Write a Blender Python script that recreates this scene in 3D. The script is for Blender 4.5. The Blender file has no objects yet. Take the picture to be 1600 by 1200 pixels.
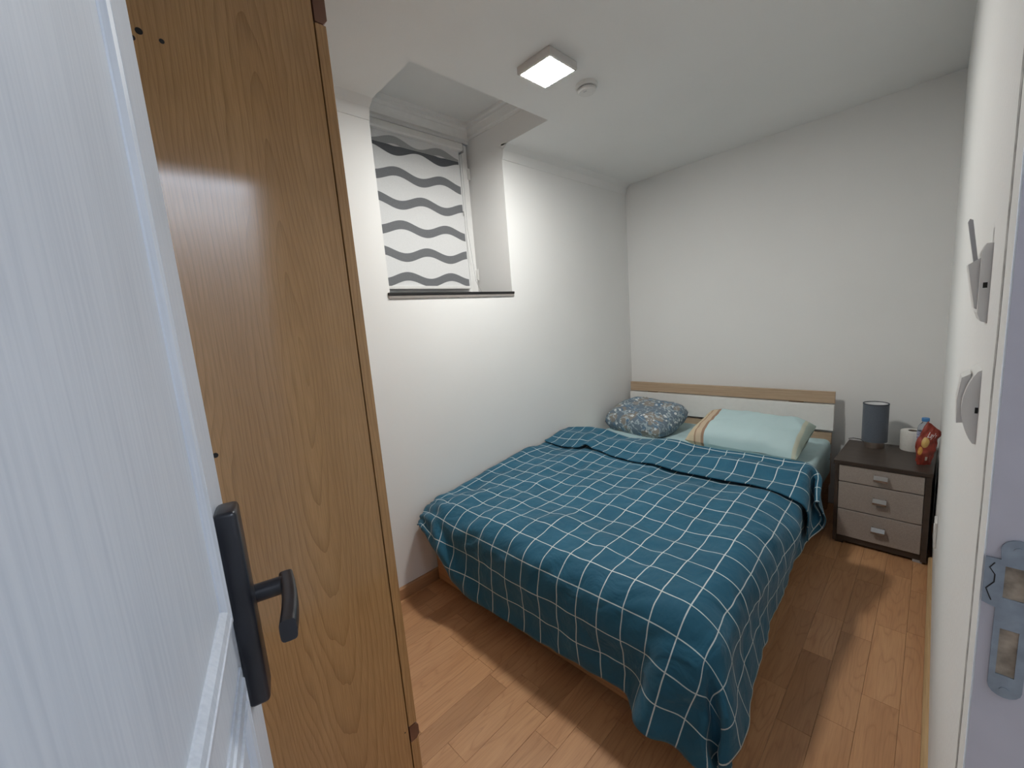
import bpy, bmesh, math, random
from mathutils import Vector, Matrix, noise
random.seed(7)
S = bpy.context.scene
COL = S.collection
PI = math.pi

# ------------------------------------------------------------------ camera
F_PX, YAW, PITCH, ROLL = 651.457, 0.798542, -0.150171, -0.0793661
CAM = Vector((1.84209, -3.25637, 1.35007))
_d = Vector((-math.sin(YAW) * math.cos(PITCH), math.cos(YAW) * math.cos(PITCH), math.sin(PITCH)))
_r = Vector((math.cos(YAW), math.sin(YAW), 0)); _u = _r.cross(_d)
_r2 = _r * math.cos(ROLL) + _u * math.sin(ROLL); _u2 = -_r * math.sin(ROLL) + _u * math.cos(ROLL)
cam = bpy.data.cameras.new('camera'); camo = bpy.data.objects.new('camera', cam); COL.objects.link(camo)
cam.sensor_width = 36; cam.lens = F_PX / 1600 * 36; cam.clip_start = .01
camo.matrix_world = Matrix(((_r2.x, _u2.x, -_d.x, CAM.x), (_r2.y, _u2.y, -_d.y, CAM.y), (_r2.z, _u2.z, -_d.z, CAM.z), (0, 0, 0, 1)))
S.camera = camo
# ------------------------------------------------------------------ world, exposure
S.view_settings.view_transform = 'Standard'; S.view_settings.look = 'None'
S.view_settings.gamma = 1; S.view_settings.use_curve_mapping = False
S.view_settings.exposure = 0.0
LAMP_STRENGTH = 266.0          # diffuser of the bedroom ceiling lamp
HALL_WATTS = 23.0             # added cool light standing in for hall daylight behind the camera
W = bpy.data.worlds.new('world'); S.world = W; W.use_nodes = True
W.node_tree.nodes['Background'].inputs[0].default_value = (.35, .42, .55, 1)
W.node_tree.nodes['Background'].inputs[1].default_value = .15
hl = bpy.data.lights.new('hall_daylight_fill', 'AREA'); hl.shape = 'RECTANGLE'; hl.size = .3; hl.size_y = 1.0
hl.energy = HALL_WATTS; hl.color = (.74, .84, 1.0)
hlo = bpy.data.objects.new('hall_daylight_fill', hl); COL.objects.link(hlo); hlo.location = (3.02, -2.65, 2.36)  # added area light in place of hall daylight, set for the wardrobe reflection

# ------------------------------------------------------------------ node helpers
def new_mat(name):
    m = bpy.data.materials.new(name); m.use_nodes = True
    nt = m.node_tree; return m, nt, nt.nodes['Principled BSDF']
def N(nt, t, ins=None, **kw):
    n = nt.nodes.new(t)
    for k, v in kw.items(): setattr(n, k, v)
    for k, v in (ins or {}).items():
        if hasattr(v, 'is_output'): nt.links.new(v, n.inputs[k])
        else: n.inputs[k].default_value = v
    return n
def mth(nt, op, a, b=0.0, c=0.0):
    return N(nt, 'ShaderNodeMath', {0: a, 1: b, 2: c}, operation=op).outputs[0]
def mixc(nt, f, a, b, bt='MIX'):
    n = nt.nodes.new('ShaderNodeMix'); n.data_type = 'RGBA'; n.blend_type = bt
    for k, v in ((0, f), (6, a), (7, b)):
        if hasattr(v, 'is_output'): nt.links.new(v, n.inputs[k])
        else: n.inputs[k].default_value = v if k == 0 else ((*v, 1) if len(v) == 3 else v)
    return n.outputs[2]
def ramp(nt, f, stops):
    n = N(nt, 'ShaderNodeValToRGB', {0: f}); e = n.color_ramp.elements
    while len(e) < len(stops): e.new(.5)
    for i, (p, c) in enumerate(stops): e[i].position = p; e[i].color = (*c, 1) if len(c) == 3 else c
    return n.outputs[0]
def coords(nt, kind='Object', scale=(1, 1, 1), loc=(0, 0, 0), rot=(0, 0, 0)):
    tc = nt.nodes.new('ShaderNodeTexCoord')
    return N(nt, 'ShaderNodeMapping', {0: tc.outputs[kind], 1: loc, 2: rot, 3: scale}).outputs[0]
def bump(nt, b, h, strength=.2, dist=.002):
    n = N(nt, 'ShaderNodeBump', {'Height': h, 'Strength': strength, 'Distance': dist}); nt.links.new(n.outputs[0], b.inputs['Normal'])
def plain(name, col, rough=.5, metal=0, var=.06, sc=30, bmp=0, spec=None, trans=0, ior=None, sheen=0):
    m, nt, b = new_mat(name)
    nz = N(nt, 'ShaderNodeTexNoise', {0: coords(nt), 'Scale': sc, 'Detail': 4}).outputs[0]
    lo = tuple(max(0, c * (1 - var)) for c in col); hi = tuple(min(1, c * (1 + var)) for c in col)
    nt.links.new(ramp(nt, nz, [(.3, lo), (.7, hi)]), b.inputs['Base Color'])
    b.inputs['Roughness'].default_value = rough; b.inputs['Metallic'].default_value = metal
    if spec is not None: b.inputs['Specular IOR Level'].default_value = spec
    if trans: b.inputs['Transmission Weight'].default_value = trans
    if ior: b.inputs['IOR'].default_value = ior
    if sheen: b.inputs['Sheen Weight'].default_value = sheen
    if bmp: bump(nt, b, nz, bmp)
    return m
def plaster(name, col, fine=160, strength=.12):
    m, nt, b = new_mat(name); c = coords(nt)
    n1 = N(nt, 'ShaderNodeTexNoise', {0: c, 'Scale': fine, 'Detail': 5}).outputs[0]
    n2 = N(nt, 'ShaderNodeTexNoise', {0: c, 'Scale': 1.7, 'Detail': 3}).outputs[0]
    nt.links.new(ramp(nt, n2, [(.3, tuple(v * .97 for v in col)), (.7, col)]), b.inputs['Base Color'])
    b.inputs['Roughness'].default_value = .85; b.inputs['Specular IOR Level'].default_value = .2
    bump(nt, b, n1, strength, .002); return m
def wood(name, lo, hi, line, axis='z', freq=60, warp=7, rough=.4, cross=5, along=.6, seed=0.0, rand=0, lw=.45, across=None, spec=.5):
    """plain-sawn board: growth lines bent into long arches along the axis"""
    m, nt, b = new_mat(name)
    tc = nt.nodes.new('ShaderNodeTexCoord'); v = tc.outputs['Object']
    if rand:
        oi = nt.nodes.new('ShaderNodeObjectInfo')
        off = N(nt, 'ShaderNodeCombineXYZ', {0: mth(nt, 'MULTIPLY', oi.outputs['Random'], 37.0), 1: mth(nt, 'MULTIPLY', oi.outputs['Random'], 91.0), 2: 0.0}).outputs[0]
        v = N(nt, 'ShaderNodeVectorMath', {0: v, 1: off}, operation='ADD').outputs[0]
    sep = N(nt, 'ShaderNodeSeparateXYZ', {0: v})
    ax = {'x': 0, 'y': 1, 'z': 2}[axis]
    o = [i for i in range(3) if i != ax]
    sc = [cross, cross, cross]; sc[ax] = along
    cv = N(nt, 'ShaderNodeMapping', {0: v, 1: (seed, seed, seed), 3: tuple(sc)}).outputs[0]
    n1 = N(nt, 'ShaderNodeTexNoise', {0: cv, 'Scale': 1.0, 'Detail': 1.5, 'Roughness': .4}).outputs[0]
    c0 = sep.outputs[o[0]] if across is None else sep.outputs[across]
    ph = mth(nt, 'ADD', mth(nt, 'MULTIPLY', c0, freq), mth(nt, 'MULTIPLY', n1, warp * 2))
    sv = mth(nt, 'ABSOLUTE', mth(nt, 'SUBTRACT', mth(nt, 'FRACT', ph), .5))       # 0..0.5
    ln = mth(nt, 'POWER', mth(nt, 'MULTIPLY', sv, 2.0), 5.0)
    fs = [260, 260, 260]; fs[ax] = 9
    fv = N(nt, 'ShaderNodeMapping', {0: v, 3: tuple(fs)}).outputs[0]
    n2 = N(nt, 'ShaderNodeTexNoise', {0: fv, 'Scale': 1.0, 'Detail': 3}).outputs[0]
    bs = [14, 14, 14]; bs[ax] = 1.2
    n3 = N(nt, 'ShaderNodeTexNoise', {0: N(nt, 'ShaderNodeMapping', {0: v, 3: tuple(bs)}).outputs[0], 'Scale': 1.0, 'Detail': 2}).outputs[0]
    base = mixc(nt, ramp(nt, n3, [(.3, (0, 0, 0)), (.7, (1, 1, 1))]), lo, hi)
    base = mixc(nt, mth(nt, 'MULTIPLY', ln, lw), base, line)
    base = mixc(nt, .55, base, ramp(nt, n2, [(.3, (.42, .42, .42)), (.6, (.56, .56, .56))]), 'OVERLAY')
    if rand:
        t = ramp(nt, oi.outputs['Random'], [(0, (.80, .76, .72)), (.25, (.98, .96, .94)), (.45, (.88, .84, .79)), (.65, (1.06, 1.04, 1.01)), (.85, (.92, .89, .85)), (1, (1.03, 1.0, .96))])
        base = mixc(nt, 1.0, base, t, 'MULTIPLY')
    nt.links.new(base, b.inputs['Base Color'])
    b.inputs['Roughness'].default_value = rough; b.inputs['Specular IOR Level'].default_value = spec
    bump(nt, b, n2, .06, .001)
    return m

def cathedral(name, lo, hi, line, yc, zc):
    """flat-sawn oak: long nested arches round one point of the board"""
    m, nt, b = new_mat(name); v = coords(nt, 'Object')
    tc = nt.nodes.new('ShaderNodeTexCoord'); geo = nt.nodes.new('ShaderNodeNewGeometry'); v = geo.outputs['Position']
    sep = N(nt, 'ShaderNodeSeparateXYZ', {0: v})
    cv = N(nt, 'ShaderNodeMapping', {0: v, 3: (3, 9, 1.3)}).outputs[0]
    n1 = N(nt, 'ShaderNodeTexNoise', {0: cv, 'Scale': 1.0, 'Detail': 2, 'Roughness': .45}).outputs[0]
    n0 = N(nt, 'ShaderNodeTexNoise', {0: N(nt, 'ShaderNodeMapping', {0: v, 3: (2, 24, 5)}).outputs[0], 'Scale': 1.0, 'Detail': 2}).outputs[0]
    dy = mth(nt, 'ADD', mth(nt, 'SUBTRACT', sep.outputs[1], yc), mth(nt, 'MULTIPLY', mth(nt, 'SUBTRACT', n1, .5), .10))
    dz = mth(nt, 'MULTIPLY', mth(nt, 'SUBTRACT', sep.outputs[2], zc), .075)
    dx = mth(nt, 'MULTIPLY', mth(nt, 'SUBTRACT', sep.outputs[0], .85), .6)
    r = mth(nt, 'SQRT', mth(nt, 'ADD', mth(nt, 'ADD', mth(nt, 'MULTIPLY', dy, dy), mth(nt, 'MULTIPLY', dz, dz)), mth(nt, 'MULTIPLY', dx, dx)))
    ph = mth(nt, 'ADD', mth(nt, 'MULTIPLY', r, 105.0), mth(nt, 'MULTIPLY', n0, .9))
    f = mth(nt, 'FRACT', ph)
    ln = mth(nt, 'POWER', f, 4.0)
    n2 = N(nt, 'ShaderNodeTexNoise', {0: N(nt, 'ShaderNodeMapping', {0: v, 3: (300, 420, 14)}).outputs[0], 'Scale': 1.0, 'Detail': 3}).outputs[0]
    n3 = N(nt, 'ShaderNodeTexNoise', {0: N(nt, 'ShaderNodeMapping', {0: v, 3: (5, 12, .9)}).outputs[0], 'Scale': 1.0, 'Detail': 2}).outputs[0]
    base = mixc(nt, ramp(nt, n3, [(.3, (0, 0, 0)), (.7, (1, 1, 1))]), lo, hi)
    base = mixc(nt, mth(nt, 'MULTIPLY', ln, mth(nt, 'ADD', .28, mth(nt, 'MULTIPLY', n1, .45))), base, line)
    base = mixc(nt, .6, base, ramp(nt, n2, [(.32, (.40, .40, .40)), (.6, (.56, .56, .56))]), 'OVERLAY')
    nt.links.new(base, b.inputs['Base Color']); b.inputs['Roughness'].default_value = .13; b.inputs['Specular IOR Level'].default_value = .8
    bump(nt, b, n2, .02, .0005); return m

# ------------------------------------------------------------------ mesh helpers
class B:
    def __init__(s): s.bm = bmesh.new()
    def verts(s, pts): return [s.bm.verts.new(p) for p in pts]
    def box(s, x0, x1, y0, y1, z0, z1, bev=0, seg=2):
        r = bmesh.ops.create_cube(s.bm, size=1)['verts']
        for v in r: v.co = Vector(((x0 + x1) / 2 + v.co.x * (x1 - x0), (y0 + y1) / 2 + v.co.y * (y1 - y0), (z0 + z1) / 2 + v.co.z * (z1 - z0)))
        if bev:
            es = list({e for v in r for e in v.link_edges})
            bmesh.ops.bevel(s.bm, geom=es, offset=bev, segments=seg, affect='EDGES', profile=.5)
        return s
    def prism(s, poly, axis, a0, a1):
        """poly: 2-D points in the two axes other than `axis`, in x,y,z order"""
        def P(p, a):
            return {'x': (a, p[0], p[1]), 'y': (p[0], a, p[1]), 'z': (p[0], p[1], a)}[axis]
        A = s.verts([P(p, a0) for p in poly]); C = s.verts([P(p, a1) for p in poly])
        n = len(poly)
        s.bm.faces.new(A); s.bm.faces.new(C[::-1])
        for i in range(n): s.bm.faces.new((A[i], C[i], C[(i + 1) % n], A[(i + 1) % n]))
        return s
    def lathe(s, prof, c=(0, 0, 0), seg=32, caps=True):
        rings = []
        for r, z in prof:
            rings.append(s.verts([(c[0] + r * math.cos(2 * PI * i / seg), c[1] + r * math.sin(2 * PI * i / seg), c[2] + z) for i in range(seg)]))
        for a, b_ in zip(rings, rings[1:]):
            for i in range(seg): s.bm.faces.new((a[i], a[(i + 1) % seg], b_[(i + 1) % seg], b_[i]))
        if caps: s.bm.faces.new(rings[0][::-1]); s.bm.faces.new(rings[-1])
        return s
    def tube(s, path, r, seg=8, r2=None):
        pts = [Vector(p) for p in path]; rings = []
        for i, p in enumerate(pts):
            t = (pts[min(i + 1, len(pts) - 1)] - pts[max(i - 1, 0)]).normalized()
            a = t.orthogonal().normalized() if i == 0 else (pa - t * pa.dot(t)).normalized()
            pa = a; bb = t.cross(a)
            rr = r if r2 is None else r + (r2 - r) * i / (len(pts) - 1)
            rings.append(s.verts([p + a * rr * math.cos(2 * PI * k / seg) + bb * rr * math.sin(2 * PI * k / seg) for k in range(seg)]))
        for A, C in zip(rings, rings[1:]):
            for k in range(seg): s.bm.faces.new((A[k], A[(k + 1) % seg], C[(k + 1) % seg], C[k]))
        s.bm.faces.new(rings[0][::-1]); s.bm.faces.new(rings[-1]); return s
    def grid(s, fn, nu, nv, closed_u=False):
        V = [[s.bm.verts.new(fn(i / (nu - (0 if closed_u else 1)), j / (nv - 1))) for i in range(nu)] for j in range(nv)]
        for j in range(nv - 1):
            for i in range(nu - (0 if closed_u else 1)):
                k = (i + 1) % nu
                s.bm.faces.new((V[j][i], V[j][k], V[j + 1][k], V[j + 1][i]))
        return V
def obj(name, b, mat, parent=None, world=True, smooth=False, angle=None, recalc=True):
    bm = b.bm if isinstance(b, B) else b
    if recalc: bmesh.ops.recalc_face_normals(bm, faces=bm.faces)
    me = bpy.data.meshes.new(name)
    if parent is not None and world:
        bmesh.ops.translate(bm, verts=bm.verts, vec=-WORLD[parent.name])
    bm.to_mesh(me); bm.free()
    if smooth:
        for p in me.polygons: p.use_smooth = True
        if angle: me.set_sharp_from_angle(angle=math.radians(angle))
    for mm in (mat if isinstance(mat, (list, tuple)) else [mat]): me.materials.append(mm)
    o = bpy.data.objects.new(name, me); COL.objects.link(o)
    if parent is not None: o.parent = parent
    WORLD[o.name] = Vector(WORLD[parent.name]) if parent is not None else Vector((0, 0, 0))
    return o
WORLD = {}
def tag(o, label=None, cat=None, group=None, kind=None):
    if label: o['label'] = label
    if cat: o['category'] = cat
    if group: o['group'] = group
    if kind: o['kind'] = kind
    return o
def thing(name, label, cat, loc, rz=0, kind=None):
    o = bpy.data.objects.new(name, None); COL.objects.link(o); o.location = loc; o.rotation_euler = (0, 0, rz); o.empty_display_size = .05
    WORLD[o.name] = Vector(loc); return tag(o, label, cat, None, kind)

# ------------------------------------------------------------------ materials
M_WALL = plaster('white wall paint', (.86, .855, .84))
M_WALLR = plaster('rough white wall paint', (.86, .855, .84), 90, .5)
M_CEIL = plaster('ceiling paint', (.85, .845, .83))
M_TRIM = plain('white gloss trim', (.86, .855, .84), .45, var=.02)
M_FLOORBASE = plain('floor underlay', (.26, .16, .09), .8)
M_PLANK = wood('laminate plank', (.52, .276, .138), (.61, .342, .178), (.36, .168, .077), 'y', 26, 4.2, .36, 16, 2.4, rand=1, lw=.42, across=0, spec=.45)
M_HALLBOUNCE = plain('pale hall bounce floor', (.55, .50, .44), .4, var=.04, sc=6)  # kept pale so the unseen hall floor throws light back
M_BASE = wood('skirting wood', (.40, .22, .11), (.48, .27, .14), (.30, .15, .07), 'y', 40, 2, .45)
M_OAK = cathedral('wardrobe oak', (.39, .212, .084), (.45, .255, .106), (.22, .115, .042), -2.945, 1.30)
M_BROWN = plain('brown plastic', (.16, .07, .04), .4)
M_DARKHOLE = plain('dark hole', (.012, .009, .007), .7)
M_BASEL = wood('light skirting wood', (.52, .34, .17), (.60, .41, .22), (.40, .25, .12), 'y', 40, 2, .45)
M_SONOMA = wood('sonoma oak', (.46, .33, .22), (.56, .42, .29), (.34, .22, .13), 'x', 50, 2.4, .5, 9, .8, lw=.35, across=2)
M_BEDWOOD = wood('bed frame wood', (.40, .21, .10), (.48, .27, .13), (.3, .15, .07), 'x', 40, 2, .5, across=2)
M_WHITEGLOSS = plain('white lacquer board', (.87, .86, .83), .3, var=.02)
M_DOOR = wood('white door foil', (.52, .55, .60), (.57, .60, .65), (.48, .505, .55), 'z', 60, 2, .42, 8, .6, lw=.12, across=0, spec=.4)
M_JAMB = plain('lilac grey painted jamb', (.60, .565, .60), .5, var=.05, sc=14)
M_BLACK = plain('black handle', (.012, .013, .018), .32, var=.2)
M_STEEL = plain('grey zinc plate', (.30, .34, .38), .5, .55, var=.15, sc=60)
M_RUST = plain('worn wood in strike hole', (.34, .27, .2), .8, var=.5, sc=60)
M_PLASTIC = plain('white plastic', (.74, .73, .71), .4, var=.02)
M_GREYPL = plain('grey plastic', (.45, .45, .46), .4, var=.03)
M_CHROME = plain('chrome', (.55, .54, .53), .22, 1.0, var=.03)
M_LAMPBASE = plain('brushed nickel', (.62, .55, .50), .28, 1.0, var=.05)
M_WENGE = wood('wenge', (.050, .036, .028), (.075, .055, .043), (.03, .02, .015), 'x', 60, 2, .42, lw=.5, across=1)
M_TAUPE = plain('taupe linen drawer front', (.36, .31, .275), .6, var=.10, sc=220)
M_SHADE = plain('blue grey lamp fabric', (.105, .125, .155), .8, var=.10, sc=260, sheen=.2)
M_SHADEIN = plain('white shade lining', (.75, .75, .76), .6)
M_PAPER = plain('toilet paper', (.80, .78, .73), .95, var=.04, sc=120, bmp=.2)
M_CARD = plain('cardboard core', (.12, .085, .06), .9)
M_GRANITE = plain('black granite sill', (.016, .015, .016), .35, var=.6, sc=250)
M_SILLSTRIP = plain('grey sill strip', (.30, .27, .25), .8)
M_BLIND = plain('white blind fabric', (.74, .74, .74), .8, var=.03, sc=200)
M_WAVE = plain('grey sheer wave', (.165, .17, .18), .8, var=.10, sc=300)
M_WAVED = plain('darker sheer wave', (.10, .105, .115), .8, var=.10, sc=300)
M_WAVEP = plain('pale sheer wave', (.36, .365, .37), .8, var=.06, sc=300)
M_CABLE = plain('black cable', (.02, .02, .02), .5)

# ------------------------------------------------------------------ room shell
W_R, Y_N, Z_T, Y_JAMB, Y_HINGE, Z_HEAD = 1.889, -3.42, 2.66, -2.66, -3.365, 2.03
WY0, WY1, SILL = -2.225, -1.398, 1.527
def ceil_z(x): return 2.360 + .024 * x
fl = obj('floor', B().box(-.05, 3.35, -4.6, .12, -.06, -.0085), M_FLOORBASE)
tag(fl, 'warm tan wood laminate floor of staggered narrow strips', 'floor', kind='structure')
b = B()
b.box(-.36, 0, -3.52, WY0, 0, Z_T); b.box(-.36, 0, WY1, .12, 0, Z_T); b.box(-.36, 0, WY0, WY1, 0, SILL - .027)
tag(obj('wall_left', b, M_WALL), 'white left wall with the deep window recess', 'wall', kind='structure')
tag(obj('wall_back', B().box(0, 2.01, 0, .12, 0, Z_T), M_WALL), 'plain white back wall behind the headboard', 'wall', kind='structure')
b = B(); b.box(W_R, 2.01, -2.578, 0, 0, Z_T); b.box(W_R, 2.01, Y_N, -2.578, Z_HEAD + .07, Z_T)
tag(obj('wall_right', b, M_WALLR), 'white textured right wall with switches next to the doorway', 'wall', kind='structure')
tag(obj('wall_near', B().box(0, 2.01, Y_N - .1, Y_N, 0, Z_T), M_WALL), 'white near wall behind the wardrobe and door', 'wall', kind='structure')
b = B()
for x0, x1, y0, y1 in ((.36, 2.01, Y_N, 0), (0, .36, Y_N, WY0), (0, .36, WY1, 0)):
    b.prism([(x0, ceil_z(x0)), (x1, ceil_z(x1)), (x1, Z_T), (x0, Z_T)], 'y', y0, y1)
b.box(-.36, .37, WY0 - .01, WY1 + .01, 2.565, 2.64)
tag(obj('ceiling', b, M_CEIL), 'white ceiling cut open above the window recess', 'ceiling', kind='structure')
# cove along the left wall, in two lengths either side of the recess
cv = [(0, 2.288), (.004, 2.288), (.016, 2.336), (.055, ceil_z(.055) + .002), (0, 2.37)]
b = B(); b.prism(cv, 'y', Y_N, WY0); b.prism(cv, 'y', WY1, -.005)
tag(obj('trim_1', b, M_WALL), 'shallow plaster cove along the left wall and ceiling', 'moulding', kind='structure')
# stepped crown mouldings at the top of the window recess
pr = [(0, 2.462), (.008, 2.462), (.010, 2.476), (.020, 2.482), (.024, 2.500), (.034, 2.520), (.040, 2.524), (.042, 2.540), (.060, 2.546), (.062, 2.566), (0, 2.566)]
tag(obj('trim_2', B().prism([(-.30 + a, z) for a, z in pr], 'y', WY0, WY1), M_TRIM), 'stepped white crown moulding above the window blind', 'moulding', kind='structure')
tag(obj('trim_3', B().prism([(WY1 - a * .8, z + .022 - (z - 2.462) * .21) for a, z in pr], 'x', -.30, .36), M_TRIM), 'stepped white crown moulding on the recess side wall', 'moulding', kind='structure')
# skirting boards
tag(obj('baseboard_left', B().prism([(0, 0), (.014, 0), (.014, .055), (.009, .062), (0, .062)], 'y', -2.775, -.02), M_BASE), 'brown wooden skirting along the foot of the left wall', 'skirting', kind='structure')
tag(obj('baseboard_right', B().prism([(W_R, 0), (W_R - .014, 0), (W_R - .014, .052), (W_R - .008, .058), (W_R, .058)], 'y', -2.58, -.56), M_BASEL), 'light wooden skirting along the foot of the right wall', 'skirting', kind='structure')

# floor strips: every strip a board of its own
PITCH_X, OFFX, GAP = .0945, .973, .0005
ends = {0: [-2.43, -2.07], -4: [-2.361, -2.69], -2: [-2.653, -2.30], 1: [-2.33], 6: [-1.884, -2.30, -1.50], 7: [-.865, -1.30], 8: [-1.172, -.72, -1.60], 9: [-1.66, -1.15]}
cache = {}
for k in range(-11, 11):
    x0 = OFFX + k * PITCH_X; x1 = x0 + PITCH_X
    x0 = max(x0, .002); x1 = min(x1, 2.0)
    if x1 - x0 < .02: continue
    y_start = -.004; y_end = Y_N + .002 if x1 > .87 else -2.86
    if x1 < 1.15: y_start = -1.92        # further in lies hidden under the bed
    cuts = sorted(set(ends.get(k, [])), reverse=True)
    ys = [y_start]; y = y_start
    while y > y_end + .02:
        nxt = [c for c in cuts if c < y - .12]
        step = random.uniform(.30, .52)
        if nxt and y - step < nxt[0] + .12: y = nxt[0]
        else: y -= step
        y = max(round(y, 2), y_end); ys.append(y)
    for a, c in zip(ys, ys[1:]):
        if a - c < .03: continue
        L = round(a - c, 3); key = (L, round(x1 - x0, 4)); w = x1 - x0
        if key not in cache:
            me = bpy.data.meshes.new('plank'); bm = B(); bm.box(-w / 2 + GAP / 2, w / 2 - GAP / 2, -L / 2 + GAP / 2, L / 2 - GAP / 2, -.0075, 0, .0006, 1)
            bm.bm.to_mesh(me); bm.bm.free(); me.materials.append(M_PLANK); cache[key] = me
        o = bpy.data.objects.new('plank', cache[key]); COL.objects.link(o); o.parent = fl
        o.location = ((x0 + x1) / 2, (a + c) / 2, random.uniform(-.0003, .0002))

# hall beyond the doorway (behind the camera)
tag(obj('floor_hall_bounce', B().box(2.012, 3.25, -4.6, -1.6, -.0085, .001), M_HALLBOUNCE), 'unseen hall floor made pale to bounce light through the doorway', 'floor', kind='structure')  # slab added to bounce light onto the lower wardrobe panel
b = B(); b.box(3.25, 3.35, -4.6, -1.5, 0, 2.45); b.box(2.01, 3.35, -1.6, -1.5, 0, 2.45); b.box(1.2, 3.35, -4.7, -4.6, 0, 2.45); b.box(1.91, 2.01, -4.6, Y_N - .1, 0, 2.45)
tag(obj('wall_hall', b, M_WALL), 'white hall walls outside the bedroom doorway', 'wall', kind='structure')
tag(obj('ceiling_hall', B().box(1.9, 3.35, -4.7, -1.5, 2.402, 2.46), M_CEIL), 'white hall ceiling outside the bedroom doorway', 'ceiling', kind='structure')
t = thing('hall_fill_housing', 'added white housing of the stand-in daylight under the hall ceiling', 'lamp', (3.02, -2.65, 2.37))  # unseen housing added around the stand-in daylight source
obj('housing', B().box(2.85, 3.19, -3.17, -2.13, 2.375, 2.40, .004), M_PLASTIC, t)

# ------------------------------------------------------------------ doorway: casing, jamb, strike plate
t = thing('trim_4', 'white door casing and lilac jamb at the right edge', 'door frame', (W_R, Y_JAMB, 0), kind='structure')
b = B(); b.box(W_R - .0005, 2.01, -2.585, Y_JAMB + .006, 0, Z_HEAD + .07, .001)
b.box(W_R - .0012, 2.01, Y_JAMB + .0055, Y_JAMB + .0005, 0, Z_HEAD, .001)
obj('casing', b, M_WALLR, t)
b = B(); zs = [i * .035 for i in range(60)]; rv = random.Random(3)
L_ = b.verts([(W_R - .0009, -2.594 + rv.uniform(-.002, .002), z) for z in zs]); H_ = b.verts([(W_R - .0009, -2.578 + rv.uniform(-.003, .003), z) for z in zs])
L2 = b.verts([(W_R + .001, -2.595, z) for z in zs]); H2 = b.verts([(W_R + .001, -2.576, z) for z in zs])
for i in range(59):
    b.bm.faces.new((L_[i], H_[i], H_[i + 1], L_[i + 1])); b.bm.faces.new((L_[i], L_[i + 1], L2[i + 1], L2[i])); b.bm.faces.new((H_[i], H2[i], H2[i + 1], H_[i + 1]))
obj('caulk_line', b, plain('cracked grey caulk', (.40, .385, .37), .9, var=.35, sc=60), t)
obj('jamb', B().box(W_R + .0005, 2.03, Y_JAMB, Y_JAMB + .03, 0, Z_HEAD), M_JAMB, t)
b = B(); b.box(W_R, 2.03, Y_HINGE - .055, Y_HINGE, 0, Z_HEAD); b.box(W_R, 2.03, Y_HINGE, Y_JAMB, Z_HEAD, Z_HEAD + .07)
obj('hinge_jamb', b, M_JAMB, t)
# strike plate with two holes, a lip towards the room and an embossed mark
def plate_with_holes(outline, holes, y0, y1):
    bm = bmesh.new(); loops = []
    for L in [outline] + holes:
        vs = [bm.verts.new((x, y0, z)) for x, z in L]
        for i in range(len(vs)): bm.edges.new((vs[i], vs[(i + 1) % len(vs)]))
    bmesh.ops.triangle_fill(bm, edges=bm.edges[:], use_beauty=True)
    g = bmesh.ops.extrude_face_region(bm, geom=bm.faces[:])
    bmesh.ops.translate(bm, verts=[v for v in g['geom'] if isinstance(v, bmesh.types.BMVert)], vec=(0, y1 - y0, 0))
    return bm
def arc(cx, cz, r, a0, a1, n=8): return [(cx + r * math.cos(math.radians(a0 + (a1 - a0) * i / n)), cz + r * math.sin(math.radians(a0 + (a1 - a0) * i / n))) for i in range(n + 1)]
xl, xm, xr = 1.8893, 1.8985, 1.9215
outl = [(xl, 1.032), (xl, 1.081), (xm + .001, 1.081)] + arc((xm + xr) / 2, 1.092, (xr - xm) / 2, 180, 0) + arc((xm + xr) / 2, .944, (xr - xm) / 2, 0, -180) + [(xm, 1.029)]
h1 = [(1.9025, 1.041), (1.917, 1.041), (1.917, 1.075), (1.9025, 1.075)]
h2 = [(1.9030, .957), (1.9155, .957), (1.9155, 1.008), (1.9030, 1.008)]
sp = obj('strike_plate', plate_with_holes(outl, [h1, h2], Y_JAMB - .0022, Y_JAMB - .0002), M_STEEL, t); sp['label'] = 'grey metal strike plate with two latch holes'
b = B(); b.box(1.9025, 1.917, Y_JAMB - .0008, Y_JAMB + .0005, 1.041, 1.075); b.box(1.903, 1.9155, Y_JAMB - .0008, Y_JAMB + .0005, .957, 1.008)
obj('latch_hole', b, M_RUST, t)
b = B()
y = Y_JAMB - .0024
b.tube([(1.8955, y, 1.0765), (1.8925, y, 1.0705), (1.8962, y, 1.064), (1.8962, y, 1.056), (1.8912, y, 1.0475)], .0005, 6)
b.tube([(1.8912, y, 1.0475), (1.8952, y, 1.036)], .0005, 6)
obj('stamped_mark', b, M_DARKHOLE, t)
b = B()
for z in (1.093, .941):
    b.prism([(1.910 + .0035 * math.cos(i * PI / 6), z + .0035 * math.sin(i * PI / 6)) for i in range(12)], 'y', Y_JAMB - .003, Y_JAMB - .001)
obj('screw', b, M_STEEL, t)

# ------------------------------------------------------------------ door leaf, open 75 degrees, built in its own frame (x along leaf, y towards the viewer)
PSI = math.radians(74.4)
ed = Vector((-math.sin(PSI), math.cos(PSI), 0))
t = thing('door_1', 'white panelled bedroom door standing open at the left', 'door', (1.905, -3.36225, 0), 0, 'structure')
t.rotation_euler = (0, 0, math.atan2(ed.y, ed.x)); LEAF = .683
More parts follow.
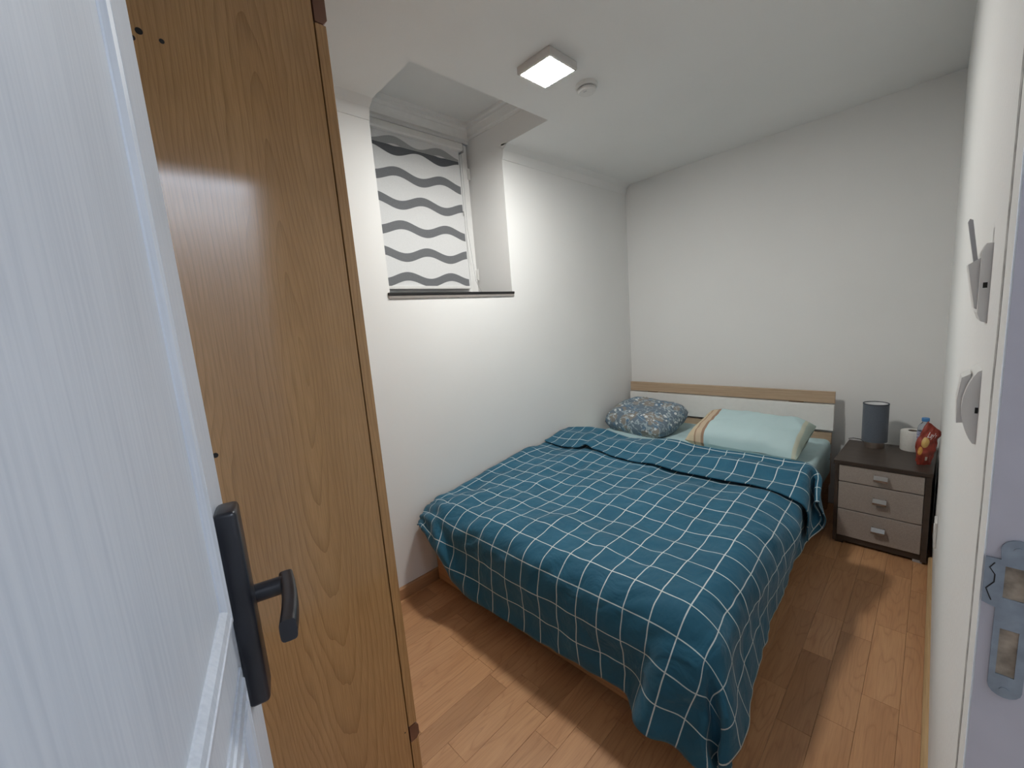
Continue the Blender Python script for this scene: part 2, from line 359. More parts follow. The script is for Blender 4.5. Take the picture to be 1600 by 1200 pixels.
# local +x runs along the leaf; the visible face looks along local -y
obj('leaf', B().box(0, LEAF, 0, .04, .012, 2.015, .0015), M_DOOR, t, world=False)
def ring(b, x0, x1, z0, z1, prof):
    """mitred moulding frame; prof = (inset from the outer edge, height above the face)"""
    loops = []
    for w, h in prof:
        loops.append(b.verts([(x0 + w, -h, z0 + w), (x1 - w, -h, z0 + w), (x1 - w, -h, z1 - w), (x0 + w, -h, z1 - w)]))
    for A, C in zip(loops, loops[1:]):
        for i in range(4): b.bm.faces.new((A[i], A[(i + 1) % 4], C[(i + 1) % 4], C[i]))
pm = [(0, -0.001), (0, 0.0019), (0.007, 0.0026), (0.008, 0.0048), (0.016, 0.0058), (0.017, 0.0045), (0.023, 0.0045), (0.024, 0.0067), (0.031, 0.0054), (0.036, 0.0016), (0.037, -0.001)]
for z0, z1 in ((1.060, 1.93), (.16, 1.009)):
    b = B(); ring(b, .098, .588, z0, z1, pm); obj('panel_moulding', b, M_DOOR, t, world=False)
hs = bpy.data.objects.new('door_handle', None); COL.objects.link(hs); hs.parent = t; hs.location = (.628, 0, 1.06); hs['label'] = 'black lever handle on a long black plate'; WORLD[hs.name] = Vector((0, 0, 0))
obj('handle_plate', B().box(-.028, .012, -.021, 0, -.115, .115, .005, 3), M_BLACK, hs, world=False, smooth=True, angle=40)
b = B(); b.tube([(.014, -.018, -.004), (.014, -.052, -.004)], .0105, 16)
obj('neck', b, M_BLACK, hs, world=False, smooth=True, angle=40)
b = B()
path = [(.027 - .0120 * i, -.0530 - .003 * math.sin(i / 9 * PI), -.004) for i in range(10)]
def lv(u, v):
    i = v * 9; k = min(int(i), 8); f = i - k; p = Vector(path[k]).lerp(Vector(path[k + 1]), f)
    hw = .0105 + .0015 * v; a = 2 * PI * u; ca, sa = math.cos(a), math.sin(a)
    q = .45
    return (p.x, p.y + .0080 * math.copysign(abs(ca) ** q, ca), p.z + hw * math.copysign(abs(sa) ** q, sa))
V = b.grid(lv, 20, 14, True); b.bm.faces.new(V[0]); b.bm.faces.new(V[-1][::-1])
obj('lever', b, M_BLACK, hs, world=False, smooth=True, angle=50)

# ------------------------------------------------------------------ wardrobe
XW, YF, YB = .85, -2.779, -3.375
t = thing('wardrobe', 'tall oak veneer wardrobe, plain side panel facing the doorway', 'wardrobe', (.43, -3.07, 0))
obj('side_panel', B().box(XW - .018, XW, YB, YF - .0275, 0, 2.13, .0008, 1), M_OAK, t)
obj('side_panel', B().box(.03, .048, YB, YF - .0275, 0, 2.13), M_OAK, t)
b = B(); b.box(.048, XW - .018, YB, YF - .03, 2.10, 2.118); b.box(.048, XW - .018, YB, YF - .03, .19, .208); b.box(.048, XW - .018, YB, YB + .006, .02, 2.11)
obj('carcass', b, M_OAK, t)
for x0, x1 in ((.03, .4385), (.4415, XW)):
    d_ = obj('wardrobe_door', B().box(x0, x1, YF - .0245, YF, .237, 2.030, .001, 1), M_OAK, t)
    xh = x1 - .04 if x0 < .1 else x0 + .04
    obj('door_knob', B().tube([(xh, YF, 1.05), (xh, YF + .012, 1.05), (xh, YF + .024, 1.05)], .008, 12, .014), M_BROWN, d_)
obj('plinth', B().box(.03, XW, YF - .0245, YF, .0, .187, .001, 1), M_OAK, t)
for z0, z1 in ((.188, .236), (2.031, 2.13)):
    b = B(); b.prism([(YF - .0245, z0), (YF - .006, z0), (YF + .003, z0 + .010), (YF + .003, z1 - .010), (YF - .006, z1), (YF - .0245, z1)], 'x', .03, XW + .0015)
    c = obj('grip_strip', b, M_BROWN, t); c['label'] = 'dark brown strip end above or below the door'
for y, z, r in ((-3.117, 1.892, .0055), (-3.087, 1.887, .0040), (-3.128, 1.878, .0045), (-3.124, 1.133, .0052), (-2.817, .231, .002)):
    b = B(); b.tube([(XW - .004, y, z), (XW + .0006, y, z)], r, 14)
    obj('screw_hole', b, M_DARKHOLE, t)

# ------------------------------------------------------------------ window, sill, blind
t = thing('window_1', 'small white casement window behind the wavy blind', 'window', (-.32, -1.81, SILL), kind='structure')
def frame(b, x0, x1, y0, y1, z0, z1, w, bev=.003):
    b.box(x0, x1, y0, y0 + w, z0, z1, bev, 1); b.box(x0, x1, y1 - w, y1, z0, z1, bev, 1)
    b.box(x0, x1, y0 + w, y1 - w, z0, z0 + w, bev, 1); b.box(x0, x1, y0 + w, y1 - w, z1 - w, z1, bev, 1)
b = B(); frame(b, -.36, -.315, WY0, WY1, SILL, 2.466, .035); obj('window_frame', b, M_TRIM, t)
b = B(); frame(b, -.345, -.298, WY0 + .012, WY1 - .012, SILL + .012, 2.455, .062); sa = obj('sash', b, M_TRIM, t)
obj('pane', B().box(-.330, -.324, WY0 + .07, WY1 - .07, SILL + .07, 2.395), plain('window glass', (.9, .95, .95), .02, trans=1, ior=1.45, var=0), sa)
for z in (2.285, 1.665):
    b = B(); b.tube([(-.290, WY1 - .012, z - .035), (-.290, WY1 - .012, z + .035)], .006, 10); b.box(-.300, -.292, WY1 - .022, WY1 - .004, z - .03, z + .03, .001, 1)
    obj('hinge', b, M_PLASTIC, t)
tag(obj('window_sill', B().box(-.315, .010, WY0 - .012, WY1 + .012, SILL - .013, SILL, .002, 1), M_GRANITE), 'thin black stone sill under the window recess', 'sill', kind='structure')
tag(obj('trim_5', B().box(-.31, .006, WY0 - .010, WY1 + .010, SILL - .028, SILL - .013), M_SILLSTRIP), 'grey strip under the black window sill', 'sill', kind='structure')  # lighter grey strip directly below the black slab

t = thing('roller_blind', 'white roller blind with grey wavy bands in the window recess', 'blind', (-.27, -1.86, 1.57))
BY0, BY1 = -2.205, -1.497
b = B(); b.prism([(-.296, 2.395), (-.250, 2.395), (-.243, 2.403), (-.243, 2.430), (-.250, 2.438), (-.296, 2.438)], 'y', BY0, BY1 + .012); obj('cassette', b, M_PLASTIC, t)
obj('end_cap', B().box(-.296, -.241, BY1 + .012, BY1 + .018, 2.385, 2.440, .003, 1), M_GREYPL, t)
obj('fabric', B().box(-.2745, -.2725, BY0, BY1, 1.585, 2.40), M_BLIND, t)
def band(zc, up, h=.047, mat=M_WAVE, zmax=9, zmin=-9, x=-.2718, name='wave_band'):
    n = 72; L = []; U = []
    for i in range(n + 1):
        y = BY0 + (BY1 - .008 - BY0) * i / n
        c = zc + .0178 * up * math.cos(2 * PI * (y + 1.643) / .302)
        L.append((y, min(max(c - h / 2, zmin), zmax))); U.append((y, max(min(c + h / 2, zmax), min(c - h / 2, zmax) if zmin < -8 else zmin)))
    b = B()
    for xx in (x - .0012, x):
        pass
    A = b.verts([(x, y, z) for y, z in L]); C = b.verts([(x, y, z) for y, z in U])
    A2 = b.verts([(x - .0014, y, z) for y, z in L]); C2 = b.verts([(x - .0014, y, z) for y, z in U])
    for i in range(n):
        b.bm.faces.new((A[i], A[i + 1], C[i + 1], C[i])); b.bm.faces.new((A2[i], C2[i], C2[i + 1], A2[i + 1]))
        b.bm.faces.new((A[i], A2[i], A2[i + 1], A[i + 1])); b.bm.faces.new((C[i], C[i + 1], C2[i + 1], C2[i]))
    return obj(name, b, mat, t)
for i, zc in enumerate((1.626, 1.764, 1.905, 2.045, 2.185)): band(zc, 1 if i % 2 == 0 else -1)
band(2.326, -1, mat=M_WAVED, zmax=2.335)
band(2.345, 1, .040, M_WAVEP, zmin=2.336)['label'] = 'paler band seen through two layers'
obj('bottom_rail', B().box(-.280, -.266, BY0, BY1, 1.572, 1.590, .003, 2), M_PLASTIC, t)
b = B(); b.tube([(-.262, BY1 + .012, 2.40), (-.262, BY1 + .008, 1.95), (-.262, BY1 + .04, 1.62), (-.262, BY1 + .085, 1.545)], .0011, 6)
obj('pull_cord', b, M_GREYPL, t)
obj('cord_clip', B().box(-.268, -.258, BY1 - .010, BY1 - .004, 2.02, 2.045, .001, 1), M_PLASTIC, t)

# ------------------------------------------------------------------ ceiling lamp and smoke detector
LX, LY = .664, -1.765; LZ = ceil_z(LX)
t = thing('ceiling_lamp', 'lit square white ceiling lamp in front of the window recess', 'lamp', (LX, LY, LZ))
b = B(); hw = .087
prof = [(hw - .004, 0.002), (hw, -.003), (hw, -.030), (hw - .003, -.033), (hw - .010, -.033), (hw - .010, -.026)]
loops = [b.verts([(LX + r * sx, LY + r * sy, LZ + z) for sx, sy in ((-1, -1), (1, -1), (1, 1), (-1, 1))]) for r, z in prof]
for A, C in zip(loops, loops[1:]):
    for i in range(4): b.bm.faces.new((A[i], A[(i + 1) % 4], C[(i + 1) % 4], C[i]))
b.bm.faces.new(loops[0]); obj('lamp_frame', b, plain('lamp frame', (.62, .60, .58), .4, var=.02), t)
me, nt, bs = new_mat('lit diffuser'); bs.inputs['Base Color'].default_value = (.9, .9, .9, 1)
bs.inputs['Emission Color'].default_value = (1.0, 1.0, .965, 1); bs.inputs['Emission Strength'].default_value = LAMP_STRENGTH
obj('diffuser', B().box(LX - hw + .0105, LX + hw - .0105, LY - hw + .0105, LY + hw - .0105, LZ - .0335, LZ - .024, .0008, 1), me, t)
sx, sy = .672, -1.497; sz = ceil_z(sx)
t = thing('smoke_detector', 'round white smoke detector beside the ceiling lamp', 'smoke detector', (sx, sy, sz))
obj('base', B().lathe([(.001, .002), (.050, .002), (.050, -.010), (.046, -.014), (.001, -.014)], (sx, sy, sz), 40), M_PLASTIC, t, smooth=True, angle=35)
obj('vent_ring', B().lathe([(.001, -.012), (.038, -.012), (.038, -.021), (.001, -.021)], (sx, sy, sz), 40), M_DARKHOLE, t)
b = B()
for i in range(26):
    a = 2 * PI * i / 26; c, s_ = math.cos(a), math.sin(a)
    b.tube([(sx + .0385 * c, sy + .0385 * s_, sz - .012), (sx + .0385 * c, sy + .0385 * s_, sz - .021)], .0018, 5)
tag(obj('vent_rib', b, M_PLASTIC, t), kind='stuff')
obj('cover', B().lathe([(.001, -.019), (.041, -.019), (.041, -.027), (.036, -.033), (.014, -.035), (.001, -.035)], (sx, sy, sz), 40), M_PLASTIC, t, smooth=True, angle=35)
obj('test_button', B().box(sx - .004, sx + .012, sy - .024, sy - .018, sz - .0365, sz - .033, .001, 1), M_GREYPL, t)

# ------------------------------------------------------------------ switches and socket on the right wall
t = thing('wall_switch', 'white switch plate with wedge holder and slim upright stick, upper of two by doorway', 'switch', (W_R, -2.39, 1.35))
obj('plate', B().prism([(W_R + .001, 1.298), (W_R + .001, 1.400), (W_R - .006, 1.4005), (W_R - .0095, 1.390), (W_R - .0095, 1.312), (W_R - .006, 1.301)], 'y', -2.430, -2.350), M_PLASTIC, t)
obj('wedge_holder', B().prism([(W_R - .009, 1.384), (W_R - .0205, 1.376), (W_R - .012, 1.318), (W_R - .009, 1.316)], 'y', -2.416, -2.364), M_PLASTIC, t)
b = B(); b.prism([(W_R - .0155, 1.378), (W_R - .0235, 1.432), (W_R - .0220, 1.436), (W_R - .0190, 1.434), (W_R - .0115, 1.380)], 'y', -2.408, -2.396)
obj('stick', b, M_GREYPL, t)
obj('slot', B().box(W_R - .0065, W_R - .0025, -2.4306, -2.4290, 1.344, 1.351), M_DARKHOLE, t)
t = thing('light_switch', 'white domed switch plate on right wall, lower of two by doorway', 'switch', (W_R, -2.385, 1.18))
dome = [(W_R + .001, 1.132)] + [(W_R - .0035 - .0125 * math.sin(PI * f) ** .8, 1.133 + .100 * f) for f in [i / 16 for i in range(17)]] + [(W_R + .001, 1.236)]
obj('plate', B().prism(dome, 'y', -2.424, -2.346), M_PLASTIC, t, smooth=True, angle=40)
obj('rocker', B().prism([(W_R - .012, 1.158), (W_R - .0195, 1.157), (W_R - .0205, 1.19), (W_R - .0175, 1.222), (W_R - .009, 1.228)], 'y', -2.408, -2.362), M_PLASTIC, t)
obj('slot', B().box(W_R - .0035, W_R - .0005, -2.4250, -2.4230, 1.176, 1.184), M_DARKHOLE, t)
t = thing('wall_socket', 'white wall socket low on right wall beside the nightstand', 'socket', (W_R, -.95, .36))
obj('plate', B().box(W_R - .009, W_R, -.99, -.91, .305, .415, .003, 2), M_PLASTIC, t)
obj('insert', B().box(W_R - .0105, W_R - .008, -.978, -.922, .332, .388, .001, 1), M_PLASTIC, t)

# ------------------------------------------------------------------ bed
t = thing('bed', 'double bed frame with slatted oak and white headboard', 'bed', (.72, -1.1, 0))
def hboard(x1, y0, y1, z0, z1, mat, label):
    o = obj('headboard_board', B().box(.036, x1, y0, y1, z0, z1, .002, 2), mat, t); o['label'] = label
hboard(1.428, -.090, -.068, .688, .761, M_SONOMA, 'narrow oak board along the top')
hboard(1.427, -.104, -.072, .516, .680, M_WHITEGLOSS, 'wide white lacquered board')
hboard(1.417, -.090, -.068, .424, .497, M_SONOMA, 'narrow oak board at the bottom')
for x in (.22, 1.22): obj('headboard_post', B().box(x - .04, x + .04, -.067, -.045, .0, .73, .002, 1), M_BEDWOOD, t)
obj('side_rail', B().box(1.392, 1.416, -2.13, -.066, .16, .36, .002, 1), M_BEDWOOD, t)
obj('side_rail', B().box(.034, .056, -2.13, -.066, .16, .36, .002, 1), M_BEDWOOD, t)
obj('footboard', B().box(.034, 1.39, -2.155, -2.132, .02, .34, .002, 1), M_BEDWOOD, t)
for x in (.06, 1.385):
    for y in (-2.10, -.10): obj('leg', B().box(x - .025, x + .025, y - .025, y + .025, 0, .3, .002, 1), M_BEDWOOD, t)
b = B(); b.tube([(1.417, -.14, .345), (1.4185, -.14, .345)], .006, 10); obj('screw_hole', b, M_DARKHOLE, t)
b = B()
for i in range(12): b.box(.056, 1.392, -2.08 + i * .165, -2.01 + i * .165, .205, .22)
tag(obj('slat_base', b, M_SONOMA, t), kind='stuff')

M_AQUA = plain('aqua cotton sheet', (.49, .65, .68), .85, var=.05, sc=18, bmp=.25)
b = B(); b.box(.045, 1.418, -2.12, -.075, .222, .458, .035, 4)
bmesh.ops.subdivide_edges(b.bm, edges=[e for e in b.bm.edges if e.calc_length() > .3], cuts=40, use_grid_fill=True)
for v in b.bm.verts:
    if v.co.z > .3: v.co.z += .004 * noise.noise(v.co * 9) + .003 * noise.noise(Vector((v.co.x * 6 + v.co.y * 18, v.co.y * 9 - v.co.x * 8, 3)))
mt = obj('mattress', b, M_AQUA, smooth=True, angle=60); tag(mt, 'mattress in pale aqua fitted sheet on the bed frame', 'mattress')

# duvet: cloth draped over the bed, stored as a grid of points (settled shape, steps in millimetres along each row)
DN, DM, D0, DS0, DS1, DT0 = (98, 85, 0, 0.016, 1.705, -2.52)
q = [
49,13,15,17,20,20,20,18,18,17,17,18,18,18,19,19,20,19,20,20,20,21,20,21,21,20,21,21,20,21,20,21,20,21,20,21,20,21,21,20,21,20,21,20,21,20,20,21,20,21,20,21,20,21,20,20,21,20,20,18,
16,14,12,12,12,14,18,17,15,13,15,18,20,20,20,20,18,7,-11,-16,-4,10,8,-1,-4,-5,16,17,17,19,20,19,19,18,18,18,18,18,19,19,19,19,20,20,20,20,20,21,20,21,20,21,20,20,21,20,21,20,21,20,
21,21,20,21,20,20,21,20,21,20,21,20,21,20,21,20,20,21,20,21,20,21,20,20,19,17,14,13,12,12,15,17,18,15,13,16,18,19,20,19,19,15,4,-10,-14,-2,16,19,-3,-13,-3,19,18,18,18,19,19,18,18,19,
18,19,19,19,19,19,19,19,20,20,20,20,21,20,20,21,20,20,21,20,21,20,21,20,21,20,21,20,21,20,20,21,20,21,20,21,20,21,20,20,21,20,21,20,21,20,20,21,20,19,18,16,14,12,12,14,18,18,15,14,
15,18,19,19,19,18,10,0,-9,-9,2,20,25,-3,-16,-2,19,20,19,19,19,18,19,18,18,19,19,19,18,19,19,19,20,19,20,20,20,20,20,21,20,20,21,20,20,21,20,21,20,21,20,21,20,21,20,20,21,20,21,20,
21,20,21,20,20,21,20,20,21,20,21,20,20,21,20,18,17,15,13,12,14,17,18,16,14,15,18,19,19,18,14,6,-3,-6,-1,7,20,22,-2,-14,-1,20,19,20,19,19,19,19,19,18,19,19,18,19,19,19,18,20,19,19,
20,20,20,20,21,20,20,21,20,21,20,20,21,20,21,20,21,20,21,20,20,21,20,21,20,21,20,20,21,20,21,20,20,21,20,21,20,20,21,20,19,18,16,13,12,15,17,18,16,14,16,18,18,18,17,11,1,-3,0,6,
13,17,12,-4,-10,0,19,20,19,20,19,19,20,19,19,18,19,19,18,18,18,19,19,19,19,20,20,20,21,21,20,20,21,20,21,20,21,20,20,21,20,21,20,21,20,21,20,20,21,20,21,20,20,21,20,21,20,20,21,20,
21,20,20,21,20,20,18,17,14,13,14,17,18,17,15,15,18,19,17,15,8,-2,-1,5,13,17,11,-1,-11,-11,-3,20,20,19,20,19,20,21,19,20,18,19,17,18,17,19,18,19,20,19,21,20,20,21,21,20,21,20,20,21,
20,21,20,20,21,20,21,20,21,20,21,20,21,20,20,21,20,20,21,20,21,20,20,21,20,21,20,20,21,20,20,19,18,15,14,14,17,18,18,15,15,18,18,17,12,4,-2,2,11,16,15,5,-8,-12,-12,-3,19,20,20,20,
20,20,21,20,20,18,18,17,17,18,18,19,20,20,20,20,21,20,21,21,20,21,20,21,20,20,21,20,21,20,21,20,20,21,20,21,20,21,20,20,21,20,21,20,20,21,20,20,21,20,21,20,20,21,20,20,20,19,16,14,
14,17,19,18,16,16,17,18,15,9,0,-1,7,14,17,10,0,-9,-8,-9,1,18,18,20,21,20,20,20,20,20,18,17,16,18,18,20,19,21,20,20,21,20,21,20,21,20,21,20,21,20,20,21,20,21,20,21,20,21,20,20,
21,20,21,20,21,20,20,21,20,20,21,20,21,20,20,21,20,20,21,20,20,20,20,17,15,14,17,19,19,17,17,17,17,13,4,-2,2,11,16,14,5,-5,-6,-3,-3,1,18,18,20,20,20,20,20,20,19,17,16,17,18,19,
20,21,20,20,20,21,20,21,20,21,21,20,20,21,20,21,20,20,21,20,21,20,21,20,20,21,20,21,20,21,20,20,21,20,20,21,20,21,20,20,21,20,20,21,20,20,21,20,18,16,15,17,18,19,18,18,18,15,9,0,
0,6,14,15,9,-1,-5,-2,2,4,-1,19,19,20,20,20,19,20,19,19,16,16,17,20,20,20,20,20,20,21,20,21,20,21,20,21,20,20,21,20,21,20,20,21,20,21,20,21,20,21,20,20,21,20,21,20,20,21,20,21,
20,20,21,20,20,21,20,20,21,20,20,21,20,19,17,16,17,19,18,19,19,18,12,5,0,4,10,13,12,4,-2,-2,2,6,7,-2,20,20,20,20,20,20,19,19,17,16,17,19,19,20,20,20,20,21,20,20,21,20,21,20,
21,20,21,20,20,21,20,21,20,20,21,20,21,20,21,20,20,21,20,21,20,20,21,20,21,20,20,21,20,20,21,20,20,21,20,20,21,20,20,18,16,18,19,19,19,19,17,8,3,3,8,12,14,9,3,0,3,4,6,7,
-2,20,20,20,20,20,21,19,18,17,17,18,19,20,20,20,20,20,20,20,21,20,20,21,20,21,20,21,20,20,21,20,21,20,20,21,20,21,20,21,20,20,21,20,21,20,20,21,20,21,20,20,21,20,20,21,20,20,21,20,
20,21,20,20,19,17,19,19,19,20,19,14,7,4,7,9,12,14,9,5,3,5,4,5,4,-1,19,20,20,20,21,20,19,18,17,18,19,20,19,20,20,20,20,20,21,20,20,20,21,20,21,20,21,20,20,21,20,21,20,20,
21,20,21,20,21,20,21,20,20,21,20,20,21,20,21,20,20,21,20,21,20,20,20,21,20,20,21,20,20,20,18,19,20,20,19,18,14,8,7,9,10,13,13,8,6,3,4,4,3,4,2,18,19,19,20,20,21,18,18,18,
19,20,19,20,20,19,20,20,20,21,20,20,20,21,20,21,20,21,20,20,21,20,21,20,21,20,21,20,20,21,20,21,20,20,21,20,20,21,20,21,20,20,21,20,21,20,20,21,20,20,21,20,20,21,20,19,20,19,20,19,
17,14,11,11,10,11,12,8,7,5,3,4,3,4,3,0,19,19,18,19,20,20,19,18,19,19,20,19,20,19,20,20,20,20,21,20,20,20,21,20,21,20,21,20,20,21,20,21,20,21,20,21,20,20,21,20,21,20,20,21,
20,20,21,20,21,20,20,21,20,21,20,21,20,20,21,20,21,20,21,20,20,20,20,19,19,17,14,13,11,12,10,9,5,6,4,4,4,4,4,3,-1,19,20,18,19,18,19,20,19,20,19,20,19,19,20,20,20,20,21,20,
20,20,20,21,20,21,20,21,20,20,21,20,21,20,21,20,21,20,20,21,20,21,20,20,21,20,20,21,20,21,20,20,21,20,21,20,21,20,21,20,21,20,21,20,21,20,21,20,19,19,17,14,13,12,11,9,6,4,5,4,
4,5,4,4,4,1,17,19,20,19,18,19,19,20,20,19,19,19,20,20,20,20,20,21,20,20,20,21,20,20,21,20,21,20,20,21,20,21,20,21,20,21,20,20,21,20,20,21,20,21,20,20,21,20,21,20,21,20,21,20,
21,20,21,20,20,21,21,20,21,21,21,20,20,20,18,17,15,13,11,9,7,5,4,5,4,4,5,5,4,5,3,15,17,20,20,19,18,20,19,19,20,18,20,20,20,20,20,20,21,20,20,20,21,20,20,21,20,21,20,20,
21,20,21,20,21,20,20,21,20,21,20,20,21,20,21,20,20,21,20,21,20,21,20,21,20,21,20,21,20,21,20,21,21,21,21,20,21,21,19,18,17,15,12,10,7,6,4,5,4,5,5,5,5,5,5,-3,17,17,19,20,
20,19,20,19,19,19,19,20,20,20,20,20,20,20,21,20,20,21,20,20,21,20,21,20,20,21,20,21,20,21,20,20,21,20,21,20,20,21,20,21,20,20,21,20,21,20,21,20,21,20,21,20,21,20,21,20,21,21,21,21,
21,20,21,19,18,17,14,11,9,6,5,5,4,5,5,6,5,5,6,5,-4,18,19,19,19,21,20,19,20,19,19,19,20,19,20,20,21,20,20,21,20,20,21,20,20,21,20,20,21,20,21,20,21,20,21,20,20,21,20,21,
20,20,21,20,21,20,20,21,20,21,20,21,20,21,20,21,20,21,20,21,21,20,21,21,21,20,21,20,20,18,16,13,11,8,6,4,4,5,5,5,6,6,5,6,5,2,15,19,19,20,21,19,19,19,20,20,19,20,19,20,
20,21,20,20,21,20,20,21,20,20,21,20,20,21,20,21,20,21,20,20,21,20,21,20,20,21,20,21,20,21,20,20,21,20,21,20,21,20,21,20,21,20,21,20,21,20,21,21,21,20,21,20,20,19,18,16,14,11,8,5,
3,3,4,5,6,7,5,6,5,6,5,11,16,20,20,21,20,19,18,20,20,20,19,20,20,20,20,21,20,20,21,20,21,20,20,21,20,20,21,20,21,20,20,21,20,21,20,20,21,20,21,20,21,20,21,20,20,21,20,21,
20,21,20,21,20,21,20,21,20,21,20,21,20,21,20,21,20,20,20,17,16,14,11,9,4,3,2,3,4,6,7,6,6,5,5,0,9,17,19,20,21,20,19,20,20,20,20,19,20,20,20,20,21,20,20,21,20,20,21,20,
21,20,20,21,20,21,20,20,21,20,20,21,20,21,20,21,20,21,20,21,20,20,21,20,21,20,21,20,21,20,21,20,21,20,20,21,20,21,20,21,20,21,20,19,18,15,14,12,9,5,2,1,2,3,6,7,6,6,5,4,
-4,11,17,20,20,21,20,19,20,20,20,20,20,19,20,21,20,20,21,20,20,21,20,21,20,20,21,20,21,20,20,21,20,21,20,20,21,20,21,20,21,20,21,20,21,20,20,21,20,21,20,21,20,21,20,20,21,20,21,20,
21,20,21,20,20,21,20,20,20,18,15,14,11,10,5,3,0,1,2,5,7,6,6,4,5,-3,13,17,20,20,21,20,20,20,20,20,20,20,19,20,21,20,20,21,20,20,21,20,21,20,20,21,20,20,21,20,21,20,20,21,
20,21,20,21,20,21,20,21,20,20,21,20,21,20,20,21,20,21,20,21,20,21,20,21,20,20,21,20,21,20,20,21,20,19,18,16,14,11,10,6,3,0,0,2,3,6,6,6,5,4,-2,14,18,19,21,20,20,20,21,20,
20,19,20,20,20,21,20,20,21,20,20,21,20,20,21,20,20,21,20,21,20,20,21,20,21,20,21,20,21,20,21,20,21,20,20,21,20,20,21,20,21,20,21,20,21,20,20,21,20,21,20,20,21,20,21,20,20,20,20,18,
16,14,12,9,6,3,1,0,0,3,5,6,5,5,4,-3,15,19,20,20,21,20,20,21,20,19,20,20,20,20,20,21,20,21,20,20,20,21,20,21,20,20,21,20,20,21,20,21,20,21,20,21,20,21,20,21,20,20,21,20,
20,21,20,21,20,21,20,20,21,20,21,20,21,20,20,21,20,21,20,20,21,20,20,20,18,16,14,12,8,7,3,1,0,0,2,4,5,6,4,4,-2,16,19,21,20,20,21,20,20,20,20,20,20,20,20,20,21,20,20,21,
20,20,21,20,20,21,20,21,20,20,21,20,21,20,21,20,21,20,20,21,20,21,20,21,20,20,21,20,21,20,21,20,20,21,20,21,20,20,21,20,20,21,20,21,20,20,21,20,20,18,16,14,12,8,6,4,1,-1,0,2,
3,5,5,4,4,-1,17,19,20,21,20,20,21,20,20,20,20,20,20,20,20,21,20,20,21,20,20,21,20,20,21,20,21,20,20,21,20,21,20,21,20,21,20,20,21,20,21,20,20,21,20,21,20,20,21,20,21,20,21,20,
20,21,20,20,21,20,21,20,20,21,20,21,20,19,19,16,14,12,8,6,3,1,0,-1,2,3,4,5,4,3,-1,17,20,20,20,20,21,20,20,20,20,20,20,21,20,20,21,20,20,21,20,20,21,20,20,21,20,21,20,20,
21,20,21,20,21,20,20,21,20,21,20,20,21,20,21,20,20,21,20,21,20,21,20,20,21,20,20,21,20,21,20,20,21,20,21,20,20,21,19,19,16,14,12,8,6,2,1,-1,0,2,2,4,4,4,4,-1,18,20,20,20,
20,20,21,20,20,20,20,20,21,20,20,21,20,20,21,20,20,21,20,20,21,20,21,20,20,21,20,21,20,21,20,20,21,20,20,21,20,21,20,21,20,20,21,20,21,20,20,21,20,20,21,20,21,20,20,21,20,21,20,20,
21,20,21,19,19,16,14,12,8,5,3,0,-1,0,2,2,4,3,4,3,0,18,19,20,20,20,21,20,20,21,20,20,20,20,21,20,21,20,20,21,20,20,20,21,20,20,21,20,21,20,21,20,21,20,20,21,20,20,21,20,
21,20,21,20,20,21,20,20,21,20,21,20,21,20,20,21,20,20,21,20,21,20,20,21,20,21,20,20,20,18,17,14,12,8,5,2,0,0,0,1,2,3,3,4,3,-1,19,19,20,20,20,20,21,20,20,21,20,20,20,21,
20,21,20,20,21,20,20,20,21,20,20,21,20,21,20,21,20,20,21,20,21,20,20,21,20,21,20,20,21,20,21,20,20,21,20,21,20,20,21,20,20,21,20,21,20,20,21,20,21,20,21,20,20,20,18,17,14,11,9,5,
2,0,0,0,1,2,2,3,3,3,0,18,20,20,20,20,20,20,21,20,21,20,20,20,21,20,21,20,20,21,20,20,21,20,20,20,21,20,21,20,20,21,20,21,20,20,21,20,21,20,20,21,20,21,20,20,21,20,21,20,
20,21,20,21,20,20,21,20,21,20,20,21,20,21,20,20,21,20,20,18,17,14,11,9,5,2,0,0,1,0,2,1,3,2,3,0,18,20,19,20,21,20,20,21,20,20,21,20,20,21,20,21,20,20,21,20,20,21,20,20,
20,21,20,21,20,20,21,20,21,20,20,21,20,20,21,20,21,20,20,21,20,21,20,20,21,20,21,20,20,21,20,21,20,20,21,20,21,20,21,20,20,21,20,20,18,17,14,11,9,5,2,0,1,0,1,1,1,2,2,3,
0,18,20,19,20,20,21,20,21,20,20,21,20,20,21,20,21,20,20,21,20,20,21,20,20,21,20,20,21,20,20,21,20,20,21,20,21,20,20,21,20,21,20,20,21,20,21,20,20,21,20,20,21,20,21,20,20,21,20,21,
20,20,21,21,20,20,21,20,20,18,17,14,11,8,5,3,1,0,1,1,0,1,1,2,2,0,18,20,19,20,20,21,20,21,20,20,21,20,20,21,20,20,21,20,21,20,20,21,20,20,20,21,20,20,21,20,21,20,20,21,
20,20,21,20,21,20,20,21,20,21,20,20,21,20,21,20,20,21,20,20,21,20,21,20,20,21,20,21,20,21,20,21,20,20,18,17,14,11,8,5,3,1,0,1,1,0,1,1,1,2,0,18,19,20,20,20,21,20,20,21,
20,21,20,20,21,20,20,21,20,20,21,20,20,21,20,20,21,20,20,21,20,21,20,20,21,20,20,21,20,21,20,20,21,20,20,21,20,21,20,20,21,20,21,20,20,21,20,20,21,20,21,20,21,20,21,20,21,20,20,18,
17,14,11,8,5,3,1,0,1,1,0,1,1,1,1,0,18,20,19,20,20,21,20,20,21,20,21,20,20,21,20,20,21,20,20,21,20,20,21,20,20,21,20,20,21,20,20,21,20,21,20,20,21,20,20,21,20,21,20,20,
21,20,20,21,20,21,20,20,21,20,20,21,20,21,20,20,21,20,21,20,21,20,21,19,19,16,14,12,8,5,3,1,0,1,1,0,1,1,0,1,0,18,20,19,20,20,21,20,20,21,20,20,21,20,20,21,20,21,20,20,
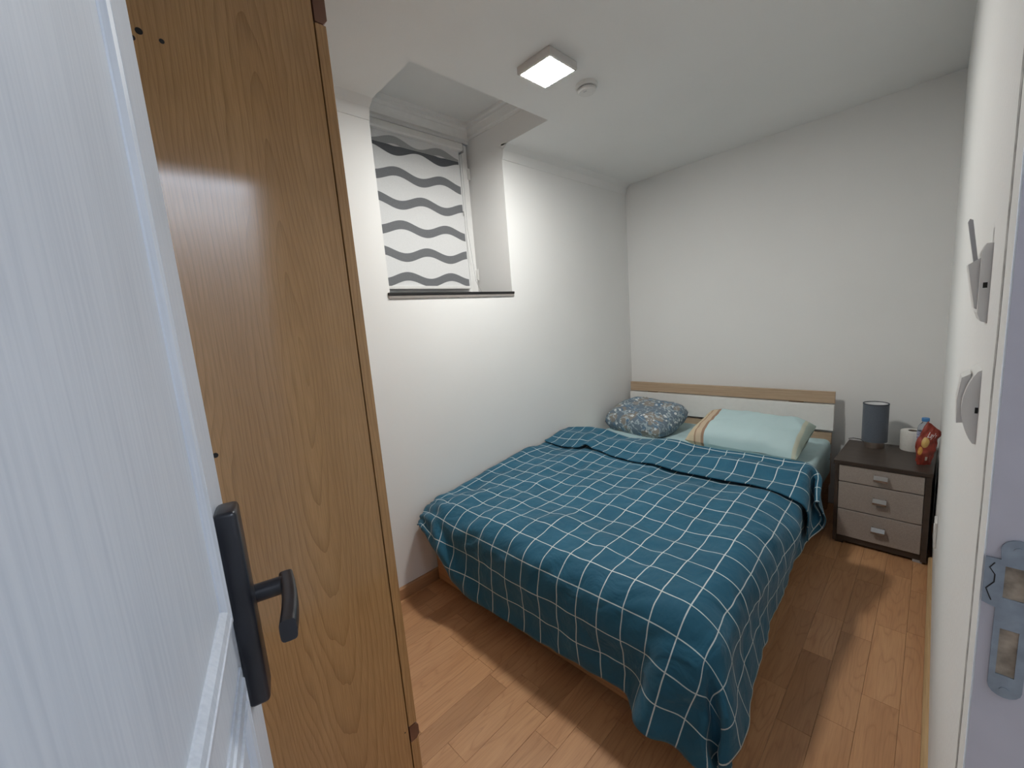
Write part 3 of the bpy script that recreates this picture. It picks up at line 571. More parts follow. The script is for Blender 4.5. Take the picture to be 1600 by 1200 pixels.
21,20,20,20,21,20,20,21,20,21,20,20,21,20,21,20,20,21,20,20,21,20,20,21,20,21,20,20,21,20,20,21,20,21,20,20,21,20,20,21,20,21,20,21,20,21,20,20,20,19,16,14,11,9,5,3,1,1,0,1,
0,1,1,0,1,0,18,20,20,19,20,21,20,20,21,20,20,21,20,20,21,20,21,20,20,21,20,20,20,21,20,20,21,20,21,20,20,21,20,20,21,20,20,21,20,20,21,20,21,20,20,21,20,21,20,20,21,20,20,21,
20,20,21,20,21,20,20,21,20,21,20,21,20,20,18,17,14,11,9,5,3,2,1,0,0,1,0,0,1,0,0,19,19,20,19,20,21,20,20,21,20,21,20,20,20,21,20,20,21,20,21,20,20,20,21,20,20,21,20,21,
20,20,21,20,20,21,20,20,21,20,20,21,20,20,21,20,21,20,20,21,20,20,21,20,21,20,20,21,20,20,21,20,21,20,20,21,20,20,20,19,17,13,12,8,7,3,2,1,0,0,0,0,0,1,0,0,19,19,20,19,
20,21,20,20,21,20,21,20,20,20,21,20,20,21,20,20,21,20,20,21,20,20,21,20,21,20,20,21,20,20,20,21,20,20,21,20,20,21,20,21,20,20,21,20,20,21,20,21,20,20,21,20,20,21,20,21,20,20,21,20,
20,21,20,20,19,17,14,10,9,7,4,3,1,0,0,-1,-1,0,0,1,1,18,19,20,20,20,20,20,21,20,20,21,20,20,21,20,20,20,21,20,20,21,20,20,21,20,20,21,20,21,20,20,21,20,20,20,21,20,20,21,
20,20,21,20,20,21,20,21,20,20,21,20,20,21,20,20,21,20,20,21,20,20,21,20,21,20,20,21,20,19,17,14,11,8,7,5,4,1,0,-1,-1,-1,-1,0,1,-1,19,19,20,20,20,20,20,21,20,20,21,20,20,21,
20,20,20,21,20,20,21,20,21,20,20,21,20,20,21,20,20,21,20,20,20,20,21,20,20,21,20,20,21,20,21,20,20,21,20,20,21,20,21,20,20,20,21,20,20,21,20,21,20,20,21,20,20,20,20,18,14,11,7,6,
6,4,3,0,-1,-2,-2,0,-1,1,0,19,19,20,20,20,20,20,21,20,21,20,20,20,21,20,20,20,21,20,21,20,20,21,20,20,21,20,20,21,20,20,20,21,20,20,20,21,20,20,20,21,20,21,20,20,21,20,20,21,
20,20,21,20,21,20,20,21,20,20,20,21,20,21,20,20,21,20,20,20,18,15,11,6,6,5,5,4,1,-2,-2,-2,-1,-1,1,1,18,19,20,20,20,20,21,20,20,21,20,20,21,20,20,20,21,20,20,21,20,20,21,20,
20,21,20,20,21,20,20,20,21,20,20,20,20,21,20,20,21,20,20,21,20,21,20,20,21,20,20,21,20,20,21,20,20,21,20,20,21,20,20,21,20,20,21,20,20,18,15,12,7,4,5,5,4,2,-2,-2,-3,-1,0,-1,
0,18,20,19,20,20,20,21,20,21,20,20,21,20,20,20,21,20,20,20,21,20,20,21,20,20,21,20,20,21,20,20,20,20,20,21,20,20,20,21,20,20,21,20,21,20,20,21,20,20,21,20,20,21,20,20,21,20,20,21,
20,20,21,20,20,21,20,20,21,19,19,16,12,7,5,4,5,4,2,-2,-3,-2,-2,0,-1,0,18,20,19,20,20,21,20,20,21,20,20,21,20,20,21,20,20,20,21,20,20,21,20,20,20,21,20,20,21,20,20,20,20,20,
20,21,20,20,21,20,20,20,21,20,21,20,20,21,20,20,21,20,20,21,20,20,21,20,20,21,20,20,21,20,20,21,20,20,20,19,16,13,9,5,4,4,3,2,-2,-3,-2,-2,-1,-1,0,18,20,19,20,21,20,20,21,20,
20,21,20,20,21,20,20,20,20,21,20,20,21,20,20,21,20,20,20,21,20,20,20,20,20,20,20,21,20,20,21,20,20,21,20,20,21,20,20,21,20,20,21,20,20,21,20,20,21,20,20,21,20,20,21,20,20,21,20,20,
18,17,13,10,7,4,4,2,1,-2,-3,-3,-1,-2,-1,0,19,19,19,20,21,20,20,21,20,20,21,20,20,21,20,20,20,21,20,20,21,20,20,21,20,20,20,20,20,21,20,20,20,20,20,20,21,20,20,21,20,20,20,21,
20,20,21,20,20,21,20,20,21,20,20,21,20,20,21,20,20,21,20,20,21,20,20,20,20,19,16,14,11,8,5,3,2,0,-2,-3,-3,-2,-2,-1,0,19,19,20,20,20,20,21,20,20,21,20,20,21,20,20,20,21,20,20,
21,20,20,20,21,20,20,20,20,20,20,21,20,20,20,20,20,21,20,20,21,20,20,20,20,21,20,20,21,20,20,21,20,20,21,20,20,21,20,21,20,20,21,20,20,21,20,20,20,19,18,17,15,12,9,5,3,1,-1,-2,
-3,-3,-2,-2,-2,-1,20,19,20,20,20,20,21,20,20,21,20,20,21,20,20,20,21,20,20,21,20,20,21,20,19,20,20,21,20,20,21,20,20,20,20,20,21,20,20,20,21,20,20,20,20,21,20,21,20,20,21,20,20,20,
21,20,21,20,20,21,20,20,21,20,20,21,20,20,19,17,17,15,13,10,6,3,0,-2,-2,-3,-3,-2,-2,-2,0,20,20,19,20,20,21,20,20,21,20,20,20,21,20,20,20,21,20,21,20,20,20,20,20,20,20,20,20,21,
20,20,21,20,20,20,21,20,20,20,20,20,20,20,21,20,21,20,20,21,20,20,21,20,20,21,20,20,21,20,20,21,20,20,21,20,21,20,19,19,17,16,16,14,11,7,2,0,-2,-3,-3,-3,-2,-3,-1,1,19,20,19,20,
20,21,20,20,21,20,20,20,21,20,20,20,21,20,21,20,20,20,20,20,20,20,20,20,21,20,20,21,20,20,20,21,20,20,20,20,20,20,20,21,20,20,21,20,20,21,20,20,21,20,20,21,20,20,21,20,20,21,20,21,
20,20,20,20,18,17,16,15,15,13,7,2,-1,-2,-3,-3,-3,-3,-2,-2,0,19,20,20,19,21,20,20,21,20,20,21,20,20,20,20,21,20,20,21,20,20,20,20,20,20,20,20,20,20,21,20,20,21,20,20,21,20,20,20,
20,20,20,20,20,21,20,20,21,20,20,21,20,20,21,20,20,21,20,20,21,20,20,21,20,21,20,20,20,18,17,16,15,15,13,7,2,-1,-2,-3,-3,-4,-3,-2,-1,-1,20,20,20,20,20,20,21,20,20,20,21,20,20,20,
21,20,20,20,21,20,20,20,20,20,20,20,20,20,20,21,20,20,21,20,20,20,21,20,20,20,20,20,20,20,20,21,20,20,21,20,20,21,20,20,21,20,20,21,20,20,21,20,21,20,20,21,20,20,19,17,16,15,15,13,
7,1,-1,-2,-3,-4,-4,-3,-2,0,0,20,20,20,20,20,20,21,20,20,21,20,20,20,21,20,20,20,21,20,20,20,20,20,20,20,19,21,20,20,21,20,20,21,20,20,20,21,20,20,20,20,20,19,21,20,20,21,20,20,
21,20,20,21,20,20,21,20,20,21,20,21,20,20,21,20,21,20,20,19,17,17,16,15,12,6,1,-1,-3,-3,-4,-4,-3,-1,-1,0,20,20,20,20,20,21,20,20,21,20,20,20,21,20,20,21,20,20,20,20,20,20,20,20,
19,20,20,21,20,20,21,20,20,21,20,20,21,20,20,20,20,19,20,20,21,20,20,21,20,20,21,20,20,21,20,20,21,20,20,21,20,21,20,20,21,20,20,20,19,19,17,17,15,10,6,1,-2,-3,-4,-4,-4,-3,0,0,
0,20,20,20,20,21,20,20,20,21,20,20,21,20,20,21,20,20,20,19,20,21,20,20,19,20,20,20,21,20,20,21,20,20,21,20,20,21,20,20,20,19,20,20,20,20,21,20,20,21,20,20,21,20,20,21,20,20,21,20,
20,21,20,21,20,20,21,20,20,19,18,18,18,15,10,4,1,-3,-3,-5,-4,-4,-1,0,2,0,20,20,20,20,21,20,20,21,20,20,21,20,20,21,20,20,20,19,20,20,20,20,20,20,20,20,20,21,20,20,21,20,20,21,
20,20,21,20,20,19,20,20,19,21,20,21,20,20,21,20,20,20,21,20,20,21,20,20,21,20,20,21,20,20,21,20,20,20,19,18,18,19,15,10,4,-1,-3,-5,-5,-4,-2,-1,2,2,0,20,20,20,20,21,20,20,21,20,
20,21,20,20,21,20,20,19,20,20,20,20,20,20,20,20,20,20,21,20,20,21,20,20,21,20,20,21,20,19,20,20,19,20,21,20,20,21,20,20,21,20,20,20,21,20,20,21,20,20,20,21,20,20,21,20,21,20,19,19,
18,18,19,16,9,3,-2,-4,-5,-5,-3,-1,1,2,3,0,20,20,20,21,20,20,20,21,20,20,21,20,21,20,20,20,19,19,21,20,20,20,20,20,20,20,20,20,21,20,20,21,20,20,21,20,20,21,19,20,19,20,20,20,
21,20,20,21,20,20,21,20,20,20,21,20,20,20,21,20,20,21,20,20,21,20,20,20,19,18,18,19,15,8,2,-3,-5,-5,-3,-1,-1,2,2,4,0,20,20,20,21,20,20,21,20,20,21,20,20,21,20,20,19,19,20,20,
20,21,20,20,20,20,20,20,20,21,20,20,21,20,20,21,20,20,20,20,19,20,20,20,20,21,20,20,21,20,20,20,21,20,20,20,21,20,20,20,21,20,20,21,20,20,20,21,20,19,18,19,18,14,7,0,-4,-4,-3,-1,
-2,0,2,3,4,0,20,20,20,21,20,20,21,20,20,21,20,21,20,20,20,19,19,20,20,20,20,20,20,20,21,20,20,21,20,20,20,21,20,20,20,21,20,20,19,20,20,20,20,20,21,20,20,20,21,20,20,20,20,21,
20,20,21,20,20,20,21,20,20,20,21,20,20,20,20,19,19,17,13,4,-1,-3,-2,-1,-1,-1,0,1,4,4,0,20,20,20,21,20,20,21,20,21,20,20,21,20,20,20,19,19,20,20,20,20,20,20,20,21,20,20,21,20,
20,21,20,20,20,20,20,20,20,20,20,20,20,20,20,21,20,20,20,21,20,20,20,20,20,21,20,20,20,21,20,20,20,21,20,20,21,20,20,19,20,19,17,11,2,-2,-1,1,0,-1,-2,0,2,4,5,0,20,20,20,21,
20,21,20,20,21,20,20,20,21,20,20,19,19,20,20,20,20,20,20,21,20,20,20,21,20,20,21,20,20,20,20,20,20,20,20,20,20,20,20,20,21,20,20,20,21,20,19,21,20,20,20,21,20,20,20,21,20,20,20,21,
20,20,20,20,20,20,19,16,9,0,-1,1,2,1,-2,-1,0,3,4,6,0,20,20,21,20,20,21,20,20,21,20,20,20,20,21,20,19,19,20,20,20,20,20,21,20,20,20,21,20,20,20,21,20,20,20,20,20,20,20,20,
20,20,20,20,21,20,20,20,20,21,20,19,20,21,20,20,20,21,20,20,20,20,21,20,20,20,20,21,20,20,20,18,15,6,1,1,3,2,0,-1,-1,1,4,5,7,0,20,21,20,20,20,21,20,20,20,21,20,20,20,20,
20,20,20,20,19,20,21,20,20,20,20,21,20,20,20,20,21,20,20,20,20,20,20,20,20,20,20,20,21,20,20,20,20,20,21,20,19,20,20,21,20,20,20,21,20,20,20,20,20,21,20,20,20,20,20,20,18,13,5,1,
3,5,2,0,-1,0,2,5,7,8,1,20,20,20,20,20,21,20,20,20,20,20,20,21,20,20,20,20,20,20,20,20,20,20,20,21,20,20,20,20,20,20,21,20,20,20,20,20,20,20,20,20,20,21,20,20,20,20,20,20,
20,20,20,21,20,20,20,20,20,20,21,20,20,20,20,20,20,20,21,20,19,18,11,4,3,5,5,2,0,-1,2,3,7,9,11,0,20,20,20,20,21,20,20,20,20,20,20,20,20,21,20,20,20,20,20,20,20,20,20,21,
20,20,20,20,20,20,20,20,21,20,20,20,20,20,20,20,20,20,21,20,20,20,20,20,20,20,20,21,20,20,20,20,20,20,20,20,21,20,20,20,20,20,20,20,20,20,17,9,5,4,6,4,2,1,0,3,6,9,12,13,
0,20,20,20,20,21,20,20,20,20,20,20,20,20,21,20,20,20,20,20,20,20,20,20,21,20,20,20,20,20,20,20,20,21,20,20,20,20,20,20,20,20,20,21,20,20,20,20,20,20,20,20,21,20,20,20,20,20,20,20,
20,21,20,20,20,20,20,20,20,20,20,16,9,5,5,6,4,2,1,2,6,9,11,14,13,0,20,20,20,20,21,20,20,20,20,20,20,20,20,21,20,20,20,20,20,20,20,20,20,21,20,20,20,20,20,20,20,20,21,20,
20,20,20,20,20,20,20,20,21,20,20,20,20,20,20,20,20,21,20,20,20,20,20,20,20,20,21,20,20,20,20,20,20,20,20,20,16,8,6,5,6,4,3,2,5,8,12,13,13,13,0,20,20,20,20,21,20,20,20,20,
20,20,20,20,21,20,20,20,20,20,20,20,20,20,21,20,20,20,20,20,20,20,20,21,20,20,20,20,20,20,20,20,20,21,20,20,20,20,20,20,20,20,21,20,20,20,20,20,20,20,20,21,20,20,20,20,20,20,20,20,
20,15,8,4,6,7,5,4,5,8,11,13,12,12,10,0,20,20,20,20,21,20,20,20,20,20,20,20,20,21,20,20,20,20,20,20,20,20,20,21,20,20,20,20,20,20,20,20,21,20,20,20,20,20,20,20,20,20,21,20,
20,20,20,20,20,20,20,21,20,20,20,20,20,20,20,20,21,20,20,20,20,20,20,20,20,20,16,8,2,5,8,7,6,9,10,12,12,10,9,8,0,20,20,20,20,21,20,20,20,20,20,20,20,20,21,20,20,20,20,20,
20,20,20,20,21,20,20,20,20,20,20,20,20,21,20,20,20,20,20,20,20,20,20,21,20,20,20,20,20,20,20,20,21,20,20,20,20,20,20,20,20,21,20,20,20,20,20,20,20,20,20,17,9,1,4,8,10,10,11,11,
10,9,8,7,7,0,20,20,20,21,20,20,20,20,20,20,20,20,20,20,21,20,20,20,20,20,20,20,20,21,20,20,20,20,20,20,20,20,20,21,20,20,20,20,20,20,20,20,21,20,20,20,20,20,20,20,20,21,20,20,
20,20,20,20,20,20,21,20,20,20,20,20,20,20,20,20,18,10,1,5,10,13,11,10,9,7,7,6,6,5,1,20,20,20,20,20,20,20,20,20,20,20,20,20,20,21,20,20,20,20,20,20,20,21,20,20,20,20,20,20,
20,20,20,20,20,21,20,20,20,20,20,20,20,21,20,20,20,20,20,20,20,20,20,20,20,20,21,20,20,20,20,20,21,20,20,20,20,20,20,20,19,17,10,5,9,13,14,9,7,5,6,5,5,4,5,2,20,20,20,20,
20,20,19,20,19,20,20,20,20,20,21,20,20,21,19,20,20,20,21,20,21,20,20,20,20,20,20,19,20,20,21,20,20,20,20,20,20,20,20,20,21,20,20,20,21,20,19,20,19,20,21,20,20,20,20,21,20,20,21,20,
21,20,20,20,19,18,17,13,10,11,14,12,6,3,3,4,4,4,3,3,2,20,20,20,21,20,19,19,19,19,20,20,19,20,20,20,20,20,21,20,20,20,20,21,20,21,20,21,20,20,20,20,20,20,19,20,20,21,20,20,
19,20,20,20,20,20,21,20,20,21,20,19,19,19,20,21,20,20,21,20,20,21,20,21,20,21,20,20,20,18,19,17,16,13,13,13,11,5,1,2,2,2,3,2,2,1,19,20,20,20,20,20,20,19,19,19,19,20,20,20,
20,20,20,20,21,20,20,20,20,20,21,20,20,21,20,20,20,20,19,20,20,20,20,20,20,20,21,20,20,20,20,20,20,20,21,20,20,19,19,20,20,20,20,20,21,21,20,20,21,20,21,20,20,20,19,19,19,17,16,14,
11,11,5,2,1,1,3,1,1,-1,0,18,19,19,20,21,20,19,20,20,20,19,20,20,20,21,20,20,20,20,20,20,20,20,20,20,20,20,20,21,20,20,19,20,19,19,20,20,20,20,21,20,20,20,20,21,20,20,20,21,
20,21,20,19,19,20,20,20,20,21,20,21,21,20,20,20,21,20,20,20,20,19,18,16,14,9,8,4,1,1,3,2,3,3,2,-4,19,19,20,20,21,20,20,20,20,21,20,20,20,20,20,20,19,20,21,20,20,20,20,20,
20,20,20,20,20,20,20,20,19,19,19,19,20,20,20,21,20,20,20,21,20,20,21,20,20,21,20,21,20,19,20,20,20,21,20,21,20,20,20,21,20,20,21,20,20,20,19,17,15,12,7,5,3,1,0,2,3,3,4,4,
-3,20,20,20,21,20,20,21,20,20,21,20,20,20,20,19,19,20,20,20,20,20,20,20,21,20,20,20,21,20,20,20,20,20,19,18,18,20,20,20,21,20,20,20,21,20,20,21,20,21,20,20,21,20,20,20,21,20,20,20,
21,20,20,20,20,21,20,20,21,20,20,18,17,13,8,4,5,4,1,0,2,2,4,4,4,0,20,20,21,20,20,21,20,20,21,20,20,20,20,20,18,19,19,20,20,20,20,21,20,20,20,21,20,20,21,20,20,20,20,19,
19,18,19,20,20,21,20,20,20,21,20,20,21,20,20,21,20,20,21,20,20,21,20,20,20,21,20,20,20,21,20,21,20,20,21,19,19,17,11,3,2,5,7,4,2,2,3,3,4,4,0,20,21,20,20,21,20,20,21,20,
20,20,20,19,19,19,18,20,20,20,20,20,20,21,20,20,20,21,20,20,20,21,20,20,19,19,18,19,20,20,21,20,20,21,20,20,20,21,20,20,21,20,20,20,21,20,20,21,20,21,20,20,21,20,20,21,20,20,21,20,
20,19,17,11,2,-1,4,7,7,5,5,4,4,4,3,0,20,20,21,20,20,21,20,21,20,20,20,19,19,20,18,19,19,20,19,20,21,20,20,20,21,20,20,20,21,20,20,20,20,20,18,19,19,20,21,20,20,20,21,20,
20,20,21,20,20,20,21,20,20,21,20,20,21,20,21,20,21,20,20,21,20,21,20,20,21,20,19,18,12,2,-1,1,5,6,8,7,7,5,5,4,0,20,20,21,20,20,21,20,20,21,20,20,19,19,19,19,19,19,19,19,
20,20,21,20,20,20,21,20,20,20,20,21,20,20,19,19,19,19,20,21,20,20,21,20,20,20,21,20,20,20,21,20,20,21,20,20,21,20,21,20,21,20,20,21,20,21,20,20,21,20,20,20,19,12,4,-1,0,3,5,6,
6,9,9,7,6,0,20,20,21,20,20,20,21,20,20,20,20,19,20,19,19,19,19,19,18,20,20,20,21,20,20,20,21,20,20,20,20,20,20,20,19,19,20,20,20,20,20,21,20,20,21,20,20,21,20,20,20,21,20,21,
20,20,21,20,21,20,21,20,20,21,20,21,20,20,21,20,20,19,14,6,-2,-1,2,4,4,4,8,10,11,9,0,20,20,21,20,20,20,21,20,20,20,20,19,20,19,19,19,18,19,18,20,20,20,20,21,20,20,20,20,21,
20,20,20,20,19,20,20,19,20,20,20,21,20,20,21,20,20,21,20,20,21,20,21,20,20,21,20,21,20,20,21,20,21,20,20,21,20,21,20,20,21,20,19,15,8,-1,-2,1,3,3,2,5,9,11,13,0,20,20,20,21,
20,20,21,20,20,20,19,20,20,19,19,18,19,19,18,19,20,20,20,20,21,20,20,20,20,21,20,20,20,19,20,20,19,20,20,20,21,20,21,20,20,21,20,21,20,20,21,20,21,20,20,21,20,21,20,20,21,20,21,20,
20,21,20,21,20,20,20,20,16,9,1,-2,0,2,2,1,2,5,10,13,0,20,20,20,21,20,20,21,20,20,20,20,19,20,19,19,18,18,19,18,19,19,20,21,20,20,20,20,21,20,20,21,20,20,20,19,20,20,19,21,
20,20,20,21,20,21,20,21,20,20,21,20,21,20,21,20,20,21,20,21,20,20,21,20,21,20,20,21,20,21,20,20,19,17,10,3,-1,0,2,1,-1,0,3,6,10,0,20,20,20,21,20,20,21,20,20,20,20,20,19,20,
19,18,17,19,17,18,20,20,20,20,21,20,20,20,20,21,20,21,20,20,19,20,20,20,20,20,21,20,20,20,21,20,21,20,21,20,21,20,21,20,21,20,20,21,20,21,20,21,20,20,21,20,21,20,20,20,20,20,17,12,
4,1,0,1,-1,-1,-1,0,4,6,0,20,20,20,21,20,20,21,20,20,20,20,20,20,20,19,17,17,18,18,17,19,20,21,20,20,20,21,20,20,20,21,20,21,20,20,20,20,20,20,20,20,20,20,21,20,21,20,21,20,
21,20,21,20,21,20,21,20,21,20,20,21,20,21,20,20,21,20,21,20,20,20,19,18,12,7,2,0,0,-1,-2,-2,-1,2,3,0,20,20,20,20,21,20,21,20,20,20,20,21,20,20,18,17,16,18,18,17,19,20,20,21,
20,20,20,20,21,20,20,21,20,21,20,20,20,20,20,20,20,21,20,20,21,20,21,20,21,20,21,21,20,20,21,20,21,20,21,20,21,20,20,21,20,21,20,20,20,20,20,20,18,13,7,3,1,-1,-2,-2,-2,-1,1,1,
0,20,20,20,20,21,20,20,21,20,20,21,20,20,20,18,16,16,18,18,17,19,20,20,20,20,21,20,20,20,21,20,20,21,20,21,20,20,20,20,20,21,20,20,21,20,21,20,21,20,21,21,20,21,20,20,21,20,21,20,
21,20,21,20,21,20,21,20,20,20,20,20,19,18,14,9,3,0,-1,-2,-1,-2,-1,0,0,1,19,20,20,21,20,20,20,21,20,20,21,20,20,20,18,16,16,17,18,17,19,20,20,20,20,20,20,21,20,20,21,20,20,21,
20,20,21,20,20,21,20,20,21,20,21,20,21,20,21,21,20,21,20,21,20,21,20,21,20,21,20,21,20,21,20,20,21,20,20,20,20,19,18,15,9,3,1,-1,-1,-2,-1,0,-1,-1,-2255,-2,-4,1,4,2,0,-1,-2,-2,
-2,-2,0,0,0,1,0,0,0,-1,-1,0,-1,0,1,0,1,1,1,1,1,1,1,1,1,1,1,1,1,0,1,0,1,1,1,1,2,1,2,1,1,1,0,0,0,1,1,0,-3,-7,-12,-15,-16,-16,-16,-12,-5,4,12,14,
11,6,1,-2,-1,0,5,7,0,2,16,15,1,-3,-11,9,-3,-6,-4,-3,-1,-1,-1,-2,-2,-1,0,0,0,0,0,0,0,0,0,0,1,1,2,2,2,2,2,1,1,1,1,1,0,1,1,0,1,0,1,0,1,0,1,1,
0,1,1,2,1,1,1,1,0,1,0,2,0,-1,-7,-10,-14,-15,-16,-16,-12,-6,4,11,14,11,6,0,-3,-3,0,6,8,1,1,17,18,2,-6,-6,6,-2,-5,-7,-7,-6,-4,-3,-2,-1,0,1,1,-1,0,-1,0,0,1,1,
2,3,3,3,3,3,2,2,1,2,0,1,0,0,1,0,0,1,0,1,0,0,1,0,0,1,0,1,1,0,2,1,1,1,1,1,1,1,-1,-4,-9,-12,-15,-16,-15,-13,-7,4,10,14,11,5,0,-5,-4,-1,6,10,5,5,
17,16,-1,-9,-5,3,-1,-2,-5,-8,-9,-7,-6,-4,-3,-1,1,1,0,-1,0,1,2,2,3,4,4,4,4,3,2,2,2,1,0,0,0,0,0,1,0,0,0,1,0,0,0,1,0,0,1,0,0,0,1,0,2,1,1,1,
2,1,2,0,-4,-7,-10,-14,-15,-16,-13,-7,2,11,13,11,5,-1,-6,-6,-1,9,12,11,11,12,9,-5,-10,-4,7,-3,-2,-2,-6,-9,-9,-8,-7,-6,-4,0,1,0,1,2,3,4,4,4,5,4,4,3,2,2,1,1,0,0,
-1,0,0,0,0,0,0,1,0,0,0,0,0,0,1,0,1,0,0,-1,1,0,2,1,1,2,1,2,1,-2,-5,-9,-13,-14,-16,-13,-8,2,9,13,11,5,-2,-7,-6,3,11,14,13,10,7,2,-5,-5,-2,5,-3,-2,-3,-6,
-7,-6,-7,-8,-8,-8,-2,0,2,4,4,4,5,5,4,4,4,2,2,1,1,0,0,-1,0,-1,-1,0,0,0,1,0,0,0,0,0,0,0,0,0,1,1,1,0,-1,0,0,0,1,1,2,2,2,2,-1,-4,-7,-10,-14,-16,
-13,-8,0,9,12,11,5,-2,-7,-4,7,13,13,11,7,1,-3,-4,-2,-1,-1,0,-2,-5,-7,-7,-4,-4,-7,-8,-8,-2,2,4,4,5,5,5,4,3,3,2,1,1,0,0,-1,0,-1,0,-1,-1,-1,0,0,1,0,0,0,0,
0,-1,0,0,0,2,1,1,1,-1,0,-1,0,0,1,1,2,3,2,0,-2,-5,-9,-13,-15,-13,-9,0,7,11,11,6,-2,-5,0,10,12,10,7,4,-3,-5,-4,-2,-4,4,-3,-4,-5,-7,-6,-4,-4,-6,-8,-4,1,4,5,5,
5,3,3,3,2,1,1,0,0,0,-1,-1,0,-1,0,-1,-1,0,-1,0,1,0,-1,0,0,0,-1,0,0,0,1,2,2,1,0,0,-1,-1,0,0,1,1,3,2,1,-1,-3,-6,-11,-15,-13,-9,-1,5,10,11,5,-1,-3,6,
12,10,6,3,1,-5,-6,-4,-4,-6,9,-5,-5,-6,-7,-7,-6,-5,-7,-5,0,4,5,5,4,3,2,2,1,0,1,0,0,-1,-1,0,-1,0,0,0,-1,-1,-1,-1,0,0,0,0,-1,0,0,-1,0,0,0,1,1,2,1,1,
1,0,-1,-1,-1,1,1,2,2,1,1,-2,-4,-9,-13,-13,-9,-1,5,7,8,4,0,4,9,11,8,3,0,-3,-7,-6,-4,-6,-8,7,-2,-5,-6,-8,-7,-8,-7,-7,-3,2,6,4,3,1,1,1,0,0,1,0,-1,0,0,0,
-1,0,0,0,0,-1,-1,-1,0,-1,0,0,-1,0,-1,0,0,0,0,0,0,1,1,1,2,1,1,0,-1,-1,0,0,2,1,2,0,0,-2,-6,-12,-12,-8,-1,4,5,4,4,4,7,11,9,5,0,-3,-6,-9,-6,-7,-8,-8,
4,2,-3,-5,-7,-8,-8,-8,-7,-4,3,5,1,0,-1,0,-1,0,0,0,0,0,0,0,0,1,0,0,0,0,0,-1,-1,-1,0,-1,0,0,-1,0,0,0,0,0,0,0,0,1,0,1,2,1,1,-1,-1,0,0,1,1,1,
1,0,-1,-4,-8,-12,-7,1,4,2,2,3,7,11,9,6,1,-4,-5,-9,-9,-8,-8,-8,-7,9,1,-2,-5,-6,-7,-7,-7,-8,-5,2,1,-1,-3,-2,-2,-1,-1,0,1,0,1,0,1,0,1,0,0,0,0,0,-1,0,-1,0,
0,0,0,0,-1,0,0,0,0,0,0,0,0,0,1,0,2,0,0,0,0,-1,1,0,1,0,0,0,-1,-6,-9,-6,1,3,2,0,3,11,11,7,1,-5,-7,-8,-9,-8,-7,-5,-4,-3,10,0,-4,-6,-6,-4,-5,-6,-9,-6,
0,-1,-4,-3,-3,-2,-2,-1,0,0,1,1,1,1,0,0,0,0,1,0,-1,0,0,0,0,0,0,0,0,0,0,-1,0,0,0,0,0,0,0,0,0,1,0,1,-1,0,0,0,0,0,0,0,0,0,-3,-7,-4,2,2,1,
0,4,11,9,2,-3,-8,-8,-8,-7,-5,-2,0,0,0,11,-3,-5,-5,-5,-4,-4,-6,-9,-7,-2,-3,-4,-4,-2,-2,0,-1,-1,-1,1,1,1,0,0,0,0,0,1,-1,0,0,0,1,0,0,0,0,0,0,0,0,0,-1,0,
0,1,0,0,-1,0,1,0,-1,0,0,0,0,0,-1,0,0,0,0,-1,-5,-1,1,1,1,0,3,9,5,-1,-5,-7,-7,-4,-2,0,1,1,1,2,10,-4,-4,-5,-5,-3,-4,-7,-9,-8,-3,-3,-3,-3,-2,-1,0,-1,-2,-1,
0,0,1,0,0,0,0,0,0,0,0,0,0,0,0,0,0,0,0,0,0,0,0,0,0,0,0,1,0,-1,0,0,0,0,-1,0,0,0,0,-1,0,0,0,0,-1,-2,-1,1,1,0,1,2,3,2,-1,-3,-4,-2,0,0,
2,2,1,2,2,7,-3,-3,-4,-4,-4,-5,-6,-8,-7,-4,-2,-2,-2,-3,-1,0,-1,-2,-1,0,-1,0,0,0,0,0,0,0,-1,0,0,0,0,0,0,-1,0,0,0,0,1,0,0,0,1,0,0,0,0,0,0,-1,0,0,
-1,0,0,0,-1,0,0,1,-1,0,-1,0,0,0,1,1,2,1,1,0,-1,-1,0,1,2,2,2,1,2,2,2,-1,0,-1,-5,-5,-5,-5,-5,-5,-4,-1,-2,-2,-3,-2,0,-1,-1,-1,0,-1,-1,0,0,-1,0,0,0,0,
0,-1,0,0,0,-1,0,0,0,0,1,0,0,0,1,0,0,0,0,0,0,0,0,-1,0,0,0,-1,0,-1,0,1,0,0,0,-1,0,0,0,1,2,1,2,0,1,0,1,1,2,2,2,2,2,1,2,7,-3,0,1,-2,
-5,-4,-4,-4,-3,-3,-2,-1,-2,-3,-2,-2,-1,0,0,0,-1,-1,0,-1,0,0,0,0,0,0,-1,0,0,0,0,0,0,0,0,1,0,0,0,0,0,0,0,0,0,0,0,-1,0,0,-1,0,0,0,-1,0,0,1,0,0,
-1,0,0,1,1,2,1,2,1,1,1,2,1,2,2,2,2,2,1,2,8,-3,-1,0,2,-3,-3,-3,-3,-3,-3,-1,-1,-2,-3,-2,-1,-1,0,0,0,-1,0,-1,0,0,-1,0,0,0,0,0,0,0,0,0,0,1,0,0,
0,0,0,0,0,0,-1,0,0,0,0,0,0,0,-1,0,0,0,0,-1,0,0,1,0,0,-1,0,0,1,2,2,1,2,1,1,2,1,2,2,2,2,2,2,1,2,9,-1,-2,0,2,0,-3,-2,-2,-3,-2,-1,0,-2,-2,
-2,-1,-1,0,0,0,0,-1,0,0,-1,0,0,0,0,0,0,0,0,0,1,0,0,0,1,0,-1,0,0,0,0,0,0,0,0,-1,0,0,0,0,0,-1,0,0,0,-1,1,0,0,0,0,0,0,1,2,2,1,2,1,1,
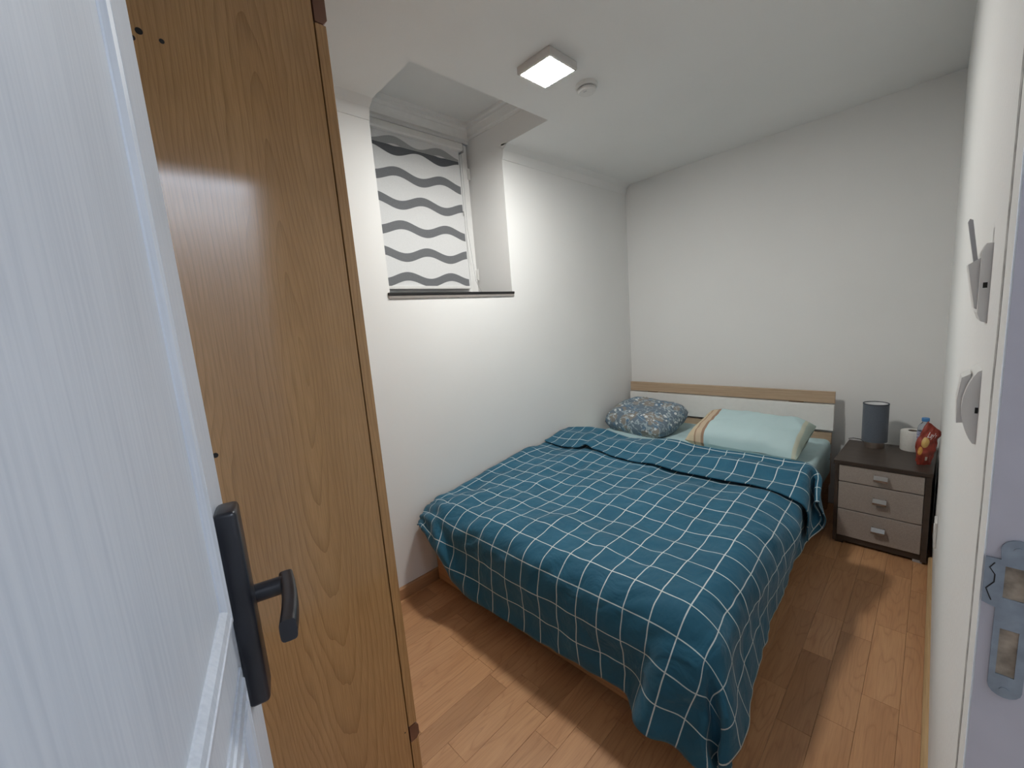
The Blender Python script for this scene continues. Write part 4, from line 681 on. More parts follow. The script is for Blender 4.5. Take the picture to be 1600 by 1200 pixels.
2,1,2,2,2,2,2,2,2,1,9,-1,-2,0,3,1,-1,-2,-1,-2,-1,-1,0,-1,-1,-1,-1,0,0,0,-1,0,0,0,0,-1,0,0,0,0,0,0,0,0,1,0,0,0,0,0,0,0,0,0,0,0,0,0,0,0,
-1,0,0,0,0,0,-1,0,0,0,0,0,0,0,0,0,0,0,1,2,2,1,2,1,1,2,1,2,2,2,2,2,2,2,2,10,-3,0,1,1,2,1,0,0,-1,-1,0,0,0,-1,0,0,0,0,0,0,-1,0,0,0,
0,-1,0,0,0,0,0,1,0,0,0,0,0,0,0,0,0,0,0,0,0,0,0,0,0,0,0,-1,0,0,0,0,-1,0,0,0,0,0,1,-1,0,1,0,1,1,2,1,2,1,1,2,1,2,2,2,2,2,2,2,1,
13,-2,1,2,1,2,1,1,0,0,0,0,0,0,0,0,0,0,0,0,0,0,-1,0,0,0,0,0,0,0,0,0,0,0,0,1,0,0,0,0,0,0,0,0,0,-1,0,0,0,0,0,0,0,-1,0,0,0,0,0,-1,
0,1,0,0,0,0,0,1,0,2,1,2,1,1,2,1,2,1,2,2,2,2,2,2,1,17,0,1,2,2,1,2,1,0,0,0,0,0,0,0,0,0,0,0,0,0,0,0,0,-1,0,0,0,0,0,0,0,0,1,0,
0,0,0,0,0,0,0,0,0,0,0,0,0,-1,0,0,0,0,0,0,-1,0,0,0,0,0,0,0,0,0,0,0,1,1,1,1,2,1,2,1,1,2,1,2,2,2,2,2,2,1,20,0,2,1,2,2,1,1,0,0,
0,0,1,0,0,0,0,0,0,-1,0,0,0,0,0,-1,0,0,0,0,0,1,0,0,0,0,0,0,0,0,0,0,0,0,0,0,0,0,0,0,-1,0,0,0,0,0,-1,0,0,0,0,0,0,0,0,1,0,0,1,1,
2,1,2,1,1,2,1,2,1,2,2,2,2,2,1,21,0,1,2,1,2,1,1,0,0,1,0,0,0,0,0,0,0,0,0,0,-1,0,0,0,0,0,0,0,0,0,0,0,0,0,0,0,0,0,0,0,0,0,0,0,
0,0,0,0,0,0,0,-1,0,0,0,0,0,0,0,0,0,0,0,0,0,0,1,1,1,1,1,2,1,2,1,2,1,2,2,1,2,2,2,2,21,0,1,2,1,1,1,1,0,1,0,0,0,0,0,0,0,0,0,0,
0,0,0,-1,0,0,0,0,0,0,1,0,0,0,0,0,0,0,0,0,0,0,0,0,0,0,-1,0,0,0,0,0,0,0,-1,0,0,0,0,0,0,0,0,0,0,0,1,0,1,1,1,2,1,2,2,1,2,1,1,2,
2,2,2,1,2,20,1,1,1,2,1,1,0,1,0,0,0,0,0,0,0,1,0,-1,0,0,0,0,0,0,-1,0,1,0,0,0,0,0,0,0,0,0,0,0,0,0,0,0,0,0,0,0,0,0,0,-1,0,0,0,0,
-1,0,0,0,0,0,0,1,0,0,0,0,1,0,1,2,1,2,1,2,2,1,2,1,2,1,2,2,2,1,21,1,1,1,1,1,1,0,1,0,0,1,0,0,0,0,0,0,0,0,-1,0,0,0,0,0,0,0,0,0,
0,1,-1,0,0,0,0,0,0,0,0,0,0,0,0,0,0,0,0,0,0,-1,0,0,0,0,0,0,0,0,0,0,0,0,0,0,1,0,1,1,1,1,2,2,1,2,2,1,1,2,2,1,2,2,1,21,0,1,2,1,
1,0,1,0,0,1,0,0,0,0,0,0,0,0,0,0,0,-1,0,0,0,0,0,0,1,0,0,0,0,0,0,-1,0,0,1,0,0,0,0,-1,0,0,0,0,0,0,0,0,-1,0,0,0,0,0,0,0,0,0,1,0,
0,0,0,1,1,1,2,1,2,2,1,2,1,2,1,2,2,1,2,2,21,0,1,1,1,1,1,0,0,0,1,0,0,0,0,0,0,0,0,0,0,0,0,0,-1,0,0,1,0,0,0,0,0,0,0,0,0,0,0,0,
0,0,0,0,0,0,0,-1,0,0,0,0,0,0,0,-1,0,0,0,0,0,1,0,0,0,0,0,1,0,1,1,2,2,1,2,2,1,2,1,2,1,2,2,1,2,21,0,1,1,1,0,1,0,0,1,0,0,0,0,1,
0,0,0,0,-1,0,0,0,0,0,0,0,0,0,0,0,0,0,0,0,0,0,0,0,0,0,0,0,0,0,0,0,0,0,0,0,-1,0,0,0,0,0,0,0,0,0,0,0,0,0,1,0,0,0,1,2,1,2,2,1,
2,1,2,1,2,1,2,2,1,2,22,-1,0,1,1,1,0,0,1,0,0,0,1,0,0,0,0,0,0,0,0,-1,0,0,0,0,0,0,0,0,0,0,0,0,0,0,0,0,0,0,0,0,0,0,0,0,0,0,0,0,
0,0,0,-1,0,0,0,0,0,0,0,0,0,1,0,0,0,0,1,1,1,1,2,2,1,2,2,1,2,1,2,1,2,2,1,21,-1,0,1,0,1,0,1,0,0,1,0,0,0,0,0,0,0,0,0,0,0,0,0,-1,
0,0,0,1,0,0,0,0,0,0,0,0,0,0,0,0,0,0,0,-1,0,0,0,0,0,0,0,0,0,0,0,0,-1,0,0,1,0,0,0,0,0,1,0,0,1,1,2,1,2,2,1,2,1,2,1,2,2,1,2,2,
21,-1,0,0,1,0,1,0,0,1,0,0,0,0,0,0,0,0,0,0,0,0,0,0,0,0,0,0,0,0,0,0,0,0,0,0,0,0,0,0,0,0,0,0,0,0,0,-1,0,0,0,0,0,0,0,0,0,0,0,0,
0,0,0,0,1,0,0,0,1,1,1,1,2,1,2,1,2,2,1,2,1,2,1,2,2,20,0,-1,1,0,1,0,0,0,1,0,0,0,0,1,0,0,0,0,0,-1,0,0,0,0,0,0,0,0,0,0,0,0,0,0,
0,0,0,0,0,0,0,0,0,0,0,0,0,0,0,0,0,-1,0,0,0,0,0,0,0,0,0,1,0,0,0,1,0,0,1,1,2,1,2,1,2,1,2,2,1,2,1,2,1,2,21,-1,0,1,0,0,0,1,0,0,
0,0,1,0,0,0,0,0,0,0,0,0,0,-1,0,0,0,0,0,0,0,0,0,0,0,0,0,0,0,1,0,-1,0,0,0,0,0,0,0,0,0,0,0,0,0,-1,0,0,0,0,1,0,0,0,1,0,0,0,1,0,
2,1,1,2,2,1,2,1,2,2,1,2,1,2,2,20,0,0,0,0,1,0,0,0,0,1,0,0,0,0,0,0,0,0,0,0,0,0,0,0,0,0,0,0,0,0,0,0,0,0,0,0,0,0,0,0,0,0,0,-1,
0,0,0,0,0,0,0,0,0,0,0,0,0,0,0,0,0,0,1,0,0,0,0,1,1,1,1,2,1,2,1,2,2,1,2,1,2,2,1,2,21,-1,0,1,0,0,0,0,0,1,0,0,0,0,0,0,0,1,0,-1,
0,0,0,0,0,0,0,0,0,0,0,0,0,0,0,0,0,0,0,0,0,0,0,0,0,-1,0,0,0,0,0,0,0,0,0,0,0,0,0,0,0,0,1,0,0,0,1,0,0,1,1,2,1,2,1,2,1,2,2,1,
2,1,2,2,1,21,-1,0,0,0,0,0,1,0,0,0,0,0,0,0,1,0,0,0,0,0,0,-1,0,0,0,0,0,0,0,0,0,0,0,0,0,0,0,0,0,0,0,0,0,0,0,0,0,0,0,0,0,0,0,0,
0,0,0,0,0,0,0,0,0,0,1,0,0,1,1,1,1,1,2,1,2,1,2,2,1,2,2,1,2,2,21,-1,-1,0,1,0,0,0,0,0,0,0,1,0,0,0,0,0,0,0,0,0,0,0,0,0,0,0,0,0,
0,0,0,0,0,0,0,0,0,0,-1,0,0,0,0,0,0,0,0,0,0,0,0,0,0,0,0,0,0,0,0,0,0,0,1,0,0,1,0,1,1,1,2,1,1,2,2,1,2,2,1,2,2,1,2,20,-1,0,0,0,
0,0,0,0,0,1,0,0,0,0,0,0,0,0,0,0,0,0,0,0,0,0,0,0,0,0,0,0,0,0,0,0,0,0,0,0,0,0,-1,0,0,0,0,0,0,0,0,0,0,0,0,0,0,0,0,0,0,1,0,0,
0,1,0,1,0,1,1,2,1,2,1,2,1,2,2,2,1,2,2,1,21,-2,0,0,0,0,0,1,0,0,0,0,0,0,0,0,1,0,0,0,0,0,-1,0,0,0,0,0,0,0,0,0,0,0,0,0,0,0,0,0,
0,0,0,0,0,0,-1,0,1,0,-1,0,0,0,0,0,1,0,0,0,0,0,0,0,0,1,0,0,1,1,0,1,2,1,2,1,2,2,1,2,2,2,1,2,2,20,-1,-1,0,1,0,0,0,0,0,0,1,0,0,0,
0,0,0,0,0,0,0,0,0,0,0,0,-1,0,0,0,0,0,0,0,0,0,0,0,0,0,0,0,0,0,0,0,0,0,0,0,0,0,0,0,0,0,0,0,0,0,0,0,0,1,0,0,1,0,1,1,1,1,1,2,
1,2,2,1,2,2,2,2,1,2,20,-1,0,0,0,0,0,0,0,1,0,0,0,0,0,0,0,0,0,0,0,0,0,0,0,0,0,0,0,0,0,0,-1,0,1,0,0,0,0,-1,0,0,0,0,0,0,0,0,0,0,
0,0,0,0,0,0,0,0,0,0,0,0,0,1,0,0,1,0,0,1,1,1,1,2,1,2,1,2,2,1,2,2,2,2,1,21,-1,-1,0,1,0,0,0,0,0,0,0,0,0,0,0,0,1,-1,0,0,0,0,0,0,
0,0,0,0,0,0,0,0,0,0,0,0,0,0,0,0,0,0,0,0,-1,0,0,0,0,0,0,0,0,0,0,0,0,0,0,0,1,0,0,0,1,0,0,1,0,1,1,1,2,1,2,1,2,2,2,2,1,2,2,2,
20,-1,0,0,0,0,0,0,0,0,0,0,0,0,0,1,0,0,0,0,0,-1,0,0,0,0,0,0,0,0,0,0,0,0,0,0,0,0,0,0,0,0,0,0,0,0,0,0,0,0,0,0,0,0,0,0,0,0,0,0,
0,0,0,0,1,0,0,1,0,1,0,1,1,2,2,1,2,1,2,2,2,2,2,1,2,21,-2,0,0,0,0,0,0,0,0,1,0,0,0,0,0,0,0,0,0,0,0,0,0,0,0,0,0,-1,0,0,0,0,0,0,
0,0,0,0,0,0,0,0,0,0,0,0,0,0,0,0,0,0,0,0,0,0,0,0,0,0,0,0,1,0,0,0,1,0,1,1,0,2,1,2,1,2,2,1,2,2,2,2,2,2,20,-1,-1,0,0,1,0,0,0,0,
0,0,0,0,0,0,0,0,0,0,0,0,0,0,0,0,0,0,0,0,0,0,-1,0,1,0,0,0,0,0,0,-1,0,0,0,0,0,0,0,0,0,0,0,0,0,0,0,0,0,0,0,1,0,0,0,0,1,0,1,0,
1,1,1,1,2,2,1,2,1,2,2,2,2,2,2,20,-1,0,0,0,0,0,0,0,0,0,0,0,0,0,0,0,0,0,0,0,0,0,0,0,0,0,0,0,0,0,0,0,0,0,0,0,0,0,0,0,0,0,0,0,
0,0,0,0,0,0,0,0,0,0,0,0,0,0,0,0,0,0,0,1,0,0,0,1,0,1,1,1,1,2,2,1,2,2,2,2,2,1,2,2,21,-1,-1,0,0,0,0,0,0,0,0,0,0,0,0,0,0,1,0,0,
0,0,0,-1,0,0,0,0,0,0,0,0,0,0,0,0,0,0,0,0,0,0,0,0,0,0,0,0,0,0,0,0,0,0,0,0,0,0,0,0,0,0,0,1,0,0,0,1,0,1,1,1,0,2,1,2,1,2,2,2,
2,2,2,2,2,20,-1,0,0,0,-1,0,0,0,0,0,0,1,0,0,0,0,0,0,0,0,0,0,0,0,-1,0,0,0,0,0,0,0,0,0,0,0,0,0,0,0,0,0,0,0,0,0,0,0,0,0,0,0,0,0,
0,0,0,0,1,0,0,0,0,0,0,1,0,1,0,1,1,1,1,1,2,2,1,2,2,2,2,2,2,2,20,-1,0,0,0,0,0,0,0,0,0,0,0,0,0,0,0,0,0,0,0,0,0,0,0,0,-1,0,1,0,
0,0,0,0,0,0,0,0,0,-1,0,0,0,0,0,0,0,0,0,0,0,0,0,0,1,0,0,0,0,0,0,0,0,0,0,1,0,0,1,0,1,1,1,1,1,2,2,2,2,1,2,2,2,2,2,20,0,-1,0,0,
0,0,0,0,0,0,0,0,0,0,0,0,0,0,0,0,0,0,0,0,0,0,0,0,0,0,0,0,0,0,0,0,0,0,0,-1,0,1,0,0,0,0,0,0,0,0,0,0,0,0,0,0,0,0,0,0,0,0,1,0,
0,0,1,0,1,1,0,1,1,1,2,2,2,2,2,2,2,2,2,2,21,-1,0,0,-1,0,0,0,0,0,0,0,0,0,0,0,1,0,0,0,0,0,0,0,-1,0,0,0,0,0,0,0,0,0,0,0,0,0,0,0,
0,0,0,0,0,0,0,0,0,0,0,0,0,0,0,0,0,0,0,0,0,1,0,0,0,0,1,0,0,1,1,1,0,1,2,1,2,2,2,2,2,2,2,2,2,20,-1,0,0,0,0,0,0,0,-1,0,0,0,0,0,
1,0,0,0,0,0,0,0,0,-1,0,0,0,0,0,0,0,0,1,0,0,0,-1,0,0,0,0,0,0,0,0,0,0,0,0,0,0,0,0,0,0,0,0,1,0,0,0,0,0,0,1,0,0,1,0,1,1,1,1,1,
1,2,2,2,2,2,2,2,2,2,20,0,-1,0,0,0,0,0,0,0,0,0,-1,0,0,1,0,0,0,0,0,0,0,0,-1,0,0,0,0,1,0,0,0,0,0,0,0,0,0,-1,0,0,0,0,0,0,0,0,0,0,
0,0,1,0,0,0,0,0,0,0,0,0,0,0,1,0,0,0,1,0,1,1,1,1,1,2,1,2,2,2,2,2,2,3,2,20,0,0,-1,0,0,0,0,0,0,0,0,0,0,-1,0,1,0,0,0,0,1,-1,0,0,
0,-1,1,0,0,0,0,0,0,0,0,0,0,0,0,0,0,0,0,0,0,0,0,0,0,0,0,0,0,0,0,0,0,0,0,0,0,0,1,0,0,0,1,0,1,0,1,1,1,1,2,2,2,2,2,2,2,2,2,2,
20,0,0,0,0,-1,0,0,0,0,0,0,0,0,0,0,-1,0,1,0,1,0,0,-1,0,0,0,0,0,0,0,0,0,0,0,0,0,0,0,0,0,0,0,0,0,0,0,0,0,0,0,0,0,0,0,0,0,0,0,0,
0,0,1,0,0,0,1,0,0,1,0,1,1,1,1,2,2,2,2,2,2,2,2,2,2,20,0,0,0,0,0,0,0,0,0,0,-1,0,0,0,0,0,-1,1,0,1,0,0,-1,0,0,0,0,0,0,0,0,0,0,0,
0,0,0,0,0,0,0,0,0,0,0,0,0,0,0,0,0,0,0,0,1,0,0,0,0,0,0,0,0,0,1,0,0,1,0,1,0,1,1,1,2,2,2,2,2,2,2,2,2,3,20,0,0,0,0,0,0,0,0,0,
0,0,0,-1,0,0,0,0,0,0,1,0,0,-1,0,0,0,0,0,1,0,0,0,0,0,0,0,0,0,-1,0,0,0,0,0,0,0,1,0,0,0,0,0,0,0,0,0,0,0,0,0,0,0,0,0,1,0,1,0,0,
1,0,1,1,1,2,2,2,2,2,2,2,2,2,3,20,0,0,0,0,0,0,0,0,0,0,0,0,0,0,-1,0,0,0,0,1,0,0,0,0,0,0,0,0,0,0,0,0,0,0,0,0,0,0,0,0,0,0,0,0,
0,0,0,0,0,0,0,0,0,0,0,0,0,0,0,0,0,0,0,1,0,0,1,0,0,1,0,1,1,2,2,1,2,2,2,1,3,2,3,2,21,-1,0,0,0,0,0,0,0,0,0,0,0,0,0,0,-1,0,0,0,
1,0,0,0,0,0,0,0,0,0,0,0,0,0,0,0,0,0,0,0,0,0,0,0,0,0,0,0,0,0,0,0,0,0,0,0,0,0,0,0,0,0,0,0,1,0,0,1,0,1,0,0,1,1,2,2,1,2,1,2,
2,3,2,3,2,20,-1,0,0,0,0,0,1,0,0,0,-1,0,0,0,0,0,-1,0,1,0,0,0,0,0,0,0,0,0,0,0,0,0,0,0,0,0,0,0,0,0,0,0,0,0,0,0,0,0,0,0,0,0,0,0,
1,0,0,0,0,0,0,0,0,0,0,0,0,1,1,0,0,0,1,2,2,2,1,2,2,2,3,2,3,3,20,-1,0,0,0,1,0,0,0,0,0,0,0,0,-1,0,0,-1,0,1,0,0,0,0,0,0,0,0,1,0,
0,0,0,0,-1,0,1,0,0,-1,0,0,0,0,0,0,1,0,0,0,0,0,0,0,0,0,0,0,0,0,0,0,0,0,0,0,0,0,1,1,0,0,0,1,2,2,1,1,2,3,2,3,3,2,3,20,0,-1,0,1,
0,0,0,0,0,0,0,0,0,0,-1,0,-1,1,0,0,0,1,0,-1,0,0,1,0,0,0,0,0,0,0,0,0,0,0,0,0,0,0,0,0,0,0,0,0,0,0,0,0,0,0,0,0,0,0,0,0,0,0,0,0,
0,0,1,0,1,0,-1,0,2,2,1,1,2,2,3,2,3,3,2,3,20,0,0,0,0,0,0,0,0,1,0,-1,0,0,0,0,-1,0,0,0,0,1,0,0,0,-1,1,0,0,0,0,0,0,0,0,-1,1,0,0,0,
0,0,0,0,0,0,0,0,0,0,0,0,0,0,0,1,0,0,0,-1,0,0,0,0,0,0,1,0,0,1,0,-1,0,2,1,1,2,2,2,3,2,3,3,2,3,20,0,0,0,0,0,0,0,1,0,0,-1,0,0,0,
0,-1,0,0,0,1,0,0,0,0,0,0,0,0,0,0,0,0,0,0,-1,1,0,0,0,0,0,0,0,0,0,0,0,1,0,-1,0,0,1,0,0,0,0,0,0,0,-1,0,0,0,1,0,0,1,0,-1,-1,1,2,1,
1,2,2,2,3,3,2,3,2,3,20,0,0,0,0,0,0,0,1,0,0,-1,0,0,0,0,0,-1,0,1,0,0,0,0,0,0,0,0,0,0,0,1,-1,0,-1,0,1,0,1,0,0,0,-1,0,0,0,1,0,0,0,
-1,0,0,1,0,0,0,0,0,0,0,-1,0,0,1,0,0,0,1,-1,0,-1,1,1,1,2,2,2,3,2,3,3,2,3,2,20,0,0,0,0,0,0,0,0,0,0,0,0,0,0,0,0,0,0,0,0,0,0,0,0,
0,0,0,0,0,0,0,0,0,0,-1,1,0,1,0,0,-1,0,0,0,0,0,1,0,0,-1,0,0,1,0,0,0,0,0,0,-1,0,0,0,0,1,0,0,0,0,-1,0,1,1,2,1,2,3,3,2,3,2,3,2,1,
20,0,0,0,0,0,0,0,0,0,0,0,0,0,0,0,0,0,0,0,0,0,0,0,0,0,0,0,0,0,0,0,0,0,0,0,0,0,0,0,0,0,0,0,0,0,0,0,0,0,0,0,0,0,0,0,0,0,0,0,
0,0,0,0,0,0,0,0,0,0,0,0,1,2,1,2,2,3,3,2,3,2,2,0,0,20,0,0,0,0,0,0,0,0,0,0,0,0,0,0,0,0,0,0,0,0,0,0,0,0,0,0,0,0,0,0,0,0,0,0,
0,0,0,0,0,0,0,0,0,0,0,0,0,0,0,0,0,0,0,0,0,0,0,0,0,0,0,0,0,0,0,0,0,0,0,0,0,2,1,1,2,3,3,3,2,2,2,0,-2,-3,20,0,0,0,0,0,0,0,0,0,
0,0,0,0,0,0,0,0,0,0,0,0,0,0,0,0,0,0,0,0,0,0,0,0,0,0,0,0,0,0,0,0,0,0,0,0,0,0,0,0,0,0,0,0,0,0,0,0,0,0,0,0,0,0,0,0,0,0,0,0,
0,0,1,2,2,2,2,3,3,2,2,-1,-2,-5,-8,20,0,0,0,0,0,0,0,0,0,0,0,0,0,0,0,0,0,0,0,0,0,0,0,0,0,0,0,0,0,0,0,0,0,0,0,0,0,0,0,0,0,0,0,0,
0,0,0,0,0,0,0,0,0,0,0,0,0,0,0,0,0,0,0,0,0,0,0,0,0,0,0,1,2,2,2,3,2,3,1,0,-4,-7,-10,-11,20,0,0,0,0,0,0,0,0,0,0,0,0,0,0,0,0,0,0,0,
0,0,0,0,0,0,0,0,0,0,0,0,0,0,0,0,0,0,0,0,0,0,0,0,0,0,0,0,0,0,0,0,0,0,0,0,0,0,0,0,0,0,0,0,0,0,0,0,0,0,0,0,0,2,2,3,3,2,2,-2,
-5,-8,-12,-13,-15,21,-1,0,0,0,0,0,0,0,0,0,0,0,0,0,0,0,0,0,0,0,0,0,0,0,0,0,0,0,0,0,0,0,0,0,0,0,0,0,0,0,0,0,0,0,0,0,0,0,0,0,0,0,0,0,
0,0,0,0,0,0,0,0,0,0,0,0,0,0,0,0,0,0,1,3,3,3,0,-2,-6,-10,-13,-15,-16,-17,20,-1,0,0,0,0,0,0,0,0,0,0,0,0,0,0,0,0,0,0,0,0,0,0,0,0,0,0,0,0,
0,0,0,0,0,0,0,0,0,0,0,0,0,0,0,0,0,0,0,0,0,0,0,0,0,0,0,0,0,0,0,0,0,0,0,0,0,0,0,0,0,-1,0,2,3,2,1,-4,-7,-12,-15,-16,-16,-17,-18,20,-1,0,0,0,
0,0,0,0,0,0,0,0,-1,0,1,0,0,0,0,0,0,0,0,0,0,0,0,0,0,0,0,0,-1,0,0,0,0,0,0,0,0,0,0,0,0,0,0,0,0,0,0,0,0,0,0,0,0,0,0,0,0,0,0,0,
0,0,0,0,0,0,-2,-2,2,3,0,-3,-9,-14,-15,-17,-17,-17,-18,-17,20,-1,0,-1,-1,0,-1,1,1,0,-1,0,-1,-1,0,1,0,1,0,1,0,1,0,0,0,0,0,0,0,-1,0,-1,-1,-1,-1,-1,0,-1,0,-1,
0,1,0,0,0,-1,0,-1,0,0,0,1,1,-1,-1,0,0,0,0,0,0,0,0,0,0,0,0,0,1,1,0,-3,-4,2,0,-3,-7,-14,-16,-17,-18,-17,-18,-18,-17,19,-1,-2,-1,-2,-1,-1,1,1,0,0,-2,-2,-1,0,
1,1,1,2,2,1,1,1,1,0,0,0,-1,-1,-1,-2,-2,-2,-3,-3,-2,-2,-2,-1,-2,-1,0,-1,0,-1,-1,-1,-1,0,0,0,2,2,-2,-2,-2,0,-1,1,0,0,-1,0,0,0,0,0,1,3,3,2,-3,-2,1,-3,
-6,-10,-15,-18,-18,-18,-18,-18,-17,-18,15,-2,-1,-2,-2,-1,-1,-1,-1,1,2,-1,-2,-2,0,1,2,2,2,2,2,1,1,1,0,0,-1,-1,-1,-1,-2,-3,-3,-4,-3,-3,-3,-2,-3,-5,-3,-2,-3,-2,-2,-3,-2,-1,0,0,
0,2,3,-1,-2,-3,-1,0,0,-1,0,-1,-1,0,1,0,1,2,3,6,4,-1,0,-1,-7,-9,-11,-15,-18,-18,-18,-18,-18,-18,-18,4,-1,0,0,-1,-1,-1,-1,-2,0,2,1,-1,-1,-1,1,2,1,2,1,1,1,1,0,0,
-1,-1,-1,-2,-1,-1,-3,-3,-4,-4,-3,-2,-3,-3,-4,-4,-4,-4,-3,-4,-4,-3,-2,0,-1,0,1,2,1,0,-1,0,0,0,-1,-2,-2,-1,1,1,0,0,0,3,5,5,1,1,-2,-8,-9,-12,-16,-16,-17,-18,-19,-18,-18,-18,
-4,-2,0,1,0,0,-1,0,0,-1,0,0,1,0,0,0,0,0,1,0,0,1,0,-1,-1,0,-2,-1,-2,-1,-2,-3,-3,-3,-4,-3,-2,-2,-3,-3,-4,-4,-4,-4,-4,-4,-3,-2,-1,-1,0,0,0,2,1,0,1,0,0,-1,
-2,-2,-1,0,1,1,-1,0,2,4,4,3,1,-3,-6,-8,-11,-16,-16,-16,-16,-19,-18,-18,-18,-12,-2,0,0,1,0,0,-1,0,0,0,-1,0,1,0,0,0,0,0,0,0,-1,0,-1,-1,-1,-2,-2,-2,-1,-2,-2,-3,-3,-3,
-3,-1,-2,-2,-3,-3,-3,-3,-3,-4,-3,-2,-2,-1,-1,-1,-1,0,0,1,1,0,0,-1,-1,-1,-2,-1,1,1,0,1,0,2,3,2,2,0,-2,-5,-6,-8,-13,-15,-16,-16,-18,-18,-19,-18,-17,-1,-1,0,1,0,0,-1,0,0,
0,0,0,0,0,0,0,0,0,0,0,-1,0,-2,-1,-2,-2,-2,-1,-2,-2,-2,-2,-3,-3,-1,-2,-1,-1,-1,-2,-2,-2,-2,-2,-2,-1,-1,-1,-2,-1,-1,-1,-1,-1,0,-1,-1,-1,-1,-1,-1,0,0,0,1,0,0,1,2,
1,0,0,0,-1,-1,-4,-9,-14,-16,-17,-18,-18,-18,-19,-19,0,-1,0,1,0,-1,0,0,0,0,-1,0,-1,0,0,2,0,0,0,-1,0,-2,-1,-2,-2,-2,-2,-2,-1,-2,-2,-2,-3,-2,-2,-1,-1,-1,-1,-2,-1,-1,-1,-1,
-1,-1,-1,-1,-2,-1,-1,-2,-1,-2,-1,-1,-1,-1,-1,-1,-1,0,0,0,0,0,0,1,1,0,0,1,3,3,4,1,-3,-11,-16,-17,-18,-18,-18,-18,-20,0,0,0,0,0,0,-1,0,0,0,-1,-1,0,0,0,2,0,0,0,
-1,-1,-1,-2,-2,-2,-2,-2,-1,-2,-2,-1,-3,-2,-3,-2,-1,-1,-1,-1,-1,-1,-1,-1,-1,-1,-1,-1,-1,-1,-1,-1,-2,-1,-2,-1,-1,-1,-2,-1,0,-1,0,0,0,0,0,0,0,0,1,0,1,4,5,6,5,2,-4,-10,
-15,-17,-18,-18,-19,-20,0,0,0,-1,0,0,0,0,0,-1,-1,-1,0,0,1,1,0,0,0,-1,-1,-1,-2,-2,-2,-2,-2,-1,-2,-1,-2,-2,-3,-3,-2,-1,-1,-1,-1,-1,-1,-1,-1,-1,0,-1,-1,-1,-1,-1,-2,-1,-1,-2,
-1,-1,-1,-1,-1,-1,0,-1,0,0,0,0,0,0,0,0,0,2,4,6,6,6,5,3,-3,-9,-14,-17,-18,-18,-21,0,0,0,0,0,-1,0,0,0,-1,-1,-1,0,0,2,1,0,0,-1,0,-1,-2,-2,-2,-2,-2,-2,-1,-2,
-1,-2,-2,-3,-2,-2,-1,-1,-1,-1,-2,0,-1,-1,-1,0,-1,-1,-1,-2,0,-1,-2,-1,-1,-1,-1,-1,-1,-1,0,-1,0,-1,0,0,0,-1,0,0,0,1,1,5,5,6,6,6,6,3,-2,-7,-14,-16,-17,-20,0,0,0,0,
-1,0,-1,0,0,0,-1,-1,0,0,2,0,1,-1,0,-1,-1,-2,-2,-2,-2,-2,-1,-1,-2,-1,-2,-2,-3,-2,-2,-1,-1,-1,-1,-1,-1,-1,-1,-1,0,-1,-1,-1,-1,-1,0,-1,-1,-1,-1,0,-1,0,-1,-1,0,-1,-1,0,
-1,0,0,-1,0,0,0,2,4,5,6,5,6,7,5,4,-1,-7,-11,-15,-20,0,0,0,0,-1,0,-1,0,0,0,-1,-1,0,1,2,0,-1,0,-1,0,-2,-1,-2,-2,-2,-2,-1,-1,-2,-1,-2,-2,-2,-3,-2,-1,-1,0,-1,
-1,-2,-1,-1,-1,0,-1,-1,-1,0,-1,0,-1,0,0,-1,0,0,-1,0,0,-1,-1,0,-1,0,-1,0,-1,0,-1,0,1,3,5,5,6,6,6,6,6,3,0,-5,-10,-20,0,0,0,0,0,-1,0,0,0,-1,-1,-1,1,1,
1,0,-1,0,-1,-1,-1,-1,-2,-2,-2,-1,-1,-2,-1,-1,-2,-2,-2,-3,-3,-1,-1,0,-1,-1,-1,-1,-1,-1,-1,-1,-1,-1,0,0,-1,0,0,0,0,-1,0,0,0,0,0,-1,0,-1,0,-1,0,0,-1,-1,-1,0,3,5,
5,6,6,6,6,5,6,4,0,-2,-20,0,0,0,0,0,-1,0,0,0,-1,-1,-1,1,2,0,0,-1,-1,0,-1,-1,-1,-2,-1,-2,-2,-1,-1,-2,-1,-2,-2,-2,-2,-3,-2,-1,-1,0,-1,-1,-1,-1,-1,-1,-1,-1,-1,0,
-1,0,0,0,0,0,0,0,-1,0,0,0,0,-1,0,0,-1,0,0,0,-1,-2,0,2,5,6,5,6,6,6,6,6,5,4,3,-20,0,0,0,0,0,0,0,0,-1,0,-2,0,1,1,0,0,-1,-1,-1,0,-1,-1,-2,-1,
-2,-2,-1,-1,-2,-1,-2,-2,-1,-2,-3,-3,-1,-1,-1,-1,0,-1,-1,-1,-1,-1,-1,-1,-1,0,0,0,0,0,0,-1,0,0,0,0,-1,0,0,-1,0,0,0,0,0,-1,-1,0,2,4,6,6,6,6,5,6,6,6,5,5,
-21,0,0,0,0,0,0,1,0,-1,0,-1,-1,1,1,0,-1,-1,-1,0,-1,-1,-1,-1,-1,-2,-2,-1,-2,-1,-2,-2,-1,-2,-1,-2,-3,-2,-2,-1,-1,0,-1,-1,-1,-1,-1,-1,-1,0,0,0,-1,0,0,0,0,0,-1,0,
-1,0,0,-1,0,0,0,0,0,0,-1,0,0,2,5,5,6,6,6,5,6,6,6,6,6,-21,0,0,0,0,1,0,0,0,0,-1,0,0,0,0,0,-1,-1,0,-1,0,-1,-1,-2,-1,-2,-1,-2,-2,-1,-2,-2,-1,-1,-2,
-1,-3,-2,-2,-1,-1,-1,-1,0,-1,-2,-1,-1,0,0,-1,0,0,0,-1,0,0,-1,0,-1,0,0,-1,0,0,0,0,0,0,0,0,0,0,2,5,5,6,6,6,5,6,6,6,6,6,-20,0,0,0,0,0,0,0,0,0,
